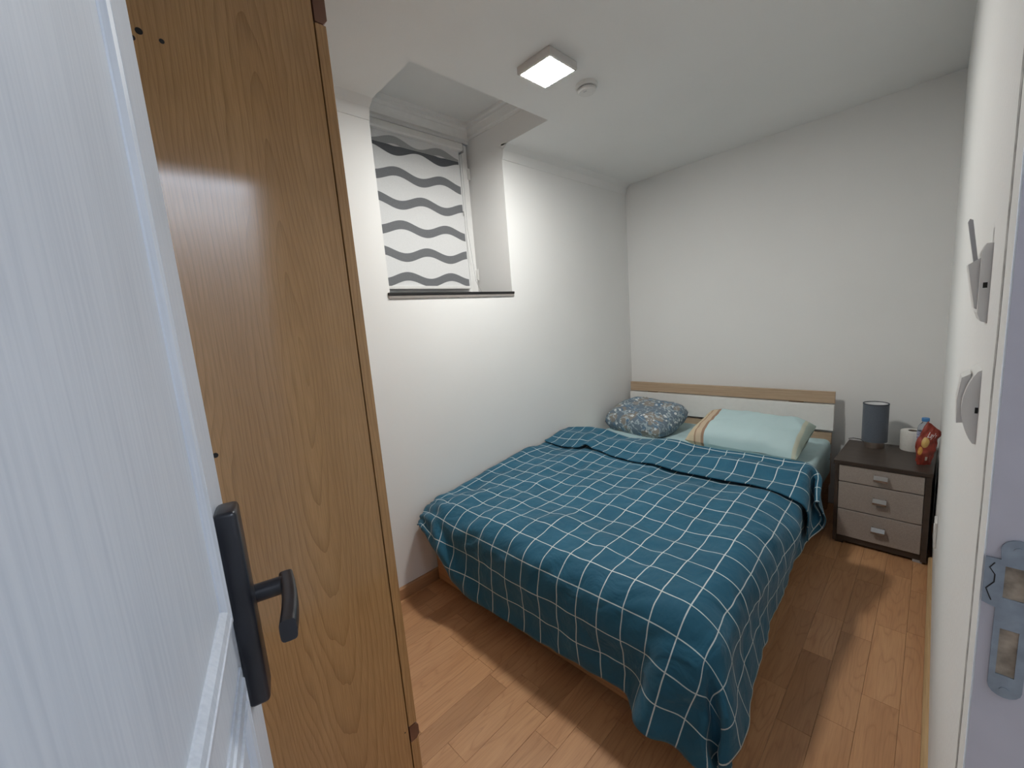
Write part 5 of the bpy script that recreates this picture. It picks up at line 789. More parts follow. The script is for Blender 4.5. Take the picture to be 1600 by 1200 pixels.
0,0,-1,1,0,-1,0,-1,-1,0,-1,-1,-1,-1,-2,-2,-1,-2,-2,-1,-2,-2,-1,-1,-2,-1,-2,-2,-2,-2,-1,-1,0,-1,-1,-1,-2,0,-1,0,0,0,-1,0,-1,0,0,0,-1,0,-1,0,0,-1,0,0,0,0,0,0,
0,0,1,3,4,5,6,6,5,6,6,6,6,6,6,-21,0,0,0,0,0,0,0,0,0,0,0,0,0,0,0,-1,-1,0,-1,0,-1,-1,-2,-1,-2,-2,-2,-2,-1,-2,-1,-2,-1,-2,-1,-2,-2,-1,-2,-1,-1,-1,-1,-1,
-1,-1,-1,0,-1,0,0,0,-1,0,-1,0,0,-1,0,0,-1,0,0,0,0,0,0,-1,0,1,0,2,2,5,5,5,6,6,5,6,6,6,6,6,362,15,1,-10,-11,-11,-13,-14,-16,-17,-18,-16,-16,-14,-14,-12,-12,-9,-8,-6,
-4,-3,-2,-2,-1,-1,-1,-1,0,-1,0,-1,0,0,-1,0,0,0,0,0,0,0,0,0,0,0,1,0,0,1,0,0,1,0,1,0,0,1,0,1,2,3,4,4,4,2,-1,-5,-6,-6,-6,-6,-5,-4,-5,-4,-6,-8,-12,-12,
-16,-17,3,15,7,3,9,5,-4,-8,-11,-13,-14,-15,-16,-16,-15,-15,-14,-13,-12,-11,-9,-8,-6,-3,-3,-1,-2,-1,-1,-1,-1,0,-1,0,-1,0,0,-1,0,0,0,0,0,0,0,0,0,0,1,0,0,0,1,0,1,0,0,1,
0,1,0,0,1,2,2,4,4,4,2,-1,-5,-6,-6,-6,-6,-4,-5,-4,-5,-6,-8,-11,-12,-15,-19,-9,7,6,6,4,4,1,-6,-9,-11,-14,-15,-15,-14,-14,-13,-14,-13,-12,-10,-9,-7,-6,-3,-2,-2,-1,-1,-1,-1,-1,-1,0,
-1,0,0,0,-1,0,0,0,0,0,0,0,0,0,1,0,0,0,1,0,0,1,0,1,0,0,1,0,1,0,1,3,3,3,4,2,0,-4,-6,-7,-6,-5,-5,-4,-4,-6,-6,-9,-11,-11,-14,-16,-13,2,2,8,2,1,-1,-4,
-6,-8,-11,-14,-14,-13,-13,-13,-13,-13,-11,-10,-8,-7,-5,-4,-2,-2,-1,-1,-1,-1,0,-1,0,-1,0,0,0,0,-1,0,0,0,0,0,0,1,0,0,0,0,1,0,0,1,0,1,0,0,1,0,0,1,0,1,2,2,4,4,
2,0,-4,-6,-6,-7,-5,-5,-3,-4,-6,-9,-10,-10,-12,-12,-13,-12,-3,-3,5,4,1,-4,-5,-5,-7,-7,-11,-12,-12,-12,-13,-12,-12,-11,-10,-8,-7,-5,-4,-2,-1,-1,-1,-1,0,0,-1,0,0,-1,0,0,0,0,0,0,0,0,
0,0,0,0,0,0,1,0,0,1,0,0,1,0,1,0,0,1,0,0,1,1,2,4,3,3,0,-4,-6,-6,-6,-6,-4,-4,-4,-7,-10,-11,-12,-11,-12,-12,-12,-9,-9,6,5,2,-3,-6,-6,-7,-7,-8,-9,-10,-11,-12,-13,-11,
-11,-10,-8,-7,-5,-3,-1,-1,-1,-1,0,0,0,-1,0,0,0,-1,0,0,0,0,0,0,0,0,0,0,0,0,1,0,0,0,1,0,1,0,0,1,0,1,0,0,1,0,1,2,2,4,3,0,-4,-5,-7,-6,-5,-5,-3,-5,
-9,-11,-12,-12,-12,-12,-12,-14,-12,-12,8,4,4,-2,-5,-6,-7,-6,-8,-8,-9,-10,-12,-13,-12,-10,-10,-7,-6,-4,-2,-1,-1,0,-1,0,0,0,0,-1,0,0,0,0,-1,0,0,0,0,0,0,0,0,0,1,0,0,0,1,0,
0,1,0,1,0,0,1,0,1,0,0,1,1,2,4,2,0,-3,-5,-6,-6,-6,-4,-5,-6,-10,-12,-12,-12,-11,-11,-14,-14,-13,-14,6,6,4,0,-4,-5,-5,-7,-6,-8,-9,-11,-13,-13,-11,-10,-8,-6,-5,-3,-2,0,-1,0,0,
0,-1,0,0,0,-1,0,0,0,0,0,-1,0,0,0,0,0,1,0,0,0,0,1,0,0,1,0,0,1,0,1,0,0,1,0,0,1,0,2,3,3,0,-3,-5,-6,-6,-5,-5,-5,-8,-12,-13,-11,-10,-10,-12,-14,-15,-14,-13,
1,8,7,2,-1,-4,-5,-5,-6,-7,-11,-12,-13,-12,-10,-7,-7,-5,-4,-3,-2,0,-1,0,0,0,0,-1,0,0,0,0,-1,0,0,0,0,0,0,0,0,0,0,0,0,0,0,1,0,0,1,0,1,0,0,1,0,1,0,0,
1,0,0,2,2,3,0,-3,-5,-6,-6,-6,-5,-7,-10,-12,-12,-10,-9,-10,-13,-14,-16,-14,-13,6,4,6,4,1,0,-3,-4,-5,-7,-11,-13,-12,-10,-8,-7,-5,-5,-4,-2,-2,0,0,-1,0,0,0,0,-1,0,0,0,0,-1,0,
0,0,0,0,0,0,0,0,0,0,0,1,0,0,1,0,0,1,0,1,0,0,1,0,1,0,0,0,1,2,3,0,-4,-5,-6,-5,-6,-6,-8,-12,-12,-12,-9,-8,-11,-13,-16,-16,-16,-14,9,-1,2,3,3,2,-1,-2,-3,-5,
-10,-12,-10,-8,-7,-6,-5,-5,-3,-2,-2,0,0,0,-1,0,0,0,0,0,-1,0,0,0,-1,0,0,0,0,0,0,0,0,0,0,1,0,0,0,1,0,1,0,1,0,0,1,0,0,1,0,0,0,1,1,2,0,-4,-5,-6,
-5,-6,-7,-10,-12,-12,-11,-8,-10,-12,-14,-17,-17,-17,-17,6,-1,1,3,2,0,-1,-1,1,-2,-8,-10,-8,-6,-6,-6,-5,-4,-3,-2,-1,-1,0,0,0,0,0,-1,0,0,0,-1,0,0,0,-1,0,0,0,0,0,0,0,0,1,
0,0,0,1,0,0,1,0,1,0,1,0,0,1,0,0,0,1,0,1,1,0,-4,-6,-5,-5,-7,-8,-12,-13,-12,-10,-9,-12,-13,-15,-17,-18,-18,-19,4,2,3,3,2,-1,-3,-1,3,1,-6,-8,-6,-6,-5,-5,-5,-4,-3,-1,
-1,-1,0,0,0,0,0,0,-1,0,0,0,-1,0,0,-1,0,0,0,0,0,0,0,0,1,0,0,0,1,0,0,1,0,1,0,1,0,1,0,0,1,0,0,0,0,1,-1,-4,-6,-5,-5,-6,-10,-13,-13,-13,-10,-11,-13,-15,
-17,-18,-20,-19,-20,2,5,6,4,0,-1,-2,1,4,2,-4,-6,-5,-6,-5,-5,-5,-3,-2,-1,-1,0,-1,0,0,1,0,-1,0,0,-1,0,0,0,-1,0,0,0,0,0,0,0,0,0,0,0,0,1,0,0,1,0,1,1,0,
1,0,0,1,0,0,1,-1,0,1,0,-2,-5,-4,-5,-6,-8,-10,-14,-14,-13,-11,-11,-16,-17,-19,-20,-20,-20,-20,0,6,8,5,1,-2,1,3,5,4,-3,-5,-5,-6,-4,-5,-5,-3,-1,0,-1,1,0,0,0,0,0,0,0,-1,
0,0,0,-1,0,0,0,0,0,0,0,0,0,0,0,0,0,0,0,1,0,1,1,0,1,0,1,0,1,0,0,0,0,0,0,-1,-2,-4,-5,-5,-8,-9,-11,-14,-15,-13,-12,-15,-18,-19,-20,-20,-20,-20,-20,4,4,6,7,3,
1,3,4,4,3,-1,-5,-6,-5,-3,-3,-3,-3,-1,0,-1,1,1,1,0,0,0,0,0,-1,0,0,0,0,0,0,-1,0,0,0,0,0,0,0,0,0,0,0,0,1,0,1,1,1,0,1,0,0,1,1,0,0,-1,0,0,
-2,-2,-4,-5,-6,-9,-11,-13,-14,-14,-14,-16,-18,-19,-20,-20,-20,-20,-20,-20,7,3,3,5,5,6,4,4,2,2,0,-5,-6,-4,0,-1,-3,-1,-2,-1,-1,1,2,1,1,0,0,0,0,-1,0,0,0,0,0,0,0,-1,0,0,
0,-1,1,0,0,0,0,0,0,1,0,1,1,1,1,0,0,1,0,1,0,0,-1,-1,0,-2,-2,-4,-5,-7,-10,-12,-14,-15,-15,-17,-18,-20,-19,-20,-20,-20,-20,-20,-20,3,7,3,3,3,7,6,2,1,2,1,-4,-5,-2,2,
0,-1,-1,-2,-2,0,1,2,1,0,1,0,0,-1,0,-1,0,0,0,-1,0,-1,0,-1,0,0,0,1,0,1,0,0,1,0,1,0,1,0,1,1,1,0,0,1,0,1,-1,-1,-1,0,-1,-3,-3,-7,-8,-11,-13,-14,-16,-18,
-18,-20,-20,-20,-19,-20,-20,-20,-20,-19,-4,12,8,3,2,5,5,1,1,5,2,-4,-4,0,2,1,0,-1,-1,-2,0,1,1,1,1,0,0,0,-1,0,-1,0,-1,-1,-1,-1,-1,0,0,-1,1,0,1,1,0,1,1,0,1,0,
1,0,1,0,1,1,0,0,1,1,0,-1,-1,-1,0,-1,-2,-4,-7,-10,-11,-14,-16,-17,-19,-19,-20,-20,-20,-20,-19,-20,-20,-19,-20,2,10,9,5,3,4,4,1,2,5,3,-3,-2,0,1,-1,0,0,0,0,0,1,1,0,1,
0,0,0,0,-1,-1,-1,-1,-1,-1,-1,-1,0,0,0,0,1,1,0,1,0,0,1,0,1,0,0,1,1,1,1,0,0,1,0,0,-1,-1,-1,0,-1,-2,-4,-7,-10,-12,-15,-16,-19,-19,-20,-20,-19,-20,-20,-19,-20,-20,-19,-20,
7,7,4,3,3,6,6,4,2,4,3,0,-2,-2,-1,-1,0,0,1,0,0,1,1,1,1,0,0,0,0,0,-2,-1,-2,-1,-1,0,0,0,0,0,0,1,1,0,0,0,0,0,0,0,0,0,2,1,1,1,0,0,1,0,
0,-1,-1,-1,-1,-1,-2,-4,-7,-10,-12,-15,-17,-19,-19,-20,-20,-20,-20,-19,-19,-20,-20,-19,-20,4,8,3,-3,0,5,8,8,6,3,2,2,-2,-4,-3,-1,0,0,1,0,1,2,1,1,0,0,0,1,0,0,-1,-2,-2,-1,0,
1,0,1,-1,0,0,1,0,1,0,-1,-1,-1,-1,0,0,1,1,2,1,1,0,1,0,0,0,-2,-1,-1,-1,-1,-2,-4,-6,-10,-13,-15,-16,-19,-19,-20,-21,-19,-20,-19,-20,-19,-20,-19,-20,-5,13,5,-3,-3,4,8,9,8,3,
2,3,-2,-5,-4,-1,-1,0,1,1,2,1,2,1,0,-1,0,1,1,0,0,-2,-2,-1,1,1,1,0,-1,-1,0,0,2,0,0,-1,-2,-1,-1,0,0,1,1,2,1,1,0,0,0,0,-1,-1,-2,-1,-1,-1,-2,-3,-6,-10,
-12,-15,-17,-18,-19,-20,-21,-20,-19,-20,-19,-19,-20,-19,-20,-2,15,6,-3,-3,3,8,9,8,3,3,3,-2,-6,-3,-2,-1,0,0,2,2,2,2,0,-1,-1,0,1,2,1,0,-1,-1,-1,0,2,0,0,-1,-2,-1,1,1,1,0,
-1,-2,-1,-1,0,1,0,1,2,0,0,0,0,0,0,0,-2,-2,-1,-1,-1,-1,-3,-6,-9,-13,-15,-16,-18,-19,-20,-20,-21,-20,-19,-19,-19,-20,-20,-19,1,15,6,-3,-3,2,8,9,7,3,4,3,-2,-5,-4,-2,-1,0,0,1,
2,3,2,0,-1,-1,-1,1,2,2,1,0,-1,-1,1,1,1,-1,-2,-2,-1,0,1,1,0,-1,-1,-1,0,0,0,0,1,1,0,0,-1,0,0,0,-1,-1,-1,-2,0,-1,-1,-3,-5,-9,-12,-15,-17,-18,-19,-20,-20,-20,-20,-20,
-19,-20,-19,-20,-20,2,14,5,-3,-3,3,7,9,5,4,5,3,-2,-5,-4,-2,-1,0,-1,1,2,3,2,0,-1,-1,0,0,2,1,2,0,0,1,0,2,0,0,-2,-2,-2,0,0,1,-1,-1,-1,0,0,0,0,0,1,1,-1,
0,-1,-1,0,0,0,-1,-1,-1,-1,0,-1,-2,-5,-9,-12,-15,-16,-18,-19,-20,-21,-20,-20,-20,-19,-20,-19,-20,-20,2,13,5,-3,-2,2,6,7,5,4,6,4,-2,-5,-4,-2,-1,-1,0,1,2,2,2,0,0,-1,0,0,0,1,
2,1,0,1,2,1,1,0,-1,-2,-2,-1,0,0,-1,-2,-1,0,0,0,0,0,1,1,-1,-1,-1,0,0,0,0,0,-1,-1,0,-1,0,-2,-5,-9,-12,-14,-17,-18,-19,-20,-20,-20,-21,-20,-19,-20,-19,-20,-20,2,13,4,-2,-3,
1,5,6,5,5,6,4,-2,-4,-4,-2,-1,-1,0,1,2,2,2,0,0,-1,0,-1,0,0,1,1,1,2,2,2,1,1,-1,-1,-2,-1,-1,-1,-2,-1,-1,-1,-1,0,0,1,1,0,0,-1,-1,0,0,1,0,0,-1,-1,0,
0,0,-2,-5,-9,-11,-14,-17,-18,-19,-20,-20,-21,-20,-20,-20,-20,-19,-20,-20,2,12,5,-2,-3,0,4,5,4,6,6,4,-1,-4,-3,-2,-1,-1,0,1,2,2,1,0,-1,0,-1,-1,-1,0,1,1,2,2,3,2,2,0,0,-1,
-2,-1,-2,-1,-2,-1,-2,-1,-1,0,0,0,1,0,0,0,-1,0,1,1,0,0,-1,0,0,0,-1,-1,-5,-8,-12,-14,-16,-19,-19,-20,-20,-20,-21,-20,-20,-19,-20,-20,-20,3,11,4,-1,-3,-1,3,4,5,5,6,4,-1,-3,-2,
-2,-1,0,0,1,2,1,1,-1,-1,-1,-1,-1,-1,0,1,1,2,2,3,3,1,0,0,-1,-1,-1,-2,-2,-1,-1,-1,-1,-1,-1,-1,0,1,0,0,0,-1,0,1,1,1,0,0,0,-1,0,0,-1,-4,-8,-12,-14,-17,-18,-19,
-20,-20,-21,-20,-20,-20,-20,-20,-20,-20,3,10,4,-1,-3,-1,2,3,5,5,6,3,-1,-2,-2,-1,0,-1,1,2,1,1,-1,-1,-1,-1,-2,-2,0,1,1,1,2,2,2,3,0,0,-1,-1,0,-1,-2,-1,-1,-1,0,0,-1,-1,
-1,0,0,0,0,0,-1,0,1,1,0,1,0,0,0,0,0,-1,-3,-9,-11,-14,-17,-18,-20,-20,-20,-20,-21,-20,-20,-20,-20,-20,-20,3,9,4,-1,-3,-2,2,3,5,4,5,2,-1,-1,-1,-1,0,0,1,2,1,1,-1,-1,-2,
-2,-2,-1,-1,1,1,1,2,1,2,2,0,-1,-1,0,0,-1,-1,-2,0,0,1,0,0,-1,-1,0,0,0,0,-1,-1,0,1,1,0,1,1,0,1,0,0,-1,-4,-8,-11,-15,-16,-19,-19,-20,-20,-21,-20,-20,-20,-21,-20,-20,-20,
3,9,3,-1,-3,-2,1,4,4,4,3,2,-1,-1,-1,0,0,0,1,2,2,0,0,-2,-2,-2,-2,-1,-1,0,1,1,1,1,2,1,0,-1,-1,0,0,0,-1,-2,0,0,2,1,1,-1,0,-1,0,0,0,-1,0,-1,0,1,
1,1,1,1,0,0,0,-1,-4,-7,-12,-14,-17,-18,-19,-21,-20,-20,-21,-20,-20,-20,-20,-20,-20,4,7,4,-1,-4,-1,1,3,3,3,3,0,0,-1,0,0,0,0,1,2,2,1,-1,-2,-2,-2,-2,-1,-2,0,1,1,1,1,1,
0,0,0,-1,0,1,0,-1,-1,-1,1,1,2,1,1,-1,0,-1,0,0,0,-1,-1,0,1,1,1,1,1,1,0,0,-1,-4,-8,-11,-14,-17,-18,-20,-20,-20,-21,-20,-20,-20,-21,-20,-20,-20,3,8,3,-2,-3,-2,2,2,3,2,
2,0,0,0,0,0,0,0,1,2,1,1,0,-3,-2,-3,-2,-1,-1,-1,1,1,1,1,1,0,0,0,0,1,0,0,0,-1,-1,0,1,2,2,1,0,-1,-1,0,0,0,-1,0,0,0,1,2,2,1,0,0,0,-1,-4,-8,
-11,-15,-16,-19,-19,-20,-21,-20,-20,-20,-21,-20,-20,-20,-21,3,7,4,-2,-3,-1,0,2,2,2,1,1,0,1,0,0,0,0,0,2,1,1,-1,-2,-4,-3,-2,-1,-1,-1,1,2,2,1,1,0,0,1,0,0,1,0,0,-1,-1,
-1,1,2,2,2,-1,-1,-2,-1,1,0,1,-1,0,0,2,2,2,1,0,0,0,-1,-4,-8,-12,-14,-16,-19,-19,-20,-21,-20,-20,-21,-20,-20,-21,-20,-20,2,8,4,-2,-3,-1,0,1,2,1,1,1,1,1,1,0,-1,0,1,1,
1,1,-2,-3,-4,-3,-3,-1,-1,0,2,2,2,1,1,1,0,0,1,0,1,1,-1,0,-1,-1,0,2,2,1,0,-2,-2,-1,0,1,0,0,-1,1,2,3,3,1,0,0,-1,-1,-4,-8,-12,-14,-17,-18,-20,-20,-20,-20,-21,-20,
-20,-21,-20,-20,-21,2,9,4,-2,-3,-2,0,1,2,1,0,1,1,2,1,0,-1,0,1,1,1,0,-2,-4,-4,-3,-3,-1,-1,1,2,2,2,2,1,1,0,0,0,1,1,1,0,-1,0,0,0,1,1,1,-1,-2,-2,-1,0,
1,0,-1,0,1,2,3,4,1,1,-1,0,-2,-4,-8,-12,-14,-17,-18,-20,-20,-20,-21,-20,-20,-21,-20,-20,-21,-20,3,8,4,-2,-4,-2,0,2,1,1,0,0,1,2,2,0,0,0,1,2,0,-1,-3,-4,-4,-3,-2,-1,-1,1,
2,3,2,2,1,1,0,0,0,1,1,1,0,0,0,0,1,0,1,0,-2,-2,-1,-1,1,0,0,-1,-1,1,2,3,3,3,1,0,0,-2,-5,-8,-12,-14,-17,-19,-19,-20,-21,-20,-21,-20,-20,-21,-20,-20,-20,3,8,3,-2,-4,
-3,0,1,1,1,0,0,1,2,2,1,0,1,1,2,0,-2,-4,-4,-3,-2,-2,-2,-1,1,3,3,2,2,1,0,1,0,0,1,2,0,0,-1,1,1,1,0,1,-1,-1,-2,-2,0,1,0,-1,-1,-1,0,2,3,3,3,1,
1,0,-2,-5,-8,-12,-15,-17,-18,-20,-20,-20,-21,-20,-20,-21,-20,-20,-21,-20,3,8,2,-2,-5,-3,-1,1,1,0,0,0,2,2,2,1,1,0,2,1,0,-2,-3,-4,-2,-2,-2,-2,-1,1,2,3,3,1,1,1,0,1,1,1,
1,1,-1,-1,0,2,1,1,0,-1,-1,-2,-1,0,0,0,-1,-1,-1,0,1,2,3,3,2,1,0,-2,-5,-8,-12,-14,-17,-19,-19,-20,-21,-20,-20,-21,-20,-20,-21,-20,-20,3,7,3,-3,-5,-4,-1,0,1,0,0,1,1,2,3,
1,0,0,2,1,0,-1,-3,-3,-2,-2,-2,-1,-1,1,2,2,3,1,1,0,1,0,2,2,1,1,-1,-1,-1,1,2,1,0,0,-2,-2,0,0,0,-1,-1,-2,-1,0,1,1,3,3,2,1,0,-2,-4,-8,-12,-14,-17,-18,-20,
-20,-20,-20,-21,-20,-20,-21,-20,-20,-21,3,7,2,-3,-6,-3,-2,-1,1,1,0,1,1,2,2,1,0,0,1,1,0,-1,-2,-2,-2,-1,-2,0,-1,1,2,3,2,1,0,0,-1,1,2,2,3,0,0,-1,-1,1,1,1,0,-1,
-2,-1,0,0,-1,-1,-2,-2,-1,0,1,2,3,2,2,1,-1,-1,-4,-8,-11,-14,-17,-18,-20,-19,-21,-20,-20,-21,-20,-20,-20,-21,-20,1,8,2,-3,-6,-4,-2,0,0,1,1,1,1,2,1,0,0,-1,1,0,0,-1,-1,-1,-2,
-1,0,0,1,1,2,2,3,0,-1,-1,-1,0,2,3,3,1,0,-1,-1,1,1,0,0,-1,-2,-1,0,0,-1,-2,-2,-2,0,0,1,2,2,2,1,1,-1,-2,-3,-6,-11,-14,-17,-18,-19,-20,-20,-20,-21,-20,-20,-21,-20,-20,-21,
2,8,2,-3,-5,-4,-3,0,0,1,1,2,1,2,0,-1,-1,-1,0,-1,0,-1,-1,0,-1,-1,1,1,1,2,3,2,2,0,-2,-2,-1,0,1,3,3,2,1,-1,-1,0,1,1,-1,-1,-2,-1,-1,0,-1,-2,-2,-1,0,0,
1,2,1,2,1,0,-1,-2,-3,-5,-10,-14,-17,-18,-19,-20,-20,-20,-20,-20,-21,-20,-20,-21,-20,3,7,2,-4,-4,-4,-2,-1,1,1,1,2,2,1,0,-2,-2,-2,-1,-1,-1,-1,0,0,0,0,1,1,2,3,3,3,1,0,-3,
-3,-2,0,1,3,3,2,1,0,0,0,0,1,-1,-1,-2,-2,-1,0,-2,-1,-2,0,0,0,1,1,2,1,1,0,-2,-2,-3,-4,-9,-13,-17,-19,-19,-20,-19,-20,-21,-20,-20,-20,-21,-20,-20,2,7,2,-4,-5,-2,-2,0,0,0,
1,2,2,1,0,-2,-3,-3,-1,-2,-1,0,0,0,1,0,1,2,2,3,3,3,1,0,-4,-3,-2,-1,1,2,3,2,2,1,0,0,1,-1,0,-2,-2,-1,-1,-1,-2,-1,-1,-1,0,1,1,1,2,1,1,-1,-1,-2,-4,-4,
-8,-13,-16,-19,-20,-19,-20,-20,-20,-20,-20,-21,-20,-20,-20,1,7,2,-4,-4,-2,-1,0,-1,0,1,1,2,1,0,-1,-3,-4,-2,-2,-1,0,1,1,1,0,1,2,1,2,3,4,1,0,-4,-4,-2,0,0,2,1,3,2,2,2,
0,0,-1,-1,-1,-1,-2,-1,-2,-2,-1,-1,-1,1,1,1,2,1,1,1,-2,-1,-2,-3,-5,-8,-12,-16,-19,-19,-20,-20,-20,-20,-20,-20,-20,-20,-20,-21,1,8,2,-4,-4,-2,0,0,-1,-1,0,0,1,0,1,1,-3,-3,-3,-2,
-1,0,1,1,2,1,1,0,1,2,2,4,2,-1,-3,-4,-2,0,0,1,1,2,3,2,2,1,0,-1,0,-1,-2,-1,-2,-2,-2,-2,-1,0,1,1,1,2,2,1,0,-2,-2,-2,-3,-5,-7,-12,-16,-18,-19,-20,-20,-20,-20,-20,
-20,-20,-20,-21,-20,2,8,1,-4,-3,-1,-1,0,-1,-1,-2,0,-1,1,1,1,0,-3,-4,-2,-1,0,1,2,1,1,2,1,-1,1,2,3,3,-1,-3,-3,-2,0,0,1,2,1,2,2,2,1,1,-1,0,-1,-1,-1,-2,-2,-2,
-2,-1,0,1,0,2,1,2,1,0,-2,-2,-3,-3,-4,-8,-11,-15,-18,-19,-20,-20,-20,-20,-20,-20,-20,-21,-20,-20,3,7,1,-4,-3,-1,-1,-1,-1,-2,-2,-1,-1,0,2,2,0,-1,-3,-3,-1,0,0,2,1,2,3,0,-1,0,
1,3,3,-1,-3,-3,-1,0,1,2,2,1,0,1,2,1,1,0,0,-1,0,-1,-2,-2,-2,-2,-1,1,0,1,1,1,1,1,0,-2,-2,-3,-3,-5,-7,-11,-15,-17,-19,-20,-20,-20,-20,-20,-20,-21,-20,-20,-20,4,5,0,-4,-3,
-1,-1,-2,-2,-2,-2,-1,0,0,1,2,2,-1,-2,-2,-1,-1,-1,1,2,4,3,0,-2,-1,1,2,2,0,-3,-3,-1,1,2,3,2,0,-1,0,1,1,1,1,0,0,-1,0,-2,-2,-2,-1,0,1,0,1,0,1,1,1,0,
-2,-2,-3,-4,-5,-8,-11,-14,-17,-18,-20,-20,-20,-20,-20,-21,-20,-20,-20,-20,3,4,-1,-5,-3,-1,-2,-2,-2,-2,-2,0,0,1,0,2,2,0,-1,-1,-2,-2,-1,1,3,4,3,0,-3,-1,0,1,3,0,-3,-2,-1,2,2,3,
2,-1,-2,-1,1,2,1,1,0,-1,0,0,-1,-2,-2,-1,0,1,1,1,1,1,1,1,0,-2,-2,-3,-5,-6,-9,-11,-14,-16,-17,-20,-20,-20,-20,-20,-21,-20,-20,-20,-20,2,3,-2,-5,-3,-2,-2,-2,-3,-2,0,1,1,1,0,
1,1,1,-1,-1,-2,-2,-2,1,4,5,2,-1,-2,-2,0,1,2,1,-2,-2,0,1,3,2,2,-1,-3,-1,1,1,2,0,0,0,0,0,-1,-2,-2,-1,0,1,2,1,2,2,1,1,0,-2,-2,-3,-5,-8,-10,-11,-14,-15,-17,
-19,-20,-20,-20,-20,-20,-21,-20,-20,-20,1,3,-3,-5,-4,-2,-2,-3,-2,-1,0,2,3,1,0,0,0,0,-1,-1,-2,-2,-1,1,5,4,1,-2,-2,-1,0,1,2,1,0,-2,0,1,2,2,2,-2,-3,-1,0,2,1,1,1,-1,
0,0,-2,-2,-2,-1,1,1,1,2,2,3,2,1,-1,-1,-1,-4,-5,-8,-11,-13,-13,-14,-16,-19,-20,-20,-20,-20,-20,-20,-21,-20,-20,1,2,-3,-6,-4,-2,-3,-2,-1,-1,1,2,4,2,0,-1,-1,-1,-1,-1,-2,-2,-1,3,5,
2,-1,-2,-1,0,0,0,2,2,0,0,0,1,1,2,1,-1,-4,-2,1,1,1,2,0,0,0,0,-2,-3,-2,-1,1,2,1,2,1,3,2,1,0,0,-1,-3,-5,-9,-12,-13,-13,-14,-15,-18,-20,-20,-20,-20,-20,-20,-20,-21,-20,
0,2,-3,-6,-4,-3,-2,-2,-1,0,1,3,4,3,1,-1,-2,-1,-2,-2,-2,-2,1,3,4,1,-3,-2,0,0,0,1,0,1,2,0,2,1,0,1,2,-2,-4,-2,0,1,1,1,1,1,0,-1,-2,-3,-2,0,1,2,1,1,
1,2,2,1,1,0,0,-2,-5,-9,-11,-13,-14,-13,-15,-18,-20,-20,-20,-20,-20,-20,-20,-20,-21,0,2,-3,-5,-5,-3,-2,-1,-1,1,2,2,4,3,1,0,0,-2,-2,-3,-3,-1,1,4,3,-2,-3,-2,0,1,1,-1,0,0,1,
2,2,1,0,1,2,-2,-4,-3,0,0,1,0,1,2,0,0,-2,-2,-2,0,1,2,1,0,1,1,2,1,1,1,0,-1,-5,-7,-11,-13,-13,-14,-15,-18,-20,-20,-20,-20,-20,-20,-20,-20,-20,0,1,-2,-5,-5,-3,-1,-1,0,1,
2,2,3,2,1,2,1,0,-2,-4,-3,-1,1,3,1,-3,-4,-1,1,1,0,0,-2,0,1,2,2,1,1,1,2,-2,-5,-3,-1,0,1,0,0,2,1,1,-2,-2,-2,0,1,2,1,0,1,1,2,2,0,0,0,0,-4,-7,
-9,-12,-13,-13,-16,-19,-19,-20,-21,-20,-19,-20,-20,-21,-20,-1,0,-2,-4,-5,-2,-1,0,1,1,2,2,2,1,0,2,2,2,-1,-3,-4,-1,1,3,-1,-4,-4,-1,1,1,0,-1,-1,-1,1,1,2,2,1,2,2,-2,-5,-4,-1,
0,0,-1,1,2,1,1,-1,-2,-2,0,1,1,1,1,1,2,2,2,0,0,-1,0,-4,-6,-9,-10,-11,-14,-16,-19,-20,-20,-20,-20,-20,-20,-20,-20,-20,-3,-1,-1,-3,-4,-3,0,1,1,1,1,2,2,0,1,1,2,4,2,-3,
-3,-2,2,1,-3,-4,-4,0,0,0,0,0,-2,0,0,1,2,1,1,3,3,-2,-5,-4,-2,0,-1,0,1,1,2,0,0,-2,-1,-1,1,1,1,1,2,2,3,2,0,0,-1,-2,-3,-7,-8,-9,-10,-13,-17,-19,-20,-20,-20,-19,
-20,-20,-20,-20,-21,-3,-2,-1,-3,-3,-2,0,1,1,1,1,2,1,1,0,2,3,5,3,-1,-3,-1,1,-1,-4,-5,-2,-1,0,0,0,-1,-1,-1,1,1,1,1,2,4,3,-2,-6,-4,-2,0,0,0,1,1,1,0,0,-2,-1,
0,0,0,2,1,2,2,3,3,1,-1,-1,-2,-4,-8,-9,-8,-9,-11,-16,-19,-20,-20,-20,-20,-19,-20,-21,-20,-20,-2,-3,-1,-2,-3,-1,-1,1,1,0,2,1,2,1,0,2,5,6,4,0,-2,-1,0,-3,-5,-5,-2,-1,0,0,
-1,0,-1,-1,1,1,2,1,2,4,2,-2,-5,-4,-2,-1,0,1,1,1,1,0,0,-1,-1,-1,0,1,1,1,2,2,3,2,1,-1,-1,-3,-4,-8,-9,-7,-7,-11,-16,-19,-20,-19,-20,-20,-20,-20,-20,-20,-20,0,-3,-2,-2,-2,
-2,0,0,0,0,2,2,2,1,1,3,5,7,4,0,-1,-1,-1,-4,-6,-4,-2,-2,0,0,0,-1,-1,0,0,1,2,1,3,4,1,-3,-4,-3,-2,-2,0,1,1,2,1,0,0,0,-1,0,0,0,1,1,1,2,2,0,0,
0,-2,-2,-4,-7,-8,-5,-6,-10,-17,-19,-20,-19,-20,-20,-20,-20,-20,-20,-20,1,-3,-2,-2,-2,-2,-2,0,0,1,2,2,2,1,1,4,7,6,3,-1,-2,0,-1,-4,-6,-3,-3,-1,-1,0,0,-1,-1,-1,1,1,2,2,3,4,
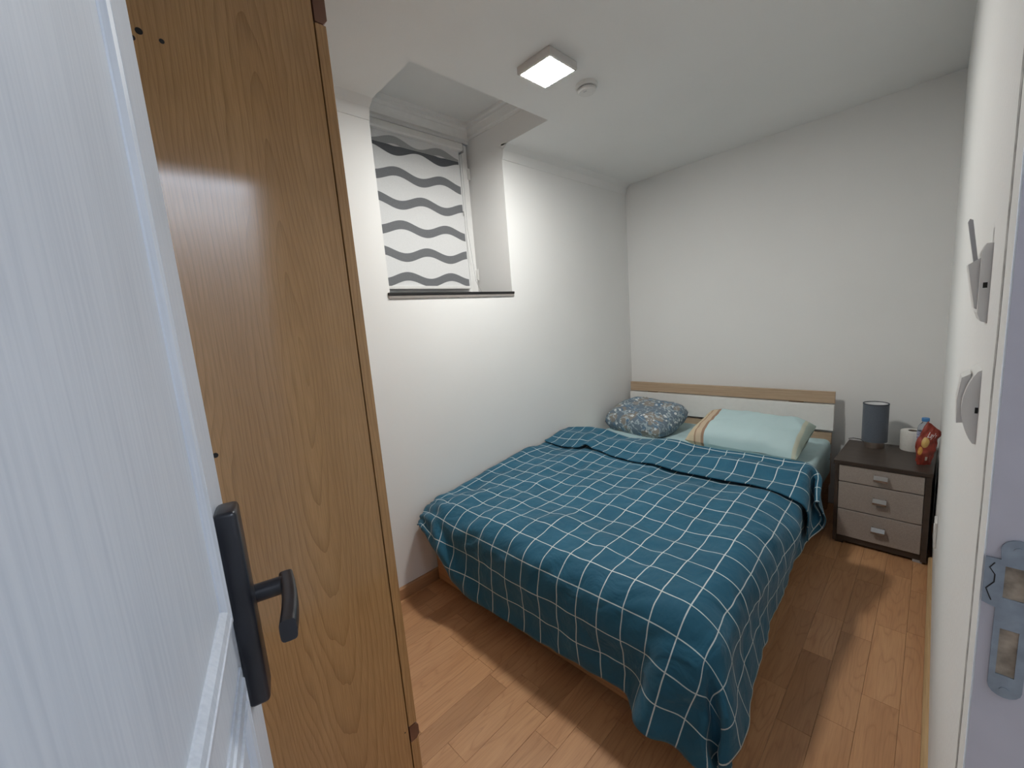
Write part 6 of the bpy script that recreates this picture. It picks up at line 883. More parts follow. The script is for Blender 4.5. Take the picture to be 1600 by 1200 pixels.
0,-3,-4,-2,-3,-2,0,0,2,2,2,0,0,0,0,0,0,0,1,0,1,0,1,0,0,0,-1,-2,-3,-6,-6,-3,-5,-12,-18,-19,-19,-20,-20,-20,-20,-20,-20,-20,-20,1,-4,-3,-1,-2,-2,-2,-1,0,2,2,3,2,1,1,
4,7,7,1,-3,-2,0,-1,-4,-4,-3,-2,-2,-1,0,0,-1,-1,-1,1,1,2,2,4,4,-1,-4,-2,-3,-2,-3,-1,0,2,3,2,1,0,0,-1,0,1,0,0,0,0,0,0,0,1,0,-1,-1,-3,-5,-4,-1,-5,-13,-18,
-19,-20,-20,-20,-20,-20,-20,-20,-20,-20,0,-5,-3,-1,-2,-1,-2,0,0,2,3,3,2,0,2,4,7,6,0,-4,-2,-1,-1,-3,-3,-2,-2,-2,-1,-1,-1,0,-1,1,1,3,0,2,3,3,-1,-4,-2,-2,-2,-3,-2,0,1,4,
3,1,0,-1,0,0,0,1,-1,-1,0,0,0,0,0,1,0,-1,-2,-4,-2,0,-5,-14,-19,-19,-20,-20,-20,-20,-20,-20,-20,-20,-20,0,-4,-3,-2,-1,-1,0,0,1,2,3,3,2,0,1,3,7,5,0,-4,-3,-2,-1,-2,-1,
-1,-2,-2,-2,-1,-1,-1,0,2,4,2,0,0,2,2,-2,-3,-2,-1,-1,-4,-3,-1,2,3,4,3,-1,-1,0,0,0,0,0,-2,0,-1,0,0,0,1,0,0,-2,-2,0,1,-7,-15,-19,-19,-20,-20,-20,-20,-20,-20,-20,-20,-19,
2,-4,-2,-1,-1,-1,1,1,1,2,3,4,1,-1,1,2,6,5,-1,-4,-3,-3,-1,0,0,0,-2,-2,-2,-2,-1,-1,1,3,4,3,0,-2,0,0,-2,-1,-1,0,-2,-3,-4,-1,0,3,5,3,1,-2,0,0,1,-1,-1,-1,
-1,0,-1,0,0,0,0,0,-1,0,2,0,-8,-16,-20,-19,-20,-20,-20,-20,-20,-20,-20,-20,-19,4,-3,-2,0,-1,0,1,2,1,2,3,3,1,0,0,2,4,3,-1,-4,-3,-2,-1,1,1,0,-1,-2,-3,-2,-1,-1,1,4,4,
3,-1,-2,-2,-1,-1,-1,1,0,-2,-3,-4,-2,0,3,4,4,1,-1,0,0,1,0,-1,-2,-1,0,-1,-1,-1,0,0,1,0,1,2,-1,-10,-17,-20,-19,-20,-20,-20,-20,-20,-20,-20,-18,-19,4,-1,-1,0,0,1,1,1,2,1,
3,2,1,0,0,1,2,1,-1,-3,-2,-1,0,1,1,1,-1,-2,-2,-2,-1,-1,2,3,3,2,0,-3,-2,-1,-1,0,0,0,-2,-3,-4,-2,0,2,4,3,2,0,0,1,1,0,-1,-1,-1,0,-2,-1,-1,0,0,1,1,1,
2,-3,-12,-18,-20,-19,-19,-20,-21,-20,-20,-20,-18,-18,-17,6,0,-1,0,0,1,2,1,2,1,2,2,1,0,-1,0,0,0,-1,-1,-2,0,0,2,2,1,-1,-2,-1,-2,-1,0,1,2,3,1,-1,-3,-1,-1,-1,0,0,-1,-2,
-3,-4,-2,0,2,3,3,2,0,1,1,1,1,0,-1,0,-1,-1,-2,-2,0,0,1,1,2,1,-4,-13,-19,-19,-20,-19,-20,-20,-21,-19,-19,-18,-16,-15,5,0,0,0,1,1,1,2,1,1,2,1,1,0,-2,-1,0,-1,0,-1,
-1,0,1,2,2,1,0,-2,-1,-2,0,0,1,2,2,0,-2,-2,-2,-1,0,0,-1,-1,-3,-3,-3,-2,-1,2,3,3,2,1,1,1,1,1,1,0,0,-1,-1,-2,-2,-1,0,1,1,2,0,-4,-14,-19,-19,-19,-20,-20,-20,-20,
-19,-18,-15,-14,-12,3,1,0,1,0,1,2,1,1,1,1,2,0,-1,-1,-2,-1,-1,0,-1,0,0,1,3,2,1,1,-1,-2,-1,0,0,1,2,1,0,-2,-2,-2,0,0,-1,-1,-2,-3,-3,-3,-1,0,1,3,2,2,1,1,
1,2,1,0,1,0,0,-2,-2,-1,-1,0,0,1,1,0,-4,-14,-19,-19,-20,-19,-20,-20,-19,-17,-15,-13,-11,-9,2,1,1,0,1,1,1,1,1,0,1,1,1,-1,-2,-2,-1,-1,0,-1,-1,0,1,3,3,2,1,-1,-1,-1,
0,0,2,1,1,0,-2,-1,-1,0,0,-1,-2,-2,-3,-3,-2,-1,0,1,2,1,2,2,1,1,1,1,1,0,1,0,-1,-2,-2,-1,0,-1,1,1,0,-5,-14,-19,-18,-19,-20,-19,-19,-17,-14,-12,-10,-9,-8,1,1,0,0,1,
1,1,1,-1,0,1,1,1,0,-2,-2,-1,-1,-1,-2,-1,-1,1,3,3,3,1,1,-1,0,-1,0,2,2,1,0,-1,-1,0,0,-1,-1,-2,-1,-3,-2,-2,-1,0,0,1,1,1,2,2,1,1,1,0,1,0,0,0,-1,-1,
-2,-1,-1,0,0,-1,-4,-14,-17,-18,-18,-18,-19,-16,-13,-11,-10,-8,-9,-8,-1,0,0,0,0,1,1,0,-1,0,0,2,2,0,-1,-2,-2,-1,-1,-2,-3,-1,0,3,3,3,2,1,0,0,0,0,2,2,1,1,-1,0,0,0,
-1,-1,-2,-1,-1,-2,-2,-1,-1,0,0,0,1,2,2,2,1,0,1,1,0,0,0,0,-1,-2,-1,-2,-1,-1,-1,-3,-12,-16,-17,-17,-16,-15,-13,-10,-9,-9,-8,-8,-9,-3,0,0,0,0,1,0,0,-1,-1,1,1,2,1,-1,
-1,-1,-2,-2,-3,-3,-2,0,2,3,3,2,2,1,0,0,0,2,2,2,1,0,0,1,0,-1,-2,-1,0,-1,-2,-1,-2,0,-1,-1,0,1,1,2,2,1,1,0,1,1,0,0,0,0,-2,-2,-2,-1,-2,-1,-2,-8,-15,-15,
-15,-13,-12,-9,-9,-9,-8,-9,-8,-9,-5,2,1,1,1,1,0,-1,-1,-1,1,2,2,1,0,-1,-1,-2,-3,-4,-4,-3,-1,1,2,3,2,2,2,2,1,1,2,3,2,2,0,0,0,0,0,-1,-1,-1,0,-1,-2,-1,-1,-1,
-1,0,0,1,2,2,1,1,1,0,1,0,1,0,-1,-1,-2,-2,-1,-2,-1,-1,-5,-12,-13,-13,-11,-10,-8,-9,-8,-9,-9,-9,-9,-3,3,4,3,2,3,1,0,-1,-1,1,3,3,1,0,-2,-2,-3,-4,-4,-6,-4,-3,0,1,
2,2,3,4,3,3,3,4,3,3,2,1,1,1,0,0,-1,0,-1,-1,-1,-1,-2,-1,-1,-1,0,1,1,1,1,1,1,0,1,0,1,0,0,-1,-1,-1,-1,-1,-1,-1,-2,-6,-11,-11,-12,-10,-9,-8,-9,-9,-8,-9,-10,-9,
1,3,3,4,3,4,4,3,2,-1,0,1,3,1,-1,-3,-3,-3,-4,-5,-4,-4,-3,-2,0,2,2,2,3,4,4,4,4,4,4,4,2,2,2,2,1,0,-1,-1,-1,-2,-1,-1,-1,-1,-1,0,1,1,1,1,-1,0,1,0,
1,0,0,0,0,-1,-1,0,0,-1,-1,-3,-7,-11,-11,-11,-9,-9,-9,-9,-9,-8,-9,-9,-9,11,1,3,3,3,2,4,5,4,2,-1,-1,0,2,0,-2,-3,-4,-4,-4,-4,-3,-3,-2,-1,2,2,2,3,3,3,4,5,5,4,
4,3,2,3,2,1,0,-1,-1,-1,-1,-1,-1,0,-1,-1,-1,0,1,1,0,0,0,0,1,0,1,0,0,0,-1,0,0,0,-1,-1,-4,-7,-10,-12,-11,-9,-8,-11,-10,-8,-8,-8,-8,-9,12,1,3,3,3,2,3,4,4,3,
0,-2,-1,1,2,-1,-4,-4,-4,-4,-4,-3,-4,-3,-2,2,2,3,3,2,2,3,5,5,4,3,3,2,3,2,1,0,-1,-2,-1,-1,-1,0,-1,0,-1,-1,-1,-1,1,2,0,1,0,1,1,-1,0,0,0,-1,0,0,-1,-1,
-2,-2,-4,-8,-11,-12,-9,-8,-10,-11,-9,-7,-7,-8,-10,5,3,4,3,3,2,3,3,3,2,0,0,-1,-1,1,0,-4,-4,-4,-5,-4,-4,-3,-4,-2,0,2,4,2,3,2,3,3,4,4,2,0,1,2,1,1,-1,-1,-1,-2,
-2,-1,0,0,0,-1,0,-1,-1,1,1,1,1,1,0,0,0,0,0,-1,-1,-1,0,-1,0,0,1,1,-6,-10,-12,-12,-8,-9,-11,-10,-7,-7,-8,-9,-1,4,3,3,2,2,3,2,2,1,1,1,0,-1,1,0,-6,-5,-4,-4,
-4,-3,-3,-2,-1,0,2,3,2,2,2,3,3,4,3,2,-3,-2,0,1,-1,0,-1,-2,-2,-2,-1,-1,0,0,0,0,0,0,0,1,2,1,1,0,0,0,0,-1,0,-1,-1,0,0,1,3,5,4,-6,-12,-15,-14,-11,-9,-10,
-10,-8,-8,-8,-8,-3,2,2,2,2,2,2,2,1,1,1,2,2,2,2,-3,-6,-6,-3,-4,-4,-2,-2,0,1,2,2,2,1,1,1,2,3,4,4,2,-5,-3,0,0,-1,-1,-1,-2,-2,-2,-2,-1,0,1,0,1,1,1,1,
2,1,1,1,0,1,-1,0,-1,-1,-1,-1,0,1,1,4,5,4,-7,-15,-17,-17,-14,-11,-10,-10,-9,-8,-8,-9,1,0,0,1,1,2,1,2,1,1,1,3,5,4,1,-5,-7,-4,-2,-5,-3,-2,0,1,3,3,2,1,1,0,
0,1,2,3,5,1,-4,-3,0,-1,-1,-1,-2,-1,-2,-2,-2,-1,1,1,1,2,2,2,2,2,2,1,1,0,0,0,0,-1,-2,-1,-1,-1,0,1,3,4,1,-10,-16,-19,-18,-17,-14,-11,-10,-10,-8,-9,-8,2,-1,0,0,1,
1,2,1,0,0,2,4,6,4,-1,-6,-6,-1,-1,-5,-4,-1,1,2,3,3,2,1,0,-1,-1,0,2,3,4,2,-5,-3,0,0,-2,-2,-1,-2,-2,-2,-2,1,1,2,3,2,2,3,2,2,2,1,1,0,0,0,0,-1,-1,
-2,-1,-1,0,0,2,2,-3,-11,-18,-18,-19,-19,-17,-15,-11,-10,-9,-8,-8,0,-1,1,0,0,2,2,1,0,0,1,4,6,3,-2,-6,-4,1,-1,-5,-4,0,1,3,3,2,1,0,-1,-2,-1,-1,2,4,4,1,-5,-3,-1,0,
-1,-2,-2,-2,-2,-2,-1,1,2,2,2,2,3,2,2,1,1,1,1,0,0,0,0,0,-1,0,-1,0,-1,1,0,0,-5,-12,-17,-18,-20,-18,-19,-18,-15,-12,-9,-9,-8,-3,0,1,0,1,1,2,2,1,0,1,3,6,2,-3,
-5,-2,2,-1,-5,-4,0,1,3,2,2,0,-1,-2,-2,-2,0,1,4,5,1,-4,-5,-2,0,-1,-1,-2,-2,-2,-2,-1,0,2,2,2,1,2,1,1,1,1,0,0,1,0,0,0,0,0,0,-1,1,0,0,0,0,-5,-10,-17,
-18,-19,-20,-19,-18,-18,-16,-12,-9,-9,-3,0,0,1,0,1,2,3,1,0,1,4,5,0,-4,-3,1,4,-1,-6,-4,-1,1,2,2,1,0,-2,-3,-2,-2,-1,2,4,5,2,-3,-6,-4,-1,0,-1,-1,-2,-2,-2,-1,0,1,1,
2,1,0,1,0,1,0,0,0,0,-1,0,0,0,0,0,0,0,1,0,1,1,-3,-9,-16,-18,-19,-19,-20,-19,-19,-18,-15,-13,-10,-4,-1,0,0,0,1,2,3,1,0,3,5,3,0,-5,-1,4,6,-2,-7,-6,-2,1,1,2,
2,-2,-2,-3,-3,-1,-1,1,4,5,3,-1,-5,-5,-3,-1,-1,0,-1,-1,-2,-2,-1,1,1,1,2,1,-1,-1,0,1,0,-1,-1,-1,0,-1,0,0,0,0,0,1,0,2,1,-1,-8,-14,-19,-19,-19,-20,-19,-19,-19,-18,-16,-13,
-4,-2,-1,0,0,0,2,2,2,1,3,5,3,-1,-4,1,6,7,-1,-8,-7,-4,-1,1,2,1,-1,-3,-3,-2,-2,-1,1,3,4,5,1,-3,-4,-4,-2,-2,-1,-1,0,-1,-2,-1,0,1,1,2,1,-1,-1,-1,1,0,-1,-1,
-1,-1,0,-1,0,0,0,0,0,0,2,2,-1,-7,-14,-19,-19,-19,-20,-19,-19,-20,-19,-18,-16,-5,-3,-1,-1,0,0,1,2,2,1,4,5,3,-2,-2,2,8,8,0,-8,-8,-5,-2,-1,1,1,0,-3,-3,-3,-1,-2,1,2,4,
4,4,-1,-2,-3,-3,-3,-2,-1,-1,-1,-1,-1,0,1,2,1,1,-1,-2,0,0,0,0,-1,-1,-1,0,0,0,0,0,1,-1,-2,1,1,0,-8,-14,-17,-20,-19,-19,-20,-19,-20,-19,-19,-19,-4,-4,-2,-1,-1,0,1,1,1,2,
4,4,3,-1,-1,4,10,9,1,-8,-9,-6,-3,-1,0,0,-1,-2,-3,-2,-2,-1,0,1,3,4,4,2,0,-1,-2,-4,-3,-2,-1,-1,-1,0,0,1,1,1,0,0,-1,0,0,0,0,-1,-1,0,0,0,0,1,0,0,-2,-2,
-2,0,-1,-7,-14,-17,-19,-20,-19,-20,-19,-20,-19,-20,-19,-2,-5,-3,-2,-1,0,0,0,1,2,4,4,1,0,1,6,11,11,1,-7,-10,-6,-3,-1,-2,-1,-2,-2,-3,-1,-1,-1,0,0,1,2,4,3,3,1,-1,-3,-3,-2,-2,
-1,-1,-1,1,0,2,1,0,-1,0,0,0,0,0,0,0,0,0,0,1,0,0,-1,-2,-4,-3,-2,-2,-8,-13,-18,-18,-20,-19,-20,-19,-20,-19,-20,-19,0,-6,-3,-2,-1,-2,-1,0,0,2,3,3,2,1,2,7,12,11,2,-7,
-10,-5,-2,-1,-2,-3,-3,-3,-2,-1,0,0,-1,-1,0,1,3,2,4,3,1,-1,-3,-3,-2,-2,-1,-1,1,0,1,1,1,-1,0,0,0,1,0,1,0,1,0,1,0,-1,0,-2,-2,-4,-5,-4,-4,-8,-13,-17,-19,-20,-19,-20,
-19,-20,-19,-20,-19,1,-6,-4,-1,-2,-2,-2,-1,0,2,2,3,1,2,3,7,13,11,2,-7,-9,-5,0,0,-3,-5,-4,-3,-1,-1,0,1,-1,-2,-1,1,1,3,3,3,2,1,-2,-2,-3,-2,-2,-1,0,1,1,0,1,0,0,
0,0,0,1,1,1,1,1,1,0,-1,-1,-2,-3,-4,-5,-7,-7,-8,-13,-17,-19,-20,-19,-20,-19,-20,-19,-20,-19,
]
n_ = DN * DM
xyz = []
for c in range(3):
    vals = q[c * n_:(c + 1) * n_]; out = []
    for j in range(DN):
        acc = out[(j - 1) * DM] if j else 0
        for i in range(DM):
            acc += vals[j * DM + i]; out.append(acc)
    xyz.append(out)
pts = [(xyz[0][i] / 1000, xyz[1][i] / 1000, xyz[2][i] / 1000) for i in range(n_)]
ARC = [-2.52, -2.5, -2.48, -2.46, -2.44, -2.42, -2.4, -2.38, -2.36, -2.34, -2.32, -2.3, -2.28, -2.26, -2.24, -2.22, -2.2, -2.18, -2.16, -2.14, -2.12, -2.1, -2.08, -2.06, -2.04, -2.02, -2.0, -1.98, -1.96, -1.94, -1.92, -1.9, -1.88, -1.86, -1.84, -1.82, -1.8, -1.78, -1.76, -1.74, -1.72, -1.7, -1.68, -1.66, -1.64, -1.62, -1.6, -1.58, -1.56, -1.54, -1.52, -1.5, -1.48, -1.46, -1.44, -1.42, -1.4, -1.38, -1.36, -1.34, -1.32, -1.3, -1.28, -1.26, -1.24, -1.22, -1.2, -1.18, -1.16, -1.14, -1.12, -1.1, -1.08, -1.06, -1.04, -1.02, -1.0, -0.98, -0.96, -0.94, -0.922, -0.9052, -0.8883, -0.8715, -0.8546, -0.8346, -0.8146, -0.7946, -0.7746, -0.7546, -0.7346, -0.7146, -0.6946, -0.6746, -0.6546, -0.6346, -0.6146, -0.5946]
faces = [(j * DM + i, j * DM + i + 1, (j + 1) * DM + i + 1, (j + 1) * DM + i) for j in range(DN - 1) for i in range(DM - 1)]
me = bpy.data.meshes.new('duvet'); me.from_pydata(pts, [], faces); me.update()
nrm = [v.normal.copy() for v in me.vertices]
for v, n3 in zip(me.vertices, nrm):                     # soft puffs of the filling and drag creases
    s_ = DS0 + (DS1 - DS0) * (v.index % DM) / (DM - 1); t_ = ARC[v.index // DM]
    a_ = noise.noise(Vector((s_ * 7.5, t_ * 7.5, 2.2))) * .010 + noise.noise(Vector((s_ * 17, t_ * 17, 6.1))) * .0045
    cx_ = s_ * .82 + t_ * .57; cy_ = -s_ * .57 + t_ * .82
    k_ = min(1, max(0, (-1.75 - t_) / .3)) + min(1, max(0, (s_ - 1.2) / .3))
    a_ += (.30 - abs(noise.noise(Vector((cx_ * 5, cy_ * 19, 9.4))))) * .014 * min(1, .25 + k_)
    up = 1 if n3.z > -.1 or t_ < -2.0 else .4
    v.co += n3 * a_ * up * (.35 if t_ > -.95 else 1)
    v.co.x = max(v.co.x, .006)
uv = me.uv_layers.new(name='UVMap')
for p in me.polygons:
    p.use_smooth = True
    for li in p.loop_indices:
        vi = me.loops[li].vertex_index
        s_ = DS0 + (DS1 - DS0) * (vi % DM) / (DM - 1); t_ = ARC[vi // DM]
        if t_ < -2.1:                    # the hanging hem is shorter next to the wall
            k_ = min(1, max(0, (.42 - s_) / .42)); t_ = -2.1 + (t_ + 2.1) * (1 - .42 * k_ * k_ * (3 - 2 * k_))
        uv.data[li].uv = (s_, t_)
m, nt, bs = new_mat('teal checked duvet cover')
tc = nt.nodes.new('ShaderNodeTexCoord'); sep = N(nt, 'ShaderNodeSeparateXYZ', {0: tc.outputs['UV']})
PX, PY, OX, OY, LWID = .0855, .097, .030, .0, .0036
def gl(v, p, o):
    f = mth(nt, 'FRACT', mth(nt, 'ADD', mth(nt, 'DIVIDE', mth(nt, 'SUBTRACT', v, o), p), .5))
    return mth(nt, 'LESS_THAN', mth(nt, 'ABSOLUTE', mth(nt, 'SUBTRACT', f, .5)), LWID / 2 / p)
g = mth(nt, 'MAXIMUM', gl(sep.outputs[0], PX, 1.360 - DS0 * 0), gl(sep.outputs[1], PY, OY))
nz = N(nt, 'ShaderNodeTexNoise', {0: coords(nt, 'UV'), 'Scale': 5.0, 'Detail': 3}).outputs[0]
teal = ramp(nt, nz, [(.3, (.014, .097, .162)), (.7, (.018, .118, .196))])
weave = N(nt, 'ShaderNodeTexNoise', {0: coords(nt, 'UV'), 'Scale': 900.0, 'Detail': 1}).outputs[0]
nt.links.new(mixc(nt, mth(nt, 'MULTIPLY', g, .92), teal, (.62, .70, .70)), bs.inputs['Base Color'])
bs.inputs['Roughness'].default_value = .72; bs.inputs['Sheen Weight'].default_value = .12; bs.inputs['Specular IOR Level'].default_value = .3
cr = N(nt, 'ShaderNodeTexNoise', {0: coords(nt, 'UV', (1, 1, 1)), 'Scale': 16.0, 'Detail': 4, 'Distortion': .6}).outputs[0]
cr2 = N(nt, 'ShaderNodeTexNoise', {0: coords(nt, 'UV', (1, 1, 1), rot=(0, 0, .6)), 'Scale': 7.0, 'Detail': 3, 'Distortion': 1.2}).outputs[0]
bump(nt, bs, mth(nt, 'ADD', mth(nt, 'ADD', mth(nt, 'MULTIPLY', cr, .7), mth(nt, 'MULTIPLY', cr2, 2.0)), mth(nt, 'MULTIPLY', weave, .03)), .5, .014)
me.materials.append(m)
du = bpy.data.objects.new('duvet', me); COL.objects.link(du); tag(du, 'teal duvet with thin white check, folded back and draped over the bed', 'duvet')
md = du.modifiers.new('sub', 'SUBSURF'); md.levels = 1; md.render_levels = 1
md = du.modifiers.new('thick', 'SOLIDIFY'); md.thickness = .005; md.offset = 0

# ------------------------------------------------------------------ pillows
def pillow(name, w, d, h, mat, loc, rot, label, pinch=.08, seed=0, boxy=3.0, round_=.13):
    b = B(); n = 46; m_ = 34
    def f(sgn):
        def g_(u, v):
            a = u * 2 - 1; c = v * 2 - 1
            e = max(0, (1 - abs(a) ** boxy)) ** .55 * max(0, (1 - abs(c) ** boxy)) ** .55
            x = a * w / 2 * (1 - pinch * (1 - abs(a) ** 2 * 0) * (1 - c * c) * 0 - pinch * .5 * (1 - c * c) * abs(a) ** 6)
            y = c * d / 2 * (1 - pinch * .5 * (1 - a * a) * abs(c) ** 6)
            p = Vector((x * 7 + seed, y * 7, sgn * 3 + seed))
            z = sgn * h / 2 * e * (1 + .22 * noise.noise(p)) + e ** .5 * (.010 * noise.noise(p * 2.3) + .004 * noise.noise(p * 5))
            f_c = 1 - round_ * (abs(a) * abs(c)) ** 2.5; x *= f_c; y *= f_c
            x += .006 * noise.noise(p * 1.7 + Vector((5, 1, 2))); y += .006 * noise.noise(p * 1.7 + Vector((1, 8, 2)))
            return (x, y, z)
        return g_
    b.grid(f(1), n, m_); b.grid(f(-1), n, m_)
    bmesh.ops.remove_doubles(b.bm, verts=b.bm.verts, dist=.0008)
    o = obj(name, b, mat, smooth=True); o.location = loc; o.rotation_euler = rot
    return tag(o, label, 'pillow')
# floral pillow
m, nt, bs = new_mat('floral pillow print'); c = coords(nt)
def blobs(scale, thr, seed, soft=.02, dist=.9):
    wn = N(nt, 'ShaderNodeTexNoise', {0: coords(nt, 'Object', loc=(seed, seed, 0)), 'Scale': 14.0, 'Detail': 2}).outputs[1]
    pv = N(nt, 'ShaderNodeVectorMath', {0: coords(nt, 'Object', loc=(seed, seed * 2, 0)), 1: N(nt, 'ShaderNodeVectorMath', {0: wn, 3: .05}, operation='SCALE').outputs[0]}, operation='ADD').outputs[0]
    vo = N(nt, 'ShaderNodeTexVoronoi', {0: pv, 'Scale': scale, 'Randomness': dist})
    return N(nt, 'ShaderNodeMapRange', {0: vo.outputs['Distance'], 1: thr, 2: thr - soft, 3: 0.0, 4: 1.0}).outputs[0]
base = mixc(nt, blobs(10, .45, 2, .06), (.15, .20, .25), (.26, .24, .215))
base = mixc(nt, blobs(16, .32, 9, .04), base, (.12, .20, .29))
lf = mth(nt, 'LESS_THAN', mth(nt, 'ABSOLUTE', mth(nt, 'SUBTRACT', N(nt, 'ShaderNodeTexNoise', {0: coords(nt, 'Object', (1.0, 1.6, 1)), 'Scale': 14.0, 'Detail': 2}).outputs[0], .5)), .024)
base = mixc(nt, mth(nt, 'MULTIPLY', lf, .75), base, (.42, .50, .54))
base = mixc(nt, mth(nt, 'MULTIPLY', blobs(25, .26, 5, .05), .95), base, (.66, .70, .71))
nt.links.new(base, bs.inputs['Base Color']); bs.inputs['Roughness'].default_value = .85
p1 = pillow('pillow', .56, .42, .19, m, (.325, -.40, .552), (math.radians(14), math.radians(2), math.radians(-10)), 'plump pillow in blue grey floral print, left side of bed', seed=4, boxy=4.5)
# aqua pillow with beige border stripes
m, nt, bs = new_mat('aqua pillow with beige stripes'); tc = nt.nodes.new('ShaderNodeTexCoord'); sep = N(nt, 'ShaderNodeSeparateXYZ', {0: tc.outputs['Object']})
xx = mth(nt, 'ADD', sep.outputs[0], mth(nt, 'MULTIPLY', sep.outputs[1], .06))
st = N(nt, 'ShaderNodeMapRange', {0: xx, 1: -.31, 2: .31}).outputs[0]
n_s = ramp(nt, st, [(0, (.62, .52, .36)), (.085, (.38, .25, .17)), (.10, (.58, .46, .33)), (.155, (.34, .22, .15)), (.18, (.49, .65, .67)), (.93, (.56, .58, .47)), (.96, (.42, .52, .46))])
for nn in nt.nodes:
    if nn.type == 'VALTORGB': nn.color_ramp.interpolation = 'CONSTANT'
nz = N(nt, 'ShaderNodeTexNoise', {0: coords(nt), 'Scale': 25.0, 'Detail': 4}).outputs[0]
nt.links.new(n_s, bs.inputs['Base Color']); bs.inputs['Roughness'].default_value = .85; bump(nt, bs, nz, .25, .004)
p2 = pillow('pillow', .63, .42, .165, m, (1.065, -.520, .556), (math.radians(13), math.radians(1), math.radians(-3)), 'pale aqua pillow with beige stripes, right side of bed', seed=11, boxy=5.0, round_=.045)

# ------------------------------------------------------------------ nightstand
NX, NY, NR = 1.497, -.533, math.radians(-2.0)
t = thing('nightstand', 'dark wenge nightstand with three taupe drawers', 'nightstand', (NX, NY, 0), NR)
NW, ND, NH = .372, .43, .475
obj('top', B().box(-.006, NW + .002, -.004, ND, NH - .022, NH, .002, 2), M_WENGE, t, world=False)
for x0, x1 in ((0, .016), (NW - .022, NW)): obj('side_panel', B().box(x0, x1, 0, ND, .012 if x0 else .012, NH - .022, .001, 1), M_WENGE, t, world=False)
obj('back_panel', B().box(.016, NW - .022, ND - .008, ND, .04, NH - .022), M_WENGE, t, world=False)
obj('plinth', B().box(.016, NW - .022, .012, .026, .014, .044), M_WENGE, t, world=False)
for x in (.010, NW - .05):
    for y in (.012, ND - .05): obj('foot', B().box(x, x + .035, y, y + .035, 0, .014), M_GREYPL if x > .1 else M_WENGE, t, world=False)
for z0, z1 in ((.360, .449), (.205, .355), (.048, .200)):
    d_ = obj('drawer', B().box(.018, NW - .024, .002, .020, z0, z1, .0015, 1), M_TAUPE, t, world=False)
    hz = {.360: .407, .205: .283, .048: .124}[z0]; hx = NW / 2 + .003
    b = B(); b.box(hx - .026, hx - .020, -.008, .003, hz + .002, hz + .016, .001, 1); b.box(hx + .020, hx + .026, -.008, .003, hz + .002, hz + .016, .001, 1)
    b.prism([(-.006, hz + .016), (-.009, hz + .016), (-.020, hz - .004), (-.020, hz - .014), (-.017, hz - .014), (-.017, hz - .003)], 'x', hx - .027, hx + .027)
    obj('drawer_pull', b, M_CHROME, d_, world=False)

# ------------------------------------------------------------------ things on the nightstand
lx, ly, lz = 1.628, -.195, NH
t = thing('table_lamp', 'small table lamp with blue grey drum shade on the nightstand', 'lamp', (lx, ly, lz))
obj('lamp_base', B().lathe([(.001, 0), (.043, 0), (.0435, .002), (.0435, .040), (.040, .042), (.001, .042)], (lx, ly, lz), 40), M_LAMPBASE, t, smooth=True, angle=40)
b = B(); R_ = .057
b.lathe([(R_, .036), (R_, .252), (R_ - .003, .253), (R_ - .003, .036), (R_, .036)], (lx, ly, lz), 48, caps=False)
sh = obj('lamp_shade', b, M_SHADE, t, smooth=True, angle=40)
obj('shade_lining', B().lathe([(R_ - .0035, .038), (R_ - .0035, .251), (R_ - .0045, .251), (R_ - .0045, .038)], (lx, ly, lz), 48, caps=False), M_SHADEIN, sh, smooth=True)
b = B(); b.lathe([(R_ - .004, .250), (R_ + .0008, .250), (R_ + .0008, .255), (R_ - .004, .255), (R_ - .004, .250)], (lx, ly, lz), 48, caps=False)
obj('shade_rim', b, plain('dark grey binding', (.05, .06, .075), .7), sh)
b = B(); b.tube([(lx, ly, lz + .04), (lx, ly, lz + .09)], .014, 14)
obj('bulb_holder', b, M_PLASTIC, t)
b = B(); b.tube([(lx - .035, ly + .02, lz + .006), (lx - .065, ly + .045, lz + .022), (lx - .10, ly + .075, lz + .016), (lx - .125, ly + .10, lz + .003)], .0022, 8)
obj('power_cable', b, M_CABLE, t, smooth=True)

tx, ty = 1.785, -.165
t = thing('toilet_roll', 'white toilet paper roll standing on the nightstand', 'toilet paper', (tx, ty, NH))
obj('paper', B().lathe([(.021, 0), (.050, 0), (.0515, .003), (.0515, .104), (.050, .108), (.021, .108), (.021, 0)], (tx, ty, NH), 48, caps=False), M_PAPER, t, smooth=True, angle=40)
obj('core', B().lathe([(.0208, .001), (.0208, .107), (.019, .107), (.019, .001), (.0208, .001)], (tx, ty, NH), 32, caps=False), M_CARD, t, smooth=True, angle=40)

bx, by = 1.831, -.240
t = thing('water_bottle', 'clear plastic water bottle with blue cap on the nightstand', 'bottle', (bx, by, NH))
M_PET = plain('clear bottle plastic', (.80, .86, .95), .08, trans=.88, ior=1.2, var=.02)
pf = [(.001, .004), (.020, .002), (.027, 0), (.0295, .006)]
for i in range(13):
    z = .012 + i * .0095; pf += [(.0298, z), (.0285, z + .0035), (.0285, z + .006)]
pf += [(.0300, .138), (.0296, .147), (.0265, .158), (.020, .168), (.0135, .176), (.0125, .180), (.0125, .184), (.001, .184)]
obj('bottle_body', B().lathe(pf, (bx, by, NH), 36, caps=False), M_PET, t, smooth=True)
m, nt, bs = new_mat('bottle label'); sp_ = N(nt, 'ShaderNodeSeparateXYZ', {0: coords(nt)})
w_ = N(nt, 'ShaderNodeTexNoise', {0: coords(nt, 'Object', (30, 30, 160)), 'Scale': 1.0, 'Detail': 2}).outputs[0]
nt.links.new(ramp(nt, w_, [(.42, (.55, .58, .70)), (.52, (.42, .45, .60)), (.60, (.12, .13, .35)), (.66, (.55, .40, .55))]), bs.inputs['Base Color']); bs.inputs['Roughness'].default_value = .35
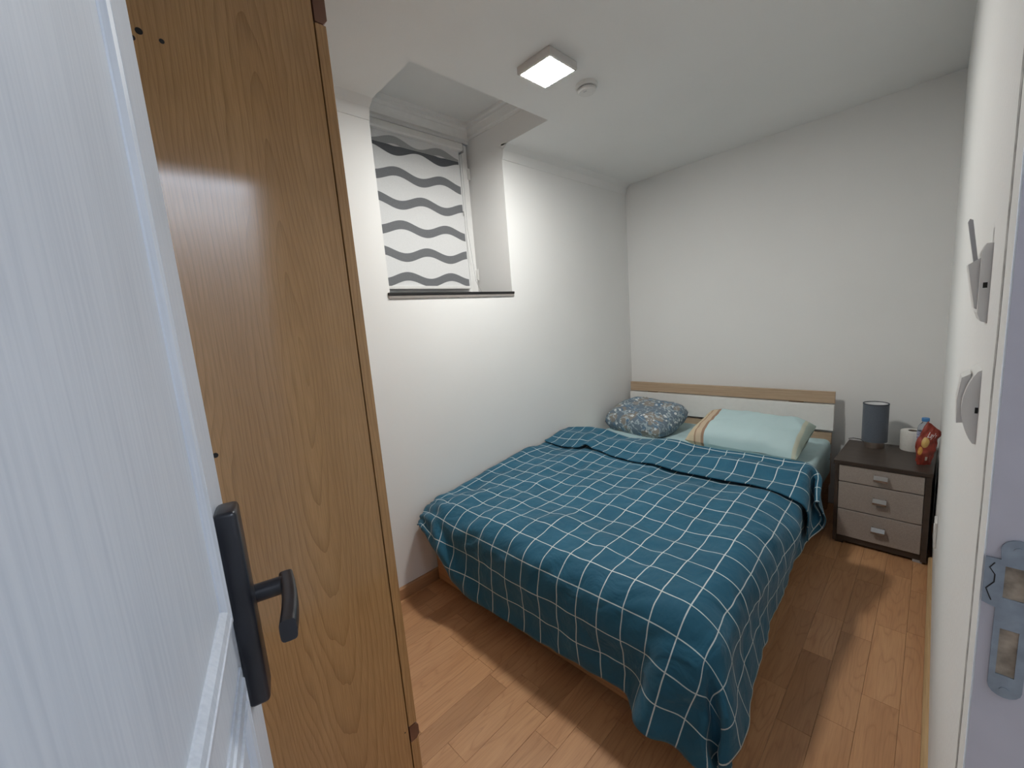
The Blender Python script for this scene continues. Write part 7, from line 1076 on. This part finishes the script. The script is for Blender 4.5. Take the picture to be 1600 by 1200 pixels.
obj('label', B().lathe([(.0303, .080), (.0304, .082), (.0304, .128), (.0303, .130)], (bx, by, NH), 36, caps=False), m, t, smooth=True)
obj('cap', B().lathe([(.001, .184), (.0150, .184), (.0155, .186), (.0155, .199), (.0140, .202), (.001, .202)], (bx, by, NH), 28), plain('blue cap', (.07, .25, .55), .4), t, smooth=True, angle=40)

# crumpled crisp packet leaning in the corner by the right wall
M_BAG = plain('red foil', (.30, .045, .028), .36, var=.25, sc=25)
gx, gy = 1.853, -.412
t = thing('crisp_packet', 'crumpled red crisp packet standing against the right wall', 'snack packet', (gx, gy, NH))
BROT = Matrix.Rotation(math.radians(20), 3, 'Z')       # faces the doorway, leaning back
def bagp(u, v, k=1.0):
    """u across 0..1, v up 0..1"""
    w = .024 + .008 * math.sin(v * PI * 1.1) + .006 * v; zz = .190 * v
    a = u * 2 * PI; ca, sa = math.cos(a), math.sin(a)
    thick = .021 * math.sin(min(1, v * 1.0 + .06) * PI * .93) ** .6 + .0012
    p = Vector((ca * w, sa * thick, zz))
    p.x += -.020 + .040 * v - .012 * math.sin(v * PI)          # skewed: the upper end leans right
    p.z += .022 * (-ca) * (v - .25) * (1 if v > .25 else .3) - .012 * v * ca
    p.y += .020 * v
    nz_ = noise.noise(Vector((ca * 1.6 + 4, sa * 1.6, v * 5))) * .007 + noise.noise(Vector((ca * 3, sa * 3 + 7, v * 11))) * .004
    p.x += nz_ * ca * k; p.y += nz_ * sa * 1.3 * k
    q_ = BROT @ p
    return Vector((gx, gy, NH + .002)) + q_
b = B(); b.grid(bagp, 40, 36, True); obj('packet', b, M_BAG, t, smooth=True, angle=48)
def bag_patch(name, pts_uv, mat):
    b = B(); n_p = len(pts_uv); cu_ = sum(p[0] for p in pts_uv) / n_p; cv_ = sum(p[1] for p in pts_uv) / n_p
    rings = []
    for f_ in (1, .75, .5, .25, .02):
        ring_ = []
        for (u, v) in pts_uv:
            u = cu_ + (u - cu_) * f_; v = cv_ + (v - cv_) * f_
            p = bagp(u, v); ring_.append(p + (bagp(u + .01, v) - p).cross(bagp(u, v + .01) - p).normalized() * .0016)
        rings.append(b.verts(ring_))
    for A_, C_ in zip(rings, rings[1:]):
        for i in range(n_p): b.bm.faces.new((A_[i], A_[(i + 1) % n_p], C_[(i + 1) % n_p], C_[i]))
    b.bm.faces.new(rings[-1])
    return obj(name, b, mat, t, smooth=True)
bag_patch('printed_crisp', [(.685 + .062 * math.cos(i * PI / 10), .58 + .125 * math.sin(i * PI / 10)) for i in range(20)], plain('printed crisp', (.62, .40, .13), .45, var=.15))
bag_patch('printed_crisp', [(.635 + .045 * math.cos(i * PI / 8), .36 + .10 * math.sin(i * PI / 8)) for i in range(16)], plain('printed orange crisp', (.62, .30, .06), .45, var=.2))
# white lettering laid on the foil
cu = bpy.data.curves.new('lettering', 'FONT'); cu.body = "Lay's"; cu.size = 1; cu.align_x = 'CENTER'; cu.align_y = 'CENTER'; cu.shear = .25; cu.offset = .012; cu.resolution_u = 3
tmp = bpy.data.objects.new('tmp', cu); COL.objects.link(tmp)
dg = bpy.context.evaluated_depsgraph_get(); me = bpy.data.meshes.new_from_object(tmp.evaluated_get(dg)); bpy.data.objects.remove(tmp)
bm = bmesh.new(); bm.from_mesh(me)
for v in bm.verts:
    u = .745 + v.co.x * .066; w_ = .79 + v.co.y * .17 + v.co.x * .03
    p = bagp(u, w_); nn = (bagp(u + .01, w_) - p).cross(bagp(u, w_ + .01) - p).normalized(); v.co = p + nn * .0020
obj('lettering', bm, plain('white print', (.80, .76, .76), .5), t)
bag_patch('printed_square', [(.735, .14), (.775, .14), (.775, .24), (.735, .24)], plain('pale print', (.62, .55, .46), .5))
